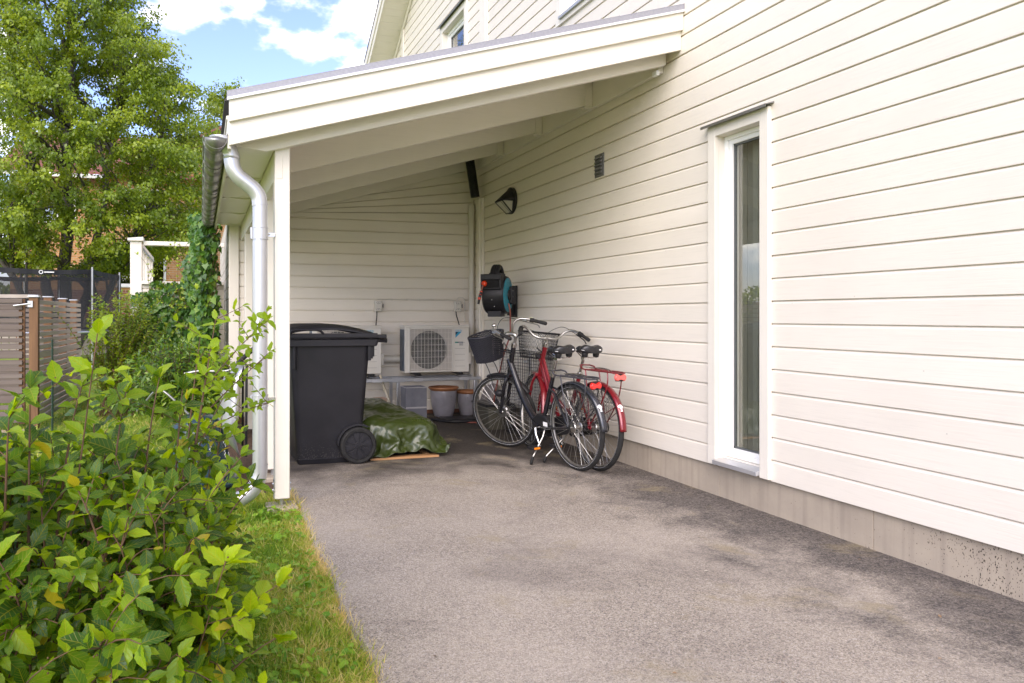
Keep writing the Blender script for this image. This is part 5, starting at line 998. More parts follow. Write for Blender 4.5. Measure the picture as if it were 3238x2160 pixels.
# ---------------------------------------------------------------- bicycles
def wheel_parts(root, name, axle, tf, front):
    """rim is the part; tyre, strip, spokes and hub are its sub-parts. tf maps bike space to posed bike space"""
    ax = (0, 1, 0); c = Vector(axle)
    def lat(prof, m, nm, parent, n=72, ang=38):
        b = MB(); b.lathe(prof, (0, 0, 0), ax, n=n); b.xf(tf @ Matrix.Translation(c)); return b.build(nm, m, parent, ang=ang)
    rim = lat([(.3035, -.011), (.3105, -.0125), (.3160, -.012), (.3160, .012), (.3105, .0125), (.3035, .011), (.3000, .0035), (.3000, -.0035), (.3035, -.011)], M['alu'], name, root)
    ty = [(.3265+.021*math.cos(a), .0205*math.sin(a)) for a in [2*math.pi*i/14 for i in range(15)]]
    lat(ty, M['rubber'], 'tyre', rim)
    for s in (-1, 1): lat([(.3195, s*.0180), (.3195, s*.0192), (.3235, s*.0200), (.3235, s*.0188)], M['whitep'], 'reflective_strip', rim)
    sp = MB(); fl = .022 if front else .032; ns = 36
    for i in range(ns):
        s = 1 if i % 2 else -1; t = 2*math.pi*i/ns; off = .85*(1 if (i//2) % 2 else -1); hr = .028
        a = (hr*math.cos(t+off), s*fl, hr*math.sin(t+off)); e = (.302*math.cos(t), 0, .302*math.sin(t))
        sp.cyl(a, e, .00125, n=4, cap=False)
    sp.xf(tf @ Matrix.Translation(c)); sp.build('spokes', M['alu'], rim)
    h = [(.0, -.06), (.006, -.06), (.006, -.045), (.012, -.04), (.030, -fl-.006), (.033, -fl), (.030, -fl+.004), (.016, -fl+.010), (.016, fl-.010), (.030, fl-.004), (.033, fl), (.030, fl+.006), (.012, .04), (.006, .045), (.006, .06), (0, .06)]
    if not front: h = [(r*1.25 if .012 < r else r, z) for r, z in h]
    lat(h, M['alu'], 'hub', rim, n=24)
    return rim
def fender(root, tf, axle, a0, a1, m, sticker=True, name='mudguard', flap=True):
    b = MB(); n = 40; prof = [(-.030, -.010), (-.026, -.001), (-.014, .006), (0, .008), (.014, .006), (.026, -.001), (.030, -.010)]
    for i in range(n+1):
        a = R(a0+(a1-a0)*i/n)
        for v, dr_ in prof:
            r = .360+dr_; b.v.append((axle[0]+r*math.cos(a), v, axle[2]+r*math.sin(a)))
    k = len(prof); b.f += [(i*k+j, i*k+j+1, (i+1)*k+j+1, (i+1)*k+j) for i in range(n) for j in range(k-1)]
    b.xf(tf); o = b.build(name, m, root, ang=60, fix=False); o.modifiers.new('s', 'SOLIDIFY').thickness = .0018
    if sticker:
        s = MB(); 
        for i in range(5):
            a = R(a1-33+i*2.2)
            for v in (-.024, -.008, .008, .024):
                r = .3695+(.0 if abs(v) < .01 else -.007); s.v.append((axle[0]+r*math.cos(a), v*(.72+.28*math.sin(i*1.57)), axle[2]+r*math.sin(a)))
        s.f += [(i*4+j, i*4+j+1, i*4+5+j, i*4+4+j) for i in range(4) for j in range(3)]
        s.xf(tf); s.build('reflective_sticker', M['whitep'], o, fix=False)
    return o
def saddle(root, tf, u, w_, tilt=0):
    b = MB(); nu, nv = 26, 20
    def hw(t): return .098*(1-t)**.0*(1 if t < .18 else 1) * (math.cos(min(1, max(0, (t-.12)/.55))*math.pi/2)**1.1*.80+.20)*(math.sin(min(1, (t+.02)/.14)*math.pi/2)**.55)*(1 if t < .93 else math.sqrt(max(.02, 1-((t-.93)/.07)**2)))
    L = .265
    for i in range(nu+1):
        t = i/nu; h_ = hw(t)
        for j in range(nv):
            a = 2*math.pi*j/nv; y = h_*math.cos(a); top = math.sin(a)
            lobes = .018*math.exp(-((abs(y)-.055)/.032)**2)*math.exp(-((t-.18)/.22)**2)-.010*math.exp(-(y/.016)**2)*math.exp(-((t-.1)/.2)**2)
            z = (.026*max(0, top)**.6 if top > 0 else -.032*(-top)**.5)
            z = z*(.75+.25*math.sin(min(1, (1-t)/.2)*math.pi/2)) + (lobes if top > -.2 else 0) + .010*(t-.5)**2*4*.4 - (.012 if t > .85 else 0)*(t-.85)/.15
            b.v.append((u-.13+L*t, y, w_+z))
    b.f += [(i*nv+j, i*nv+(j+1) % nv, (i+1)*nv+(j+1) % nv, (i+1)*nv+j) for i in range(nu) for j in range(nv)]+[tuple(range(nv))[::-1], tuple(range(nu*nv, nu*nv+nv))]
    b.xf(tf); s = b.build('saddle', mat('black_vinyl', (.018, .018, .020), .34, bump=(120, .1, .002)), root, ang=70)
    k = MB()
    for sg in (-1, 1):
        k.lathe([(.001, -.062), (.020, -.060), (.026, -.045), (.028, -.030), (.026, -.02), (.03, -.008)], (u-.075, sg*.052, w_), n=16)
    k.xf(tf); k.build('saddle_spring', M['black'], s, ang=50)
    k = MB()
    for sg in (-1, 1): k.tube(smoothpath([(u-.085, sg*.05, w_-.060), (u-.04, sg*.024, w_-.066), (u+.04, sg*.020, w_-.055), (u+.11, sg*.008, w_-.03)], 5), .0042, n=8)
    k.cyl((u-.085, -.052, w_-.062), (u-.085, .052, w_-.062), .0045, n=8).box(u-.02, u+.03, -.024, .024, w_-.085, w_-.058)
    k.xf(tf); k.build('saddle_rail', M['chrome'], s)
    k = MB(); k.box(u-.134, u-.1325, -.062, -.045, w_-.002, w_+.008).xf(tf); k.build('saddle_badge', M['whitep'], s)
    k = MB(); k.tube([(u-.128, -.09, w_-.004), (u-.119, -.097, w_-.003), (u-.10, -.1, w_-.002)], .002, n=6).tube([(u-.128, .09, w_-.004), (u-.119, .097, w_-.003), (u-.10, .1, w_-.002)], .002, n=6).xf(tf); k.build('saddle_reflector', M['whitep'], s)
    return s
def bicycle(label, pos, heading, lean, steer, paintm, kind):
    root = thing('bicycle', label, 'bicycle', (0, 0, 0), 'bicycles parked along the house wall')
    ORG[root] = Vector((0, 0, 0))
    f = Vector((-math.sin(heading), math.cos(heading), 0)); l = Vector((-math.cos(heading), -math.sin(heading), 0)); up = Vector((0, 0, 1))
    wv = up*math.cos(lean)+l*math.sin(lean); vv = l*math.cos(lean)-up*math.sin(lean)
    root.matrix_world = Matrix(((f.x, vv.x, wv.x, pos[0]), (f.y, vv.y, wv.y, pos[1]), (f.z, vv.z, wv.z, 0), (0, 0, 0, 1)))
    I = Matrix.Identity(4)
    WB = 1.105; rake = .35; H = Vector((.905, 0, .90)); axs = Vector((-math.sin(rake), 0, math.cos(rake)))
    F = Matrix.Translation(H) @ Matrix.Rotation(steer, 4, axs) @ Matrix.Translation(-H)
    rear_ax, front_ax = (0, 0, .3475), (WB, 0, .3475); BB = Vector((.475, 0, .285))
    black = kind == 'black'
    rw_ = wheel_parts(root, 'rear_wheel', rear_ax, I, False)
    fw_ = wheel_parts(root, 'front_wheel', front_ax, F, True)
    # frame
    fr = MB(); st_top = Vector((.285, 0, .745)); hb, ht_ = Vector((.975, 0, .705)), Vector((.885, 0, .955))
    rr_ = .030 if black else .019
    fr.tube(smoothpath([hb+Vector((-.008, 0, .13)), (.80, 0, .56), (.63, 0, .37), BB+Vector((.02, 0, .02))], 6), [rr_+.001]*19, n=16)
    if not black: fr.tube(smoothpath([hb+Vector((-.03, 0, .18)), (.74, 0, .58), (.52, 0, .44), (.42, 0, .42)], 6), .017, n=14)
    fr.cyl(hb, ht_, .022, n=18).cyl(BB, st_top, .0185, n=16).cyl(BB+Vector((0,-.04,0)), BB+Vector((0,.04,0)), .027, n=18)
    for s in (-1, 1):
        fr.tube([BB+Vector((-.03, s*.028, 0)), (.30, s*.055, .30), (.02, s*.068, .345)], .0115, n=10)
        fr.tube([st_top+Vector((.035, s*.018, -.11)), (.20, s*.05, .60), (.01, s*.068, .352)], .0095, n=10)
        fr.box(-.012, .02, s*.068-.004, s*.068+.004, .33, .37)
    fr.build('frame', paintm, root, ang=55)
    MB().cyl(st_top-Vector((-.01, 0, .02)), (.222, 0, .905), .0135, n=16).cyl(st_top-Vector((-.006, 0, .012)), st_top+Vector((-.008, 0, .018)), .024, n=16).build('seat_post', M['chrome'], root)
    saddle(root, I, .205, .958)
    # chain case and drive
    cc = MB(); pts = []
    for i in range(13): a = R(-90+180*i/12); pts.append((BB.x+.095*math.cos(a), BB.z+.095*math.sin(a)))
    for i in range(9): a = R(90+180*i/8); pts.append((.0+.045*math.cos(a), .345+.045*math.sin(a)))
    cc.prism(pts, -.082, -.055); cc.build('chain_case', M['black'], root, bev=.006)
    sw_ = MB(); pts = [(BB.x+.11, BB.z-.03), (BB.x+.13, BB.z+.06), (BB.x+.03, BB.z+.115), (BB.x-.09, BB.z+.10), (BB.x-.17, BB.z+.03), (BB.x-.05, BB.z-.045)]
    sw_.prism(pts, -.03, .03); sw_.build('drive_cover', M['black'], root, bev=.012)
    ck = MB()
    e1 = BB+Vector((-.09, .09, -.145)); e2 = BB+Vector((.09, -.095, .145))
    ck.tube([BB+Vector((0, .072, 0)), BB+Vector((-.012, .078, -.05)), e1], [.017, .013, .011], n=10).tube([BB+Vector((0, -.085, 0)), e2], [.016, .011], n=10).cyl(BB+Vector((0, -.09, 0)), BB+Vector((0, .08, 0)), .011, n=12)
    cr_ = ck.build('crank', M['chrome'], root, ang=60)
    for e, s in ((e1, 1), (e2, -1)):
        pe = MB(); c0 = e+Vector((0, s*.062, 0)); pe.box(c0.x-.045, c0.x-.032, c0.y-.042, c0.y+.042, c0.z-.013, c0.z+.013).box(c0.x+.032, c0.x+.045, c0.y-.042, c0.y+.042, c0.z-.013, c0.z+.013)
        pe.box(c0.x-.04, c0.x+.04, c0.y-.045, c0.y-.034, c0.z-.012, c0.z+.012).box(c0.x-.04, c0.x+.04, c0.y+.034, c0.y+.045, c0.z-.012, c0.z+.012).box(c0.x-.018, c0.x+.018, c0.y-.04, c0.y+.04, c0.z-.010, c0.z+.010)
        po = pe.build('pedal', M['black'], root, bev=.003)
        pr = MB(); pr.box(c0.x-.0475, c0.x-.0452, c0.y-.028, c0.y+.028, c0.z-.0085, c0.z+.0085).build('pedal_reflector', M['orange'], po)
    # kickstand
    kf = Vector((.36, .20, .022)) if black else Vector((.42, .235, .010))
    ks = MB(); ks.tube([(.40, .03, .27), (.385, .06, .22), kf+Vector((.0, -.005, .03))], .0068, n=8); ko = ks.build('kickstand', M['alu'], root)
    MB().tube([kf+Vector((.006, -.02, .05)), kf+Vector((-.002, .0, .012)), kf+Vector((-.02, .018, -.006))], [.010, .013, .011], n=10).build('kickstand_foot', M['rubber'], ko)
    # mudguards, stays, rack
    fender(root, I, rear_ax, 50, 178, paintm if not black else mat('graphite_gloss', (.035, .037, .046), .25, .2, coat=.6))
    fo_ = fender(root, F, front_ax, 72 if black else 80, 150 if black else 192, paintm if not black else M['black'], sticker=False)
    rk_ = MB(); rz = .755 if black else .80; rxm = M['blackp'] if black else paintm
    loop = [(.24, .045, rz+.03), (.20, .062, rz+.02), (.14, .062, rz), (-.20, .060, rz), (-.245, .042, rz-.005), (-.25, 0, rz-.006), (-.245, -.042, rz-.005), (-.20, -.060, rz), (.14, -.062, rz), (.20, -.062, rz+.02), (.24, -.045, rz+.03)]
    if not black: loop = [(x-.03, y, z) for x, y, z in loop]
    rk_.tube(smoothpath(loop, 5), .0062, n=8, closed=False); rk_.cyl(loop[0], loop[-1], .0062, n=8)
    for s in (-1, 1):
        rk_.tube(smoothpath([(.10, s*.062, rz), (.07, s*.066, rz-.12), (.0, s*.074, .37)], 5), .0052, n=8)
        rk_.tube(smoothpath([(-.21, s*.058, rz-.004), (-.215, s*.062, rz-.10), (-.15, s*.070, rz-.25), (-.01, s*.074, .37)], 5), .0052, n=8)
        rk_.cyl((.0, s*.074, .38), (-.30, s*.032, .545), .003, n=6)
    for v in (-.025, .025): rk_.cyl((.15, v, rz), (-.235, v, rz-.003), .0042, n=6)
    for u_ in (.1, 0, -.1): rk_.cyl((u_, -.06, rz), (u_, .06, rz), .0042, n=6)
    ro = rk_.build('rack', rxm if not black else mat('grey_rack_tube', (.07, .07, .078), .35, .4), root, ang=60)
    k = MB()
    for v in (-.012, .012): k.tube(smoothpath([(.12, v, rz+.012), (.0, v*1.6, rz+.02), (-.12, v, rz+.014), (-.16, v, rz+.004)], 4), .003, n=6)
    k.build('rack_spring', M['chrome'], ro)
    rx_ = -.262 if black else -.29; rzz = rz-.055 if black else rz-.035
    k = MB()
    nseg = 36; ring = []
    for i in range(nseg):
        a = 2*math.pi*i/nseg; y = .052*math.cos(a)*1.0; r_ = .030-.0*abs(y)
        z = math.sin(a)*(.017+.019*min(1, (y/.032)**2)) if abs(y) < .034 else math.sin(a)*.038
        ring.append((y, z))
    k.v = [(rx_, y, rzz+z) for y, z in ring]+[(rx_-.012, y*.98, rzz+z*.98) for y, z in ring]+[(rx_-.020, y*.86, rzz+z*.82) for y, z in ring]
    k.f = [(i, (i+1) % nseg, (i+1) % nseg+nseg, i+nseg) for i in range(nseg)]+[(i+nseg, (i+1) % nseg+nseg, (i+1) % nseg+2*nseg, i+2*nseg) for i in range(nseg)]+[tuple(range(2*nseg, 3*nseg))]
    k.build('rear_reflector', M['redl'] if black else M['pinkl'], root, ang=50)
    MB().box(rx_-.003, rx_+.02, -.03, .03, rzz-.03, rzz+.03).build('reflector_mount', M['black'], ro)
    # coat guard net
    cg = MB()
    for s in (-1, 1):
        for i in range(19):
            a = R(38+5.2*i); p = [(rr0*math.cos(a+(.10 if (i % 2) else -.10)*(rr0-.22)*3), s*(.030+.035*(1-(rr0-.09)/.26)), .3475+rr0*math.sin(a)) for rr0 in (.085, .16, .23, .29, .352)]
            cg.tube(p, .0013, n=4, cap=False)
        for rr0 in (.14, .175, .21, .24, .27, .30, .325):
            p = [(rr0*math.cos(R(38+5.2*i)), s*(.030+.035*(1-(rr0-.09)/.26)), .3475+rr0*math.sin(R(38+5.2*i))) for i in range(19)]
            cg.tube(p, .0012, n=4, cap=False)
    cg.build('skirt_guard', M['black'], root)
    # fork, stem, handlebar: turned with the steering
    fk = MB(); hbt = hb+Vector((.004, 0, -.012))
    for s in (-1, 1): fk.tube(smoothpath([hbt+Vector((0, s*.03, -.005)), (1.01, s*.052, .62), (1.055, s*.052, .50), (1.085, s*.054, .40), (WB, s*.056, .3475)], 5), [.0175]*15+[.012]*6 if black else [.0135]*15+[.010]*6, n=12)
    fk.box(hbt.x-.025, hbt.x+.03, -.05, .05, hbt.z-.016, hbt.z+.014)
    fk.xf(F); fk.build('fork', M['blackp'] if black else paintm, root, bev=.002, ang=55)
    MB().cyl(ht_+axs*.0, ht_+axs*.035, .024, n=18).xf(F).build('headset', M['chrome'], root)
    stm = MB(); s0 = ht_+axs*.03
    if black: stm.tube(smoothpath([s0, s0+axs*.035+Vector((-.006, 0, 0)), s0+axs*.07+Vector((-.004, 0, .01)), s0+axs*.075+Vector((.03, 0, .022)), s0+axs*.07+Vector((.075, 0, .028))], 5), [.014]*8+[.020]*8+[.015]*5, n=14)
    else: stm.cyl(s0, s0+axs*.06, .0125, n=14)
    hc = s0+(axs*.07+Vector((.075, 0, .028)) if black else axs*.05+Vector((.012, 0, .0)))
    stm.cyl(hc-Vector((0, .026, 0)), hc+Vector((0, .026, 0)), .021, n=14)
    stm.xf(F); stm.build('stem', M['alu'], root, ang=60)
    def bar(s):
        w1 = .30
        return [hc, hc+Vector((.0, s*.07, .0)), hc+Vector((.022, s*.125, .022)), hc+Vector((.030, s*.175, .070)), hc+Vector((.0, s*.225, .092)), hc+Vector((-.06, s*.262, .082)), hc+Vector((-.12, s*.285, .058)), hc+Vector((-.215, s*.312, .022))]
    hbm = MB()
    for s in (-1, 1): hbm.tube(smoothpath(bar(s)[:7], 6), .0112, n=12)
    hbm.xf(F); ho_ = hbm.build('handlebar', M['alu'], root, ang=60)
    for s in (-1, 1):
        q = bar(s); k = MB(); a, e = q[6], q[7]; d_ = (e-a).normalized()
        k.tube([a, a+d_*.02, a+d_*.05, a+d_*.09, e+d_*.012, e+d_*.02], [.015, .0165, .0150, .0175, .0170, .010], n=14)
        if s < 0 or not black: k.cyl(q[5]+(q[6]-q[5])*.45, q[6], .021, n=16)
        k.xf(F); k.build('grip', M['rubber'], ho_, ang=50)
        lv = MB(); lv.tube(smoothpath([q[5]+Vector((.03, 0, -.018)), q[5]+Vector((.01, s*.02, -.035)), q[6]+Vector((-.02, s*.018, -.045)), q[7]+Vector((.07, s*.012, -.04))], 5), .005, n=8)
        if black: lv.cyl(q[5]+Vector((.04, s*-.005, -.01)), q[5]+Vector((.0, s*.0, -.012)), .013, n=12)
        lv.xf(F); lv.build('brake_lever', M['alu'] if black else M['black'], ho_)
        cb = MB(); cb.tube(smoothpath([q[5]+Vector((.04, 0, -.015)), q[3]+Vector((.10, 0, .03-.02*s)), hc+Vector((.12, s*.02, .02)), ht_+Vector((.05, s*.012, -.06)), hb+Vector((.03, s*.02, .02))], 7), .0026, n=6)
        cb.xf(F); cb.build('brake_cable', M['rubber'], ho_)
    if black:
        q = bar(-1); k = MB(); a = q[6]; k.lathe([(.0, .019), (.012, .018), (.017, .012), (.019, 0)], a+Vector((.03, .0, .016)), (-.8, .1, .5), n=18); k.xf(F); k.build('gear_display', mat('cream_dial', (.55, .55, .40), .3), ho_, fix=False)
        k = MB(); k.sphere(bar(1)[4]+Vector((.0, -.03, .03)), .023, sc=(1, 1, .7)).cyl(bar(1)[4]+Vector((.0, -.03, .0)), bar(1)[4]+Vector((0, -.03, .03)), .01, n=10); k.xf(F); k.build('bell', M['chrome'], ho_)
        k = MB(); lc = Vector((1.065, .085, .545)); k.sphere(lc, .034, sc=(1.25, 1, 1)).cyl((1.05, .05, .47), lc+Vector((-.01, 0, -.02)), .007, n=8); k.xf(F); k.build('front_lamp', M['black'], root)
        k = MB(); k.cyl((WB, -.036, .3475), (WB, -.030, .3475), .048, n=24).cyl((WB, .036, .3475), (WB, .030, .3475), .048, n=24); k.xf(F); k.build('drum_brake', M['alu'], root)
    # basket
    bk = MB(); bc = Vector((1.165, 0, .845)) if black else Vector((1.12, -.045, .835))
    bh = .235 if black else .245
    def ell(t, k_): # superellipse outline, k_=0 bottom..1 top
        a_ = (.095+.035*k_) if black else (.105+.03*k_); b_ = (.145+.045*k_) if black else (.15+.035*k_)
        cx_, sx = math.cos(t), math.sin(t); n_ = 2.6 if black else 4
        return (math.copysign(abs(cx_)**(2/n_), cx_)*a_, math.copysign(abs(sx)**(2/n_), sx)*b_)
    if black:
        nr_, ns_ = 25, 44
        for r_ in range(nr_):
            k_ = r_/(nr_-1); z = bc.z+bh*k_; pts = []
            for i in range(ns_*3):
                t = 2*math.pi*i/(ns_*3); x, y = ell(t, k_); off = .0058*math.sin(ns_/2*t+math.pi*(r_ % 2)); n_ = math.hypot(x, y)
                pts.append((bc.x+x*(1+off/n_), y*(1+off/n_), z+.0*off))
            bk.tube(pts, [.0043]*len(pts), n=5, closed=True)
        for i in range(ns_//1):
            t = 2*math.pi*i/ns_; bk.tube([(bc.x+ell(t, k_)[0], ell(t, k_)[1], bc.z+bh*k_) for k_ in (0, .5, 1)], .0030, n=4)
        bot = MB(); bot.add([(bc.x+ell(2*math.pi*i/48, 0)[0], ell(2*math.pi*i/48, 0)[1], bc.z) for i in range(48)], [tuple(range(48))])
        bk.v += []; k0 = len(bk.v); bk.v += bot.v; bk.f.append(tuple(range(k0, k0+48)))
        bk.xf(F); bo = bk.build('basket', M['wicker'], root, ang=60)
        k = MB(); k.tube([(bc.x+ell(2*math.pi*i/60, 1.02)[0], ell(2*math.pi*i/60, 1.02)[1], bc.z+bh+.006) for i in range(60)], .0075, n=8, closed=True); k.xf(F); k.build('basket_rim', M['wicker'], bo)
    else:
        nv_ = 15; ns_ = 96
        for i in range(ns_):
            for sg in (1, -1):
                pts = []
                for j in range(5):
                    k_ = j/4; t = 2*math.pi*(i+sg*4.5*k_)/ns_; x, y = ell(t, k_); pts.append((bc.x+x, y, bc.z+bh*k_))
                bk.tube(pts, .00085, n=3, cap=False)
        for k_ in (0, .04, .2, .99): bk.tube([(bc.x+ell(2*math.pi*i/60, k_)[0], ell(2*math.pi*i/60, k_)[1], bc.z+bh*k_) for i in range(60)], .0022, n=5, closed=True)
        for v in [x*.0125 for x in range(-11, 12)]: bk.cyl((bc.x-.10, v, bc.z), (bc.x+.10, v, bc.z), .0013, n=4)
        for u_ in [x*.0125 for x in range(-7, 8)]: bk.cyl((bc.x+u_, -.145, bc.z), (bc.x+u_, .145, bc.z), .0013, n=4)
        bk.xf(F); bo = bk.build('basket', M['black'], root, ang=60)
        k = MB(); k.tube([(bc.x+ell(2*math.pi*i/60, 1)[0], ell(2*math.pi*i/60, 1)[1], bc.z+bh+.003) for i in range(60)], .0055, n=8, closed=True); k.xf(F); k.build('basket_rim', M['black'], bo)
    k = MB()
    for s in (-1, 1): k.tube(smoothpath([(bc.x+.02, s*.06, bc.z-.004), (bc.x-.02, s*.065, bc.z-.12), (1.12, s*.066, .50), (WB, s*.064, .36)], 5), .0038, n=6)
    k.cyl(ht_+Vector((.01, -.03, -.05)), (bc.x-.08, -.03, bc.z+.10), .006, n=6).cyl(ht_+Vector((.01, .03, -.05)), (bc.x-.08, .03, bc.z+.10), .006, n=6)
    k.xf(F); k.build('basket_stay', M['black'], root)
    if black:
        k = MB(); k.box(BB.x-.12, BB.x-.06, .031, .033, BB.z+.02, BB.z+.055).build('frame_sticker', M['whitep'], root)
    if not black:
        k = MB(); k.lathe([(.001, 0), (.022, .001), (.026, .012), (.026, .045), (.02, .05), (.001, .05)], (1.00, .03, .86), (-1, 0, .1), n=16); k.xf(F); k.build('front_lamp', M['black'], root)
    return root
bicycle('black step-through bicycle with wicker front basket, its front wheel turned', (2.8855, 5.3054), .1474, .047, .479, M['blackp'], 'black')
bicycle('red bicycle with black mesh basket, standing between the black one and the house wall', (3.027, 5.2594), .047, -.028, -.20, M['redp'], 'red')
# ---------------------------------------------------------------- foliage tools
def leafmat(name, cols, trans, gloss=.35, veins=True, tw=.45, bumps=True):
    m = bpy.data.materials.new(name); m.use_nodes = True; t = m.node_tree; L = t.links.new
    b = t.nodes['Principled BSDF']; o = t.nodes['Material Output']
    a = N(t, 'ShaderNodeAttribute', attribute_name='tint'); r = N(t, 'ShaderNodeValToRGB'); e = r.color_ramp.elements
    e[0].color = (*cols[0], 1); e[1].color = (*cols[-1], 1)
    for i, c in enumerate(cols[1:-1]):
        q = e.new((i+1)/(len(cols)-1)); q.color = (*c, 1)
    L(a.outputs['Fac'], r.inputs[0]); src = r.outputs[0]
    if veins:
        uv = N(t, 'ShaderNodeUVMap'); s = N(t, 'ShaderNodeSeparateXYZ'); L(uv.outputs[0], s.inputs[0])
        def ma(op, x, y, cl=False):
            n = N(t, 'ShaderNodeMath', operation=op, use_clamp=cl)
            for i, v in enumerate((x, y)):
                if isinstance(v, (int, float)): n.inputs[i].default_value = v
                else: L(v, n.inputs[i])
            return n.outputs[0]
        c_ = ma('ABSOLUTE', ma('SUBTRACT', s.outputs[1], .5), 0)
        mid = ma('SUBTRACT', 1, ma('MULTIPLY', c_, 28), True)
        ph = ma('FRACT', ma('SUBTRACT', ma('MULTIPLY', s.outputs[0], 6.5), ma('MULTIPLY', c_, 3.6)), 0)
        side = ma('SUBTRACT', 1, ma('MULTIPLY', ma('ABSOLUTE', ma('SUBTRACT', ph, .5), 0), 9), True)
        v = ma('MAXIMUM', mid, ma('MULTIPLY', side, .7))
        x = N(t, 'ShaderNodeMix', data_type='RGBA'); L(ma('MULTIPLY', v, .38), x.inputs[0]); L(src, x.inputs[6]); x.inputs[7].default_value = (cols[-1][0]*1.5, cols[-1][1]*1.45, cols[-1][2]*1.6, 1)
        src = x.outputs[2]
        n = N(t, 'ShaderNodeTexNoise'); n.inputs['Scale'].default_value = 14; L(uv.outputs[0], n.inputs['Vector'])
        if bumps:
            bp = N(t, 'ShaderNodeBump'); bp.inputs['Strength'].default_value = .6; bp.inputs['Distance'].default_value = .002
            L(ma('ADD', ma('MULTIPLY', v, -1), ma('MULTIPLY', n.outputs['Fac'], .6)), bp.inputs['Height']); L(bp.outputs[0], b.inputs['Normal'])
    L(src, b.inputs['Base Color']); b.inputs['Roughness'].default_value = gloss; b.inputs['Specular IOR Level'].default_value = .45
    tr = N(t, 'ShaderNodeBsdfTranslucent'); h = N(t, 'ShaderNodeMix', data_type='RGBA', blend_type='MULTIPLY'); h.inputs[0].default_value = 1
    L(src, h.inputs[6]); h.inputs[7].default_value = (*trans, 1); L(h.outputs[2], tr.inputs[0])
    x = N(t, 'ShaderNodeMixShader'); x.inputs[0].default_value = tw; L(b.outputs[0], x.inputs[1]); L(tr.outputs[0], x.inputs[2]); L(x.outputs[0], o.inputs[0]); return m
def tmpl_ovate(nu=7, nv=4, serr=.05, peak=.42):
    ts = np.linspace(0, 1, nu+1); V = []; UV = []
    for i, t in enumerate(ts):
        w_ = (math.sin(math.pi*min(1, t/peak*.5)) if t < peak else math.cos(math.pi/2*((t-peak)/(1-peak))**1.25))
        w_ = max(w_, .02)
        for j in range(nv+1):
            s = -1+2*j/nv; e = 1+(serr if i % 2 else -serr)*(abs(s) > .9)
            V.append((t, s*w_*e, abs(s)**1.3*w_)); UV.append((t, s*.5*w_+.5))
    F = [(i*(nv+1)+j, i*(nv+1)+j+1, (i+1)*(nv+1)+j+1, (i+1)*(nv+1)+j) for i in range(nu) for j in range(nv)]
    return np.array(V), np.array(UV), np.array(F)
def tmpl_fan(poly):
    """leaf outline around the midrib: quads from the centre line"""
    V = []; UV = []; n = len(poly)
    for (t, s) in poly: V += [(t, -s, s*.5), (t, 0, 0), (t, s, s*.5)]; UV += [(t, .5-.5*s), (t, .5), (t, .5+.5*s)]
    F = []
    for i in range(n-1): a = 3*i; F += [(a, a+1, a+4, a+3), (a+1, a+2, a+5, a+4)]
    return np.array(V), np.array(UV), np.array(F)
T_BIG = tmpl_ovate(10, 4, .085); T_MID = tmpl_ovate(4, 2, 0)
T_SMALL = tmpl_fan([(0, .02), (.42, 1), (1, .03)])
T_IVY = tmpl_fan([(0, .12), (-.05, .75), (.25, .62), (.32, 1.0), (.52, .62), (1, .04)])
def nrm(a): return a/np.maximum(1e-9, np.linalg.norm(a, axis=1, keepdims=True))
def leafmesh(name, P, D, U, Ln, Wd, tmpl, m, parent=None, rng=None, fold=.25, droop=.25, tint=None, org=None):
    TV, TUV, TF = tmpl; n = len(P); k = len(TV); rng = rng or np.random.default_rng(1)
    D = nrm(D); Sd = nrm(np.cross(D, U)); Un = np.cross(Sd, D)
    fo = fold*rng.uniform(.2, 1.6, (n, 1)); dr = droop*rng.uniform(-.3, 1.8, (n, 1)); tw = rng.uniform(-.35, .35, (n, 1))
    t, s, b = TV[:, 0][None], TV[:, 1][None], TV[:, 2][None]
    al = t*Ln[:, None]; si = s*Wd[:, None]*.5; up = b*Wd[:, None]*fo*.5-dr*Ln[:, None]*t**2+tw*t*si+.03*Ln[:, None]*np.sin(t*9+tw*20)*np.abs(s)
    al = al*(1-.18*np.abs(dr)*t)
    V = P[:, None]+D[:, None]*al[..., None]+Sd[:, None]*si[..., None]+Un[:, None]*up[..., None]
    if org is not None: V = V-np.array(org)
    F = (TF[None]+(np.arange(n)*k)[:, None, None]).reshape(-1, 4)
    me = bpy.data.meshes.new(name); me.vertices.add(n*k); me.vertices.foreach_set('co', V.reshape(-1).astype(np.float32))
    me.loops.add(F.size); me.loops.foreach_set('vertex_index', F.reshape(-1).astype(np.int32))
    me.polygons.add(len(F)); me.polygons.foreach_set('loop_start', np.arange(0, F.size, 4, dtype=np.int32))
    me.update(calc_edges=True)
    uv = me.uv_layers.new(name='UVMap'); uv.data.foreach_set('uv', np.tile(TUV, (n, 1))[F.reshape(-1)].reshape(-1).astype(np.float32))
    tn = rng.random(n) if tint is None else tint
    at = me.attributes.new('tint', 'FLOAT', 'POINT'); at.data.foreach_set('value', np.repeat(tn, k).astype(np.float32))
    me.polygons.foreach_set('use_smooth', [True]*len(F)); me.materials.append(m)
    o = bpy.data.objects.new(name, me); C.objects.link(o)
    if parent is not None: o.parent = parent
    return o
def bez(a, b, c, n): 
    a, b, c = map(np.array, (a, b, c)); t = np.linspace(0, 1, n)[:, None]; return (1-t)**2*a+2*t*(1-t)*b+t**2*c
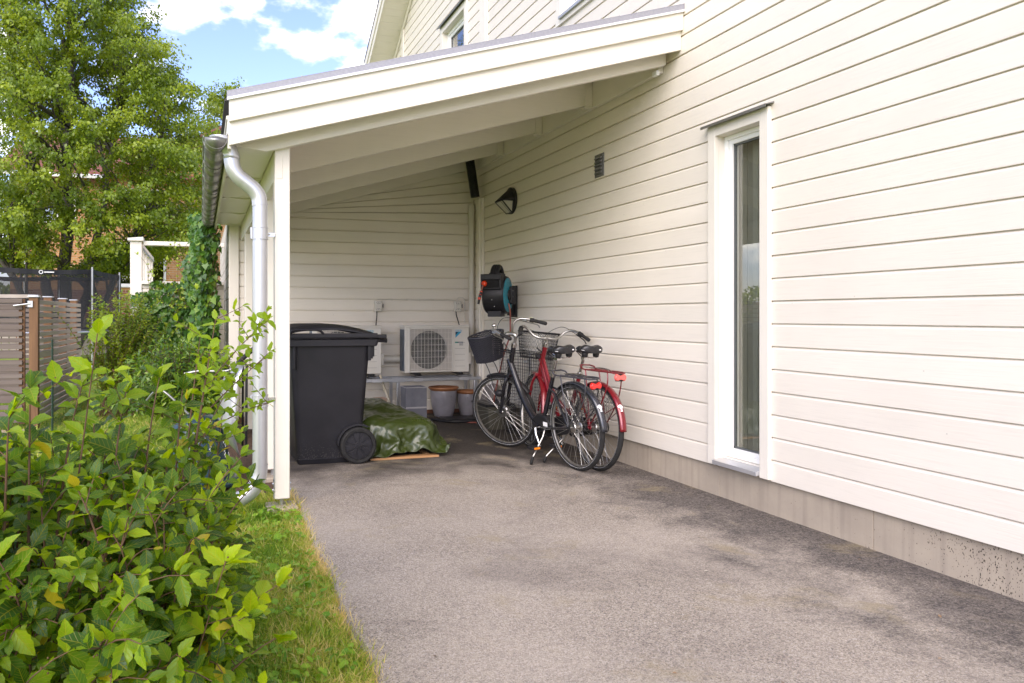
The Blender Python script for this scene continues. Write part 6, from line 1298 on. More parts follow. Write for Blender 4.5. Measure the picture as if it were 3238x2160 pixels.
class Growth:
    def __init__(s, seed): s.r = np.random.default_rng(seed); s.P = []; s.D = []; s.U = []; s.L = []; s.st = MB(); s.tn = []
    def leaf(s, p, d, L_, u=None, tn=None):
        s.P.append(p); s.D.append(d); s.L.append(L_*s.r.uniform(.70, 1.05)); s.U.append(np.array((-.14, -.42, .9))+s.r.normal(0, .30, 3) if u is None else u); s.tn.append((1.0 if s.r.random() < .018 else s.r.random()*.80) if tn is None else tn)
    def shoot(s, path, r0, r1, t0, gap, L_, spread=1.0, tipn=2, n=5, stem=True, tn=None):
        path = np.array(path); m_ = len(path)
        if stem: s.st.tube([Vector(p) for p in path], [r0+(r1-r0)*i/(m_-1) for i in range(m_)], n=n)
        seg = np.linalg.norm(np.diff(path, axis=0), axis=1); along = np.concatenate([[0], np.cumsum(seg)]); T = along[-1]; q = T*t0; k = s.r.integers(0, 2)
        ph = s.r.uniform(0, math.pi)
        while q < T:
            i = min(m_-2, max(0, np.searchsorted(along, q)-1)); f = (q-along[i])/max(1e-6, seg[i]); p = path[i]*(1-f)+path[i+1]*f; d = (path[i+1]-path[i])/max(1e-6, seg[i])
            a = np.cross(d, (0, 0, 1.)); a = a/max(1e-6, np.linalg.norm(a)) if np.linalg.norm(a) > .1 else np.array((1., 0, 0)); c = np.cross(a, d)
            an = ph+k*math.pi/2+s.r.normal(0, .25); side = a*math.cos(an)+c*math.sin(an)
            for sg in (1, -1):
                if s.r.random() < .93: s.leaf(p, d*s.r.uniform(.25, .75)+side*sg*spread+np.array((0, 0, s.r.uniform(-.25, .25))), L_*s.r.uniform(.65, 1.15), tn=tn)
            k += 1; q += gap*s.r.uniform(.8, 1.25)
        d = path[-1]-path[-2]; d = d/np.linalg.norm(d)
        for i in range(tipn): s.leaf(path[-1], d+s.r.normal(0, .5, 3), L_*s.r.uniform(.5, .9), tn=None if tn is None else tn)
        return path
    def done(s, root, lm, bm, tmpl, wr=.5, fold=.3, droop=.3):
        P, D, U, Ln = map(np.array, (s.P, s.D, s.U, s.L)); o = ORG[root]
        f = leafmesh('foliage', P, D, U, Ln, Ln*wr*s.r.uniform(.85, 1.15, len(P)), tmpl, lm, root, s.r, fold, droop, np.array(s.tn), org=tuple(o))
        if s.st.v: s.st.build('stems', bm, root, ang=80, fix=False)
        return f
bark = mat('brown_stem', (.16, .085, .045), .75, var=(12, (.10, .055, .03)), bump=(60, .5, .003))
barkt = mat('grey_bark', (.085, .07, .06), .85, var=(3, (.14, .12, .105)), stretch=(1, 1, .3), bump=(9, .8, .03))

# ---------------------------------------------------------------- foreground shrub
sh = thing('mock_orange_shrub', 'large leafy mock orange shrub with reddish stems in the near left corner', 'shrub', (-.42, 2.4, 0))
g = Growth(11); r = g.r
ctr = np.array((-.50, 2.36, .43)); rad = np.array((.62, .88, .44))
def inside(p): return (((p-ctr)/rad)**2).sum()
bases = [np.array((-.45+r.uniform(-.34, .34), 2.4+r.uniform(-.45, .5), -.02)) for _ in range(18)]
for i in range(190):
    while True:
        d = r.normal(size=3); d /= np.linalg.norm(d)
        if d[2] > -.35: break
    tip = ctr+rad*d*r.uniform(.80, 1.06); tip[2] = max(tip[2], .10)
    lim = .05 if tip[2] < .75 else .10
    if tip[1] > 2.6: lim -= .05*(tip[1]-2.6)/.5
    if tip[0] > lim: tip[0] = lim-r.uniform(0, .12)
    b0 = min(bases, key=lambda q: np.linalg.norm((q-tip)[:2])+r.uniform(0, .5)); midp = (b0+tip)/2+np.array((0, 0, .22))+(tip-ctr)*.12+r.normal(0, .05, 3)
    path = bez(b0, midp, tip, 9); big = r.random() < .3
    g.shoot(path, .0065 if big else .0042, .0017, .34, .062, .080, tipn=3)
    for k in range(r.integers(6, 10)):
        q = r.uniform(.38, .96); p = path[int(q*8)]; out = (p-ctr)/rad; out = out/np.linalg.norm(out)*.7+r.normal(0, .55, 3)+np.array((0, 0, .25)); out /= np.linalg.norm(out)
        L_ = r.uniform(.07, .16); e = p+out*L_; e2 = p+out*L_*.5+np.array((0, 0, .03))
        g.shoot(bez(p, e2, e, 4), .0020, .0012, .25, .045, .066, tipn=2)
# longer shoots standing out of the crown
def sprig(b0, tip, L_=.085, gap=.075, r0=.005, bow=.15, t0=.3, tn=None, tw=3):
    b0, tip = np.array(b0), np.array(tip); path = bez(b0, (b0+tip)/2+np.array((0, 0, bow)), tip, 9)
    g.shoot(path, r0, .0016, t0, gap, L_, tipn=3, tn=tn)
    for k in range(tw):
        p = path[r.integers(4, 9)]; e = p+np.array((r.uniform(-.1, .1), r.uniform(-.08, .08), r.uniform(.0, .09))); g.shoot(bez(p, (p+e)/2, e, 3), .0016, .001, .3, .04, L_*.8, tipn=2, tn=tn)
sprig((-.36, 2.30, .55), (-.28, 2.28, 1.185), .088, .085, .0035, .0, .55, .66, 0)
sprig((-.50, 2.2, .5), (-.475, 2.15, .97), .10, .07); sprig((-.45, 2.25, .5), (-.44, 2.22, 1.0), .09, .07); sprig((-.4, 2.3, .5), (-.33, 2.35, 1.03), .09, .07)
sprig((-.2, 2.5, .4), (-.13, 2.6, 1.03), .085); sprig((-.1, 2.7, .3), (-.06, 2.7, .98), .085); sprig((-.28, 2.4, .4), (-.22, 2.45, 1.0), .09)
sprig((-.12, 2.72, .0), (.055, 2.92, 1.22), .075, .06, .0095, .1, .72, .66, 8); sprig((-.05, 2.85, .7), (.0, 2.95, 1.16), .07, .055, .004, .05, .3, .64, 5)
sprig((.03, 2.92, .98), (.245, 3.22, 1.19), .062, .055, .003, .02, .35, .62, 5); sprig((.0, 2.9, .85), (.265, 3.2, 1.06), .06, .055, .003, .02, .4, .6, 5)
sprig((.0, 2.9, .78), (.275, 3.22, .86), .062, .055, .003, .04, .45, .62, 5); sprig((-.02, 2.85, .72), (.14, 3.1, 1.0), .065, .055, .003, .02, .4, .6, 5)
sprig((-.1, 2.4, .2), (.17, 2.55, .66), .09, .07); sprig((-.15, 2.1, .1), (.20, 2.05, .50), .10, .08, .004, .1, .4, .75, 2); sprig((-.1, 2.0, .1), (.19, 1.95, .40), .10, .08, .004, .08, .4, .6, 2)
sprig((-.1, 1.9, .05), (.14, 1.86, .26), .09, .07); sprig((-.12, 1.95, .0), (.06, 1.92, .62), .10, .08, .0035, .0, .45, .8, 1); sprig((-.2, 2.3, .2), (.12, 2.35, .80), .09, .07)
for _ in range(24):
    x_ = r.uniform(-.22, .10); sprig((x_-.08, 2.8, .05), (x_, r.uniform(2.75, 3.15), r.uniform(.40, .85)), .075, .055, .0035, .05, .35, None, 4)
LM1 = leafmat('mock_orange_leaf', [(.025, .075, .008), (.048, .125, .010), (.095, .20, .011), (.18, .31, .013), (.32, .45, .018), (.42, .36, .03)], (2.2, 1.9, .7), .34, tw=.48)
g.done(sh, LM1, bark, T_BIG, .52, .30, .35)
k = MB()
for i in range(420):
    j = r.integers(0, len(g.P)); p = Vector(g.P[j])
    if p.z < .45: continue
    for q in range(4):
        a = p+Vector(r.normal(0, .010, 3)); k.sphere(a, .0026, n=5, m=4)
k.build('seed_capsules', mat('dry_seed_brown', (.13, .075, .03), .8), sh)

# ---------------------------------------------------------------- middle shrubs and ivy
s2 = thing('laurel_shrub', 'dense dark evergreen shrub with narrow glossy leaves in front of the ivy', 'shrub', (-.25, 8.1, 0))
g = Growth(21); r = g.r; c2 = np.array((-.20, 7.9, .42)); r2 = np.array((.66, .7, .68))
for i in range(420):
    d = r.normal(size=3); d /= np.linalg.norm(d); d[2] = abs(d[2])*1.0-.15
    tip = c2+r2*d*r.uniform(.72, 1.05); tip[2] = max(.05, tip[2]); tip[0] = min(tip[0], .27); a = c2+(tip-c2)*.35; a[2] *= .6
    g.shoot(bez(a, (a+tip)/2+np.array((0, 0, .06)), tip, 4), .004, .0015, .3, .034, .078, 1.0, 5, n=4)
g.done(s2, leafmat('laurel_leaf', [(.04, .10, .014), (.08, .165, .016), (.15, .25, .018), (.30, .37, .02)], (2.0, 1.8, .8), .25, veins=False, tw=.25), bark, T_MID, .30, .3, .2)
s3 = thing('yellow_green_shrub', 'airy yellow-green shrub between the slatted enclosure and the white screen', 'shrub', (-1.05, 10.0, 0))
g = Growth(22); r = g.r
for i in range(110):
    b0 = np.array((-1.0+r.uniform(-.2, .2), 10.0+r.uniform(-.2, .2), 0)); tip = np.array((-.92+r.normal(0, .30), 10.0+r.normal(0, .25), 1.55-abs(r.normal(0, .45)))); tip[2] = max(.35, tip[2])
    g.shoot(bez(b0, (b0+tip)/2+np.array((0, 0, .25)), tip, 8), .0035, .0012, .22, .034, .066, .8, 3, n=4)
g.done(s3, leafmat('pale_leaf', [(.10, .19, .014), (.19, .27, .016), (.32, .37, .02)], (1.9, 1.6, .7), .4, veins=False, tw=.42), bark, T_SMALL, .5)
iv = thing('ivy', 'dark green ivy climbing the store room corner and the low white screen', 'ivy', (.2, 9.6, 0))
g = Growth(31); r = g.r
def ivyleaf(p, nrm_, L_=.080):
    d = np.array((r.normal(0, .5), r.normal(0, .3), -1.0+r.normal(0, .4))); g.leaf(p, d, L_*r.uniform(.55, 1.3), u=np.array(nrm_)+r.normal(0, .33, 3))
for i in range(3600):      # column on the side wall
    z = r.uniform(.0, 2.46); y = r.uniform(8.98, 10.1); bulge = (.27+.22*math.exp(-((z-1.9)/.7)**2)+.20*math.exp(-((z-.7)/.5)**2))*(1-.35*abs(y-9.4))+.05*math.sin(z*7+y*3)
    x = .31-bulge*r.uniform(.1, 1.0)**.5
    ivyleaf((x+r.normal(0, .02), y, z+.02), (-.75, -.75, .35))
for i in range(2400):      # curtain on the screen
    x = r.uniform(-.86, .12); top = 1.70 if x > -.62 else 1.55; z = r.uniform(0, 1)**.8*top
    if mnoise.noise(Vector((x*3.1, 2, z*2.4))) > .26 and z > .5: continue
    y = 10.50-.10*r.uniform(0, 1)-(.10 if z < .9 else 0)*r.uniform(0, 1)
    ivyleaf((x, y, z), (-.1, -1, .35))
for i in range(46):        # runners
    a = np.array((r.uniform(-.7, .1), 10.4, r.uniform(1.3, 2.2))); e = a+np.array((r.uniform(-.3, .35), r.uniform(-.2, .1), r.uniform(-.1, .45)))
    if e[2] > 2.35: continue
    if a[2] > 1.8 and a[0] < -.35: continue
    g.shoot(bez(a, (a+e)/2+np.array((0, 0, .08)), e, 7), .003, .001, .1, .09, .042, .8, 2, n=4, tn=.97)
for i in range(60):
    a = np.array((.2, r.uniform(9.0, 9.9), r.uniform(.6, 2.4))); e = a+np.array((-r.uniform(.05, .3), r.uniform(-.1, .1), -r.uniform(.1, .6))); g.shoot(bez(a, (a+e)/2, e, 6), .003, .0012, .1, .1, .04, .6, 1, n=4)
g.done(iv, leafmat('ivy_leaf', [(.035, .105, .018), (.06, .155, .022), (.10, .21, .026), (.30, .40, .03)], (2.0, 1.7, .6), .34, veins=False, tw=.22), bark, T_IVY, .98, .2, .1)

# ---------------------------------------------------------------- trees
def tree(name, label, base, crown, trunks, nt, per, L_, lm, seed, tmpl=T_SMALL, dark=None):
    root = thing(name, label, 'tree', base, 'trees beyond the garden'); r = np.random.default_rng(seed); tk = MB(); B = np.array(base); P = []; D = []; tn = []
    zs = [c[0] for c in crown]; limbs = []
    def cr(z): return np.interp(z, zs, [c[1] for c in crown], 0, 0), np.interp(z, zs, [c[2] for c in crown]), np.interp(z, zs, [c[3] for c in crown])
    for (dx, dy, top, r0) in trunks:
        tip = B+np.array((dx, dy, top)); path = bez(B+np.array((dx*.06, dy*.06, 0)), B+np.array((dx*.75, dy*.7, top*.45)), tip, 14)
        path[1:-1] += r.normal(0, .05, (12, 3)); tk.tube([Vector(p) for p in path], [r0*(1-.88*i/13) for i in range(14)], n=10); limbs.append((path, r0))
    tips = []
    while len(tips) < nt:
        z = r.uniform(zs[0], zs[-1]); R_, ox, oy = cr(z); a = r.uniform(0, 2*math.pi); q = r.uniform(.12, 1)**.5
        if mnoise.noise(Vector((math.cos(a)*1.5, math.sin(a)*1.5, z*.55+seed))) < -.28+.25*(q > .9): continue
        k = 1+.20*mnoise.noise(Vector((math.cos(a)*2.2, math.sin(a)*2.2, z*.9+seed*2)))
        tips.append(B+np.array((ox+math.cos(a)*R_*q*k, oy+math.sin(a)*R_*q*k, z)))
    allpts = np.concatenate([l[0][3:] for l in limbs]); rads = np.concatenate([[l[1]*(1-.88*i/13) for i in range(3, 14)] for l in limbs])
    for i, t in enumerate(tips):
        dz = t[2]-B[2]
        j = np.argmin(np.linalg.norm((allpts-t)*np.array((1, 1, .8))+np.array((0, 0, .5)), axis=1)+r.uniform(0, .8, len(allpts))); a = allpts[j]
        path = bez(a, (a+t)/2+np.array((0, 0, .25)), t, 5)
        if i % 3 == 0: tk.tube([Vector(p) for p in path], [min(rads[j]*.55, .05)*(1-.8*k/4)+.004 for k in range(5)], n=5)
        out = t-(B+np.array((0, 0, dz-.6))); out[2] = max(0, out[2]); out = out/np.linalg.norm(out)
        droop = np.array((0, 0, -.5)); sl_ = r.uniform(.35, .75); e = t+(out+droop*.5+r.normal(0, .3, 3))*sl_*.8; pa = bez(t-out*.35, t+np.array((0, 0, .12)), e, 6)
        base_t = r.uniform(.1, .9)
        for k in range(per):
            f = r.random(); q = pa[min(4, int(f*5))]*(1-(f*5 % 1))+pa[min(5, int(f*5)+1)]*(f*5 % 1)
            P.append(q+r.normal(0, .085, 3)); D.append(np.array((r.normal(0, .6), r.normal(0, .6), -.65+r.normal(0, .35)))+out*.35); tn.append(min(1, max(0, base_t*.6+r.random()*.4)))
    P, D = np.array(P), np.array(D); n = len(P); U = np.stack([r.normal(0, .5, n)-.2, r.normal(0, .5, n)-.55, np.full(n, .85)], 1); Ln = L_*r.uniform(.65, 1.2, n)
    leafmesh('crown', P, D, U, Ln, Ln*.68, tmpl, lm, root, r, .3, .25, np.array(tn), org=base)
    tk.build('trunk', barkt, root, ang=80, fix=False); return root
LMT = leafmat('tree_leaf', [(.065, .115, .016), (.14, .215, .022), (.24, .32, .03), (.38, .45, .04)], (2.0, 1.75, .6), .30, veins=False, tw=.38)
tree('garden_tree', 'tall broad leafy tree with several dark trunks behind the trampoline', (-3.65, 23.0, 0),
     [(2.5, 1.6, .2, 0), (3.3, 3.1, .4, 0), (5.2, 3.75, .65, 0), (7.4, 3.3, .45, 0), (9.2, 2.6, .2, 0), (11, 2.1, -.1, 0), (13.5, 1.0, -.2, 0)],
     [(-1.4, .3, 9.5, .17), (.15, -.2, 12.5, .21), (1.5, .2, 9.0, .17), (-2.6, -.5, 6.5, .11), (2.6, -.3, 6.6, .10)], 1500, 112, .100, LMT, 5)
tree('background_tree', 'smaller tree whose thin top shows just left of the carport roof', (1.2, 33.0, 0),
     [(3.5, 2.2, -.6, 0), (6, 2.9, -.8, 0), (8.6, 2.0, -.6, 0), (10.9, .3, -.1, 0)], [(0, 0, 10.5, .16)], 300, 60, .13, LMT, 8)
tree('background_tree', 'dark tree at the far left edge beside the brick house', (-11.2, 27.5, 0),
     [(0.5, 2.0, 0, 0), (4, 3.1, 0, 0), (8, 2.6, 0, 0), (11, 1.2, 0, 0)], [(0, 0, 10, .2)], 300, 60, .14, leafmat('dark_leaf', [(.02, .05, .010), (.04, .08, .014)], (1.6, 1.5, .7), .4, veins=False), 9)
# ---------------------------------------------------------------- grass
rng = np.random.default_rng(77)
def blades(name, label, n, xs, ys, H, keep, cols, seed, wd=.0032, lay=.5):
    r = np.random.default_rng(seed); P = np.stack([r.uniform(*xs, n), ys[0]+(ys[1]-ys[0])*r.random(n)**1.4, np.full(n, -.03)], 1); P = P[keep(P[:, 0], P[:, 1], r)]; n = len(P)
    D = np.stack([r.normal(0, lay, n), r.normal(0, lay, n), np.abs(r.normal(.75, .35, n))], 1); U = r.normal(0, 1, (n, 3)); Ln = H*r.uniform(.45, 1.35, n)
    xe = np.array([edge_x(y) for y in np.linspace(ys[0], ys[1], 200)]); ex = np.interp(P[:, 1], np.linspace(ys[0], ys[1], 200), xe)
    dry = np.exp(-((ex-P[:, 0])/.085)); patch = np.array([mnoise.noise(Vector((x*4, y*4, 5))) for x, y in P[:, :2]])
    tn = np.clip(.36+.22*r.normal(size=n)+.62*dry*r.uniform(.4, 1, n)+.45*patch, 0, 1)
    o = leafmesh(name, P, D, U, Ln, np.full(n, wd)*r.uniform(.7, 1.6, n), T_SMALL, cols, None, r, .2, .9, tn); o['kind'] = 'stuff'; o['label'] = label; return o
LG = leafmat('grass_blade', [(.09, .20, .014), (.19, .32, .020), (.36, .42, .05), (.62, .50, .19), (.72, .57, .30)], (1.7, 1.6, .8), .5, veins=False, tw=.35)
def kp(x, y, r): return x < np.array([edge_x(q) for q in y])+.012+np.abs(r.normal(0, .012, len(x)))
blades('grass', 'short patchy lawn grass, dry and straw-coloured along the asphalt edge', 90000, (-.35, .72), (1.55, 5.3), .045, kp, LG, 1)
def kp2(x, y, r): return (x < .62) & ~((x > .16) & (y > 5.3))
blades('far_grass', 'lawn grass around the garden shrubs', 60000, (-3.2, .62), (4.8, 16), .06, kp2, LG, 2, .006)
# clover and plantain leaves in the verge
r = np.random.default_rng(4); n = 2600; P = np.stack([r.uniform(-.3, .60, n), r.uniform(1.6, 4.9, n), r.uniform(-.012, .012, n)], 1)
P = P[(P[:, 0] < np.array([edge_x(y) for y in P[:, 1]])-.05) & (np.array([mnoise.noise(Vector((x*3.2, y*3.2, 9))) for x, y in P[:, :2]]) > -.05)]; n = len(P)
Ln = .022*r.uniform(.6, 2.0, n)*np.where(r.random(n) < .06, 2.0, 1.0); o = leafmesh('clover', P, np.stack([r.normal(0, 1, n), r.normal(0, 1, n), r.uniform(.0, .5, n)], 1), np.stack([r.normal(0, .3, n), r.normal(0, .3, n), np.ones(n)], 1), Ln, Ln*.72, T_MID,
    leafmat('clover_leaf', [(.10, .25, .018), (.18, .36, .025), (.28, .44, .035)], (1.7, 1.6, .7), .4, tw=.3), None, r, .2, .3); o['kind'] = 'stuff'; o['label'] = 'clover and plantain leaves in the verge'
# fallen leaves and grit on the drive
n = 46; P = np.stack([r.uniform(.7, 3.3, n), 2.0+4.5*r.random(n)**1.3, np.full(n, .004)], 1); Ln = r.uniform(.006, .022, n)
o = leafmesh('leaf_litter', P, np.stack([r.normal(0, 1, n), r.normal(0, 1, n), np.zeros(n)], 1), np.tile(np.array((0., 0, 1)), (n, 1))+r.normal(0, .1, (n, 3)), Ln, Ln*.6, T_MID, leafmat('dry_leaf', [(.16, .09, .05), (.30, .19, .10), (.5, .45, .38)], (1, 1, 1), .7, tw=.05), None, r, .5, -.2); o['kind'] = 'stuff'; o['label'] = 'bits of dry leaf scattered on the asphalt'
# ---------------------------------------------------------------- slatted enclosure
old_lit = mat('lit_weathered_slat', (.52, .46, .40), .8, var=(3.5, (.32, .27, .225)), stretch=(1, .2, 3), bump=(30, .5, .003))  # weathered wood painted paler, for daylight on the enclosure's right face
gat = mat('shaded_grey_slat', (.20, .165, .14), .8, var=(3.5, (.12, .09, .075)), stretch=(.2, 1, 3), bump=(30, .5, .003))  # same wood painted darker, for the shade on the gate side
brn = mat('brown_post_wood', (.24, .125, .055), .75, var=(4, (.12, .06, .03)), stretch=(3, 3, .3), bump=(25, .5, .003))
en = thing('slatted_enclosure', 'weathered brown timber enclosure of horizontal slats with a gate', 'enclosure', (-3, 10, 0))
X0 = -1.705; rr = random.Random(4)
MB().box(X0-.09, X0+.0, 9.0, 9.09, 0, 1.44).build('corner_post', brn, en, bev=.004)
MB().box(X0-.105, X0+.015, 8.985, 9.105, 1.44, 1.452).box(X0-.095, X0+.005, 8.995, 9.095, 1.452, 1.466).build('post_cap', M['steel'], en, bev=.002)
for y in (9.95, 10.95, 11.85):
    q = MB().box(X0-.12, X0-.032, y, y+.09, 0, 1.46).build('post', brn, en, bev=.004)
    MB().box(X0-.13, X0-.022, y-.01, y+.10, 1.46, 1.474).build('post_cap', M['steel'], q, bev=.002)
z = .06; hs = []
while z < 1.40:
    h_ = rr.choice((.048, .048, .048, .075)); hs.append((z, h_)); z += h_+.024
for z, h_ in hs:
    b = MB(); n = 12; dz = [0.006*mnoise.noise(Vector((z*9, i*.5, 0))) for i in range(n+1)]
    for i in range(n):
        ya, yb = 9.10+2.95*i/n, 9.10+2.95*(i+1)/n
        b.hexa([(X0-.03,ya,z+dz[i]),(X0-.002,ya,z+dz[i]),(X0-.002,yb,z+dz[i+1]),(X0-.03,yb,z+dz[i+1]),(X0-.03,ya,z+h_+dz[i]),(X0-.002,ya,z+h_+dz[i]),(X0-.002,yb,z+h_+dz[i+1]),(X0-.03,yb,z+h_+dz[i+1])])
    b.build('slat', old_lit, en, bev=.002)
for z, h_ in hs:
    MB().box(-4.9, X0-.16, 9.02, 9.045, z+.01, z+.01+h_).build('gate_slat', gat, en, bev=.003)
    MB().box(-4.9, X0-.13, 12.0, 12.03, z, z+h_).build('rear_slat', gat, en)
for x in (X0-.20, -2.9, -4.1): MB().box(x, x+.06, 9.046, 9.09, .05, 1.42).build('gate_upright', brn, en, bev=.003)
MB().box(-4.9, X0-.10, 9.06, 9.10, 1.43, 1.47).build('top_rail', old_lit, en, bev=.003)
MB().cyl((X0-.24, 8.99, 1.345), (X0-.07, 8.985, 1.37), .009).box(X0-.10, X0-.05, 8.985, 8.998, 1.33, 1.40).build('latch', M['steel'], en)
o = MB().box(-5.2, -1.75, 8.35, 8.98, -.04, .0).build('paving', mat('pale_planks', (.45, .36, .28), .8, var=(3, (.34, .26, .2)), stretch=(.2, 3, 1))); struct(o)
# ---------------------------------------------------------------- wire garden fence
gf = thing('wire_fence', 'low dark green wire mesh fence crossing the lawn', 'wire fence', (-1.6, 10.5, 0))
grn = mat('green_wire', (.01, .035, .02), .5)
fp = [(-1.52, 8.75), (-1.50, 11.2), (-1.35, 13.0), (-.6, 13.4)]
for x, y in fp: MB().cyl((x, y, 0), (x, y, .98 if y < 9 else .66), .011, n=8).build('fence_pole', grn, gf)
k = MB()
for i in range(3):
    (xa, ya), (xb, yb) = fp[i], fp[i+1]; n = int(math.hypot(xb-xa, yb-ya)/.075)
    for j in range(n):
        t_ = j/n; x, y = xa+(xb-xa)*t_, ya+(yb-ya)*t_; k.cyl((x, y, 0), (x, y, .62), .0016, n=4, cap=False)
    for z in (.08, .2, .32, .46, .62): k.cyl((xa, ya, z), (xb, yb, z), .0018, n=4, cap=False)
k.build('wire_mesh', grn, gf)
# ---------------------------------------------------------------- white screen with openings
ws = thing('garden_screen', 'white painted timber screen with open frames above an ivy covered parapet', 'screen', (-.3, 11.5, 0))
wp = M['trimy']
def P_(n, *a): return MB().box(*a).build(n, M['trim'], ws, bev=.004)
P_('post', -.90, -.755, 10.62, 10.78, 0, 2.24); 
MB().hexa([(-.93,10.58,2.24),(-.735,10.58,2.24),(-.735,10.80,2.24),(-.93,10.80,2.24),(-.93,10.58,2.275),(-.735,10.58,2.295),(-.735,10.80,2.295),(-.93,10.80,2.275)]).build('post_cap', M['trim'], ws, bev=.003)
P_('top_rail', -.735, .31, 10.64, 10.76, 2.19, 2.245); P_('parapet_cap', -.755, .31, 10.56, 10.82, 1.66, 1.70)
k = MB(); clad(k, -.755, .31, .10, 1.655, lambda a, d, z: (a, 10.64+d, z)); k.build('parapet', M['cladx'], ws, ang=20, fix=False); P_('parapet_core', -.755, .31, 10.665, 10.74, 0, 1.655)
for y in (11.4, 12.1, 12.8, 13.45): P_('post', -.86, -.78, y, y+.08, 0, 2.19)
P_('side_rail', -.87, -.77, 10.78, 13.55, 2.185, 2.24); P_('side_rail', -.87, -.77, 10.78, 13.55, 1.66, 1.70)
k = MB(); clad(k, 10.79, 13.5, .10, 1.655, lambda a, d, z: (-.87+d, a, z)); k.build('side_parapet', M['clad'], ws, ang=20, fix=False)
P_('side_parapet_core', -.84, -.79, 10.79, 13.5, 0, 1.65)
k = MB()
for i in range(26): k.sphere((-.765, 10.85+i*.10, 2.165), .016, n=8, m=6)
k.build('light_string', mat('clear_bulbs', (.6, .6, .58), .1, tr=.6), ws)
# ---------------------------------------------------------------- trampoline
tp = thing('trampoline', 'round trampoline with a tall black safety net', 'trampoline', (-4.05, 20.0, 0))
cx_, cy_, R_ = -4.05, 20.0, 2.12
net = bpy.data.materials.new('black_netting'); net.use_nodes = True; t = net.node_tree; b = t.nodes['Principled BSDF']; b.inputs['Base Color'].default_value = (.02, .02, .024, 1); b.inputs['Roughness'].default_value = .8
tb = N(t, 'ShaderNodeBsdfTransparent'); x = N(t, 'ShaderNodeMixShader'); x.inputs[0].default_value = .62; t.links.new(tb.outputs[0], x.inputs[1]); t.links.new(b.outputs[0], x.inputs[2]); t.links.new(x.outputs[0], t.nodes['Material Output'].inputs[0])
angs = [R(-100+60*i) for i in range(6)]
vs = []; n = 96
def nr(a, z):
    d = min(abs((a-q+math.pi) % (2*math.pi)-math.pi) for q in angs); return R_-.02-.16*math.sin(min(1, d/R(30))*math.pi/2)*(1-.3*z)+.02*math.sin(a*23+z*3)
for i in range(n):
    a = 2*math.pi*i/n
    for z in (.88, 1.3, 1.8, 2.30): rr2 = nr(a, (z-.88)/1.42); d = min(abs((a-q+math.pi) % (2*math.pi)-math.pi) for q in angs); vs.append((cx_+rr2*math.cos(a), cy_+rr2*math.sin(a), z-(.05*math.sin(d/R(30)*math.pi/2) if z > 2 else 0)))
MB().add(vs, [(4*i+j, 4*((i+1) % n)+j, 4*((i+1) % n)+j+1, 4*i+j+1) for i in range(n) for j in range(3)]).build('safety_net', net, tp, ang=180, fix=False)
blk = mat('black_fabric', (.015, .015, .018), .8)
k = MB(); vs = []
for i in range(n): 
    p = Vector(k.v[0]) if 0 else None
tops = [vs_ for vs_ in []]
b1 = MB(); b2 = MB()
for i in range(n):
    a, a2 = 2*math.pi*i/n, 2*math.pi*(i+1)/n
    for (mb, z0, z1) in ((b1, 2.20, 2.31), (b2, .80, .92)):
        pts = []
        for aa in (a, a2):
            rr2 = nr(aa, 1 if z0 > 2 else 0)+.006; d = min(abs((aa-q+math.pi) % (2*math.pi)-math.pi) for q in angs); s_ = .05*math.sin(min(1, d/R(30))*math.pi/2) if z0 > 2 else 0
            pts += [(cx_+rr2*math.cos(aa), cy_+rr2*math.sin(aa), z0-s_+.015*math.sin(aa*37)), (cx_+rr2*math.cos(aa), cy_+rr2*math.sin(aa), z1-s_)]
        mb.add(pts, [(0, 1, 3, 2)])
b1.build('net_hem', blk, tp, fix=False); b2.build('spring_pad', mat('grey_pad', (.07, .075, .085), .5), tp, fix=False)
MB().cyl((cx_, cy_, .86), (cx_, cy_, .88), R_-.1, n=64).build('jumping_mat', blk, tp)
fr_ = MB(); fr_.tube([(cx_+R_*math.cos(2*math.pi*i/64), cy_+R_*math.sin(2*math.pi*i/64), .86) for i in range(64)], .028, n=8, closed=True); fr_.build('frame_ring', M['steel'], tp)
for a in angs:
    x, y = cx_+(R_+.04)*math.cos(a), cy_+(R_+.04)*math.sin(a)
    MB().cyl((x, y, 0), (x, y, 1.1), .022, n=10).build('leg', M['steel'], tp)
    MB().cyl((x, y, .95), (x, y, 2.32), .040, n=12).build('padded_pole', blk, tp)
    MB().cyl((x*.997, y-.05, .9), (x*.997, y-.05, 2.36), .016, n=8).build('pole_tip', M['steel'], tp)
a = R(-70); lx_, ly_ = cx_+(R_-.135)*math.cos(a), cy_+(R_-.135)*math.sin(a)
k = MB(); k.lathe([(.028, 0), (.045, 0)], (lx_, ly_-.03, 2.205), (math.cos(a), math.sin(a), 0), n=20); k.box(lx_+.06, lx_+.26, ly_-.02, ly_-.018, 2.195, 2.215); k.build('net_emblem', M['whitep'], tp, fix=False)
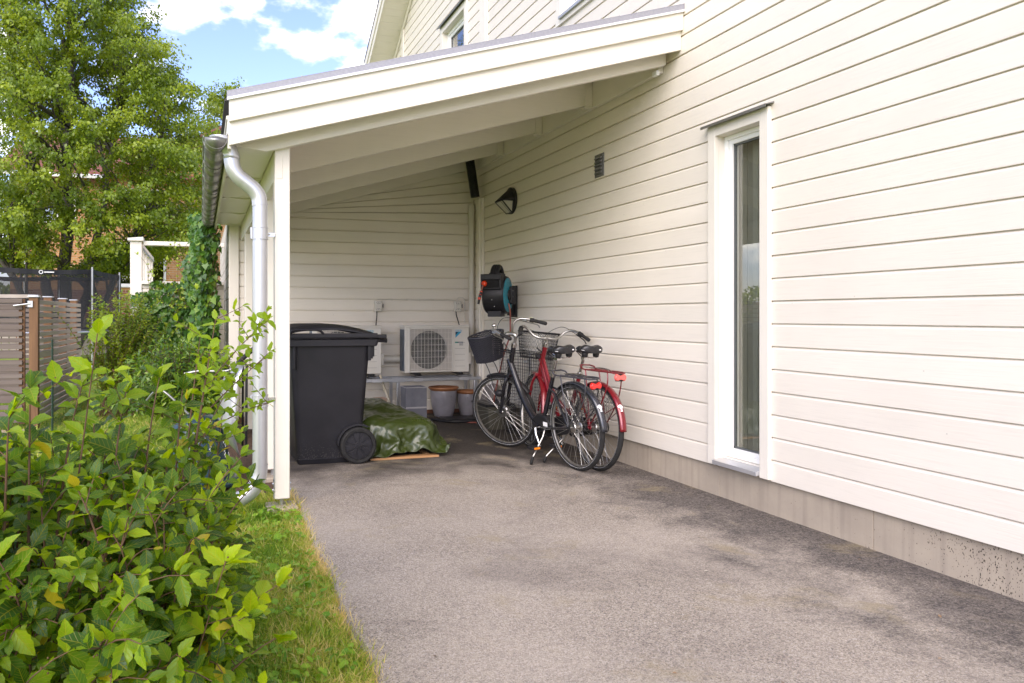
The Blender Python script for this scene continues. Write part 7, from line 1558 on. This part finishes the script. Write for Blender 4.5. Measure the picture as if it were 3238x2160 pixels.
# ---------------------------------------------------------------- brick house
def brick(name, c1, c2, mortar):
    m = bpy.data.materials.new(name); m.use_nodes = True; t = m.node_tree; L = t.links.new; b = t.nodes['Principled BSDF']
    g_ = N(t, 'ShaderNodeNewGeometry'); s = N(t, 'ShaderNodeSeparateXYZ'); L(g_.outputs['Position'], s.inputs[0]); ad = N(t, 'ShaderNodeMath', operation='ADD'); L(s.outputs[0], ad.inputs[0]); L(s.outputs[1], ad.inputs[1])
    cb = N(t, 'ShaderNodeCombineXYZ'); L(ad.outputs[0], cb.inputs[0]); L(s.outputs[2], cb.inputs[1]); q = N(t, 'ShaderNodeTexBrick')
    q.inputs['Scale'].default_value = 1; q.inputs['Brick Width'].default_value = .26; q.inputs['Row Height'].default_value = .085; q.inputs['Mortar Size'].default_value = .010; q.inputs['Color1'].default_value = (*c1, 1); q.inputs['Color2'].default_value = (*c2, 1); q.inputs['Mortar'].default_value = (*mortar, 1)
    L(cb.outputs[0], q.inputs['Vector']); L(q.outputs[0], b.inputs['Base Color']); b.inputs['Roughness'].default_value = .85
    bp = N(t, 'ShaderNodeBump'); bp.inputs['Distance'].default_value = .01; bp.inputs['Strength'].default_value = .5; bp.invert = True; L(q.outputs['Fac'], bp.inputs['Height']); L(bp.outputs[0], b.inputs['Normal']); return m
bh_ = thing('brick_house', 'two-storey orange brick house with a red tiled roof behind the trees', 'house', (-2, 33, 0))
ob = brick('orange_brick', (.62, .31, .12), (.54, .24, .09), (.58, .42, .28)); redbrick = brick('red_brick', (.30, .105, .06), (.24, .075, .045), (.42, .33, .27))
Yh = 30.0
def wallpanel(mb, x0, x1, z0, z1, holes, y=Yh):
    xs = sorted({x0, x1, *[h[0] for h in holes], *[h[1] for h in holes]}); zs_ = sorted({z0, z1, *[h[2] for h in holes], *[h[3] for h in holes]})
    for i in range(len(xs)-1):
        for j in range(len(zs_)-1):
            xm, zm = (xs[i]+xs[i+1])/2, (zs_[j]+zs_[j+1])/2
            if any(h[0] < xm < h[1] and h[2] < zm < h[3] for h in holes) or not (z0 < zm < z1): continue
            mb.add([(xs[i],y,zs_[j]),(xs[i+1],y,zs_[j]),(xs[i+1],y,zs_[j+1]),(xs[i],y,zs_[j+1])], [(0,1,2,3)])
wins = [(-3.0, -1.26, 2.36, 4.0), (-2.9, -1.2, 4.95, 6.05), (.3, 1.6, 4.95, 6.05), (-5.6, -4.4, 4.7, 5.7)]
k = MB(); wallpanel(k, -6.6, 8, 2.2, 6.4, wins); k.add([(-3.4,Yh,6.4),(8,Yh,6.4),(2.3,Yh,9.2)], [(0,1,2)]); k.add([(-6.6,Yh,2.2),(-6.6,Yh+9,2.2),(-6.6,Yh+9,6.4),(-6.6,Yh,6.4)], [(0,1,2,3)]); k.build('upper_wall', ob, bh_, fix=False)
k = MB(); k.box(-6.6, 8, Yh+.002, Yh+9, 0, 2.2).build('lower_wall', redbrick, bh_)
k = MB(); k.box(-6.5, 8, Yh+.3, Yh+.35, 2.2, 6.4).build('inner_wall', mat('dark_room', (.03, .035, .04), .9), bh_)
dg = glassmat('dark_window_glass', (.5, .55, .52), 0, .25)
for (a, b_, c_, d_) in wins:
    f = MB(); w_ = .09; yy = Yh-.03
    f.box(a, a+w_, yy, yy+.12, c_, d_).box(b_-w_, b_, yy, yy+.12, c_, d_).box(a+w_, b_-w_, yy+.001, yy+.12, d_-w_, d_).box(a+w_, b_-w_, yy+.001, yy+.12, c_, c_+w_).box((a+b_)/2-.05, (a+b_)/2+.05, yy+.002, yy+.12, c_+w_, d_-w_)
    f = f.build('window', M['winw'], bh_, bev=.005)
    MB().box(a+w_, b_-w_, yy+.06, yy+.065, c_+w_, d_-w_).build('pane', dg, f); MB().box(a-.05, b_+.05, yy-.06, yy+.02, c_-.05, c_-.002).build('sill', M['winw'], f)
tile = mat('red_roof_tile', (.30, .12, .085), .7, var=(4, (.22, .08, .06)))
k = MB(); nx_, ny_ = 150, 17; vs = []
for j in range(ny_+1):
    for half in (0, 1):
        for i in range(nx_+1):
            x = -7.1+(15.4)*i/nx_; s_ = (j+half*.98)/ny_; y = Yh-.5+6.0*s_; z = 6.35+2.75*s_+.035*abs(math.sin(i/nx_*15.4/.30*math.pi))+(.05 if half == 0 else 0); vs.append((x, y, z))
w2 = nx_+1; k.add(vs, [(a*w2+i, a*w2+i+1, (a+1)*w2+i+1, (a+1)*w2+i) for a in range(2*ny_+1) for i in range(nx_)]); k.build('roof', tile, bh_, ang=30, fix=False)
k = MB(); k.add([(-3.9,Yh-.35,6.2),(2.3,Yh-.35,9.35),(2.3,Yh+4,9.35),(-3.9,Yh+4,6.2)], [(0,1,2,3)]); k.add([(8.5,Yh-.35,6.2),(2.3,Yh-.35,9.35),(2.3,Yh+4,9.35),(8.5,Yh+4,6.2)], [(0,1,2,3)]); q = k.build('gable_roof', tile, bh_, fix=False); q.modifiers.new('s', 'SOLIDIFY').thickness = .12
MB().cyl((-6.1, Yh-.08, 0), (-6.1, Yh-.08, 6.2), .055, n=12).build('downpipe', M['winw'], bh_)
MB().box(-7.1, -3.4, Yh-.55, Yh-.42, 6.28, 6.40).build('gutter', M['winw'], bh_)
# board fence far behind
bf = thing('board_fence', 'grey vertical board fence at the back of the lawn', 'fence', (-3, 24.5, 0))
for i in range(40):
    x = -7+i*.2; MB().box(x, x+.17, 24.5, 24.52, .05, 1.15+.03*(i % 3)).build('board', old_lit, bf)
MB().box(-7, 1, 24.53, 24.57, .9, .98).box(-7, 1, 24.53, 24.57, .3, .38).build('rail', old_lit, bf)
hg = thing('hedge', 'long dark hedge closing off the far end of the garden', 'hedge', (0, 45, 0))
r = np.random.default_rng(6); n = 16000; P = np.stack([r.uniform(-40, 14, n), 45+r.uniform(-1, 1, n), 3.0*r.random(n)**.6], 1); P[:, 2] += .5*np.sin(P[:, 0]*.9)*P[:, 2]/3
Ln = r.uniform(.15, .4, n); leafmesh('foliage', P, r.normal(0, 1, (n, 3)), r.normal(0, 1, (n, 3)), Ln, Ln*.7, T_SMALL, LMT, hg, r, .3, .2, org=(0, 45, 0))
MB().box(-40, 14, 44.6, 45.4, 0, 2.3).build('hedge_core', mat('hedge_dark', (.012, .025, .008), .9), hg)
# ---------------------------------------------------------------- wheelbarrow and bucket beside the carport
wbr = thing('wheelbarrow', 'upended galvanised wheelbarrow leaning beside the downpipe', 'wheelbarrow', (.2, 6.3, 0))
tr_ = MB(); nu_, nv_ = 14, 10
for i in range(nu_+1):
    for j in range(nv_+1):
        u, v = i/nu_, j/nv_*2-1; z = .12+.72*u; half = .26*(1-.12*u); dep = .17*math.cos(v*math.pi/2*.92)**.6*math.sin(min(1, u*3.2)*math.pi/2)*math.sin(min(1, (1-u)*4)*math.pi/2+.15)
        tr_.v.append((.34-dep-.04*(1-u), 6.28+v*half, z))
tr_.f = [(i*(nv_+1)+j, i*(nv_+1)+j+1, (i+1)*(nv_+1)+j+1, (i+1)*(nv_+1)+j) for i in range(nu_) for j in range(nv_)]
o = tr_.build('tray', M['silver'], wbr, ang=60, fix=False); o.modifiers.new('s', 'SOLIDIFY').thickness = .003
MB().tube([(.345, 6.02, .12), (.35, 6.02, .84), (.35, 6.54, .84), (.345, 6.54, .12)], .010, n=8).build('tray_rim', M['black'], wbr)
k = MB(); k.tube(smoothpath([(-.42, 6.2, .55), (-.30, 6.1, .66), (-.12, 6.05, .50), (.02, 6.05, .35), (.10, 6.05, .28)], 6), .010, n=10).tube(smoothpath([(-.12, 6.12, .78), (.0, 6.1, .80), (.2, 6.05, .80), (.28, 6.03, .86)], 6), .011, n=10); k.build('handle_tube', M['steeld'], wbr, ang=60)
MB().cyl((.28, 6.03, .86), (.43, 6.0, 1.00), .018, n=12).build('grip', M['rubber'], wbr)
tb_ = thing('garden_bucket', 'dark teal upturned bucket with white squiggle print behind the shrub', 'bucket', (-.02, 5.75, 0))
tl = mat('teal_plastic', (.006, .028, .038), .25, var=(4, (.010, .04, .052)), coat=.15)
MB().lathe([(.0, .50), (.10, .498), (.145, .48), (.17, .44), (.215, .25), (.255, .06), (.262, .03)], (-.02, 5.75, 0), n=48).build('bucket_body', tl, tb_, ang=60)
MB().lathe([(.255, .045), (.30, .035), (.318, .018), (.318, .0), (.25, .0)], (-.02, 5.75, 0), n=48).build('bucket_flange', tl, tb_, ang=40)
k = MB(); r3 = random.Random(8)
for i in range(26):
    a = R(r3.uniform(200, 345)); z = r3.uniform(.10, .44); pts = []
    for j in range(7):
        zz = z+.008*j; rr2 = np.interp(zz, [.03, .06, .25, .44, .48], [.262, .255, .215, .17, .145])+.003; aa = a+.035*math.sin(j*2.1)+.01*j; pts.append((-.02+rr2*math.cos(aa), 5.75+rr2*math.sin(aa), zz))
    k.tube(pts, .0022, n=5)
k.build('squiggle_print', M['whitep'], tb_)
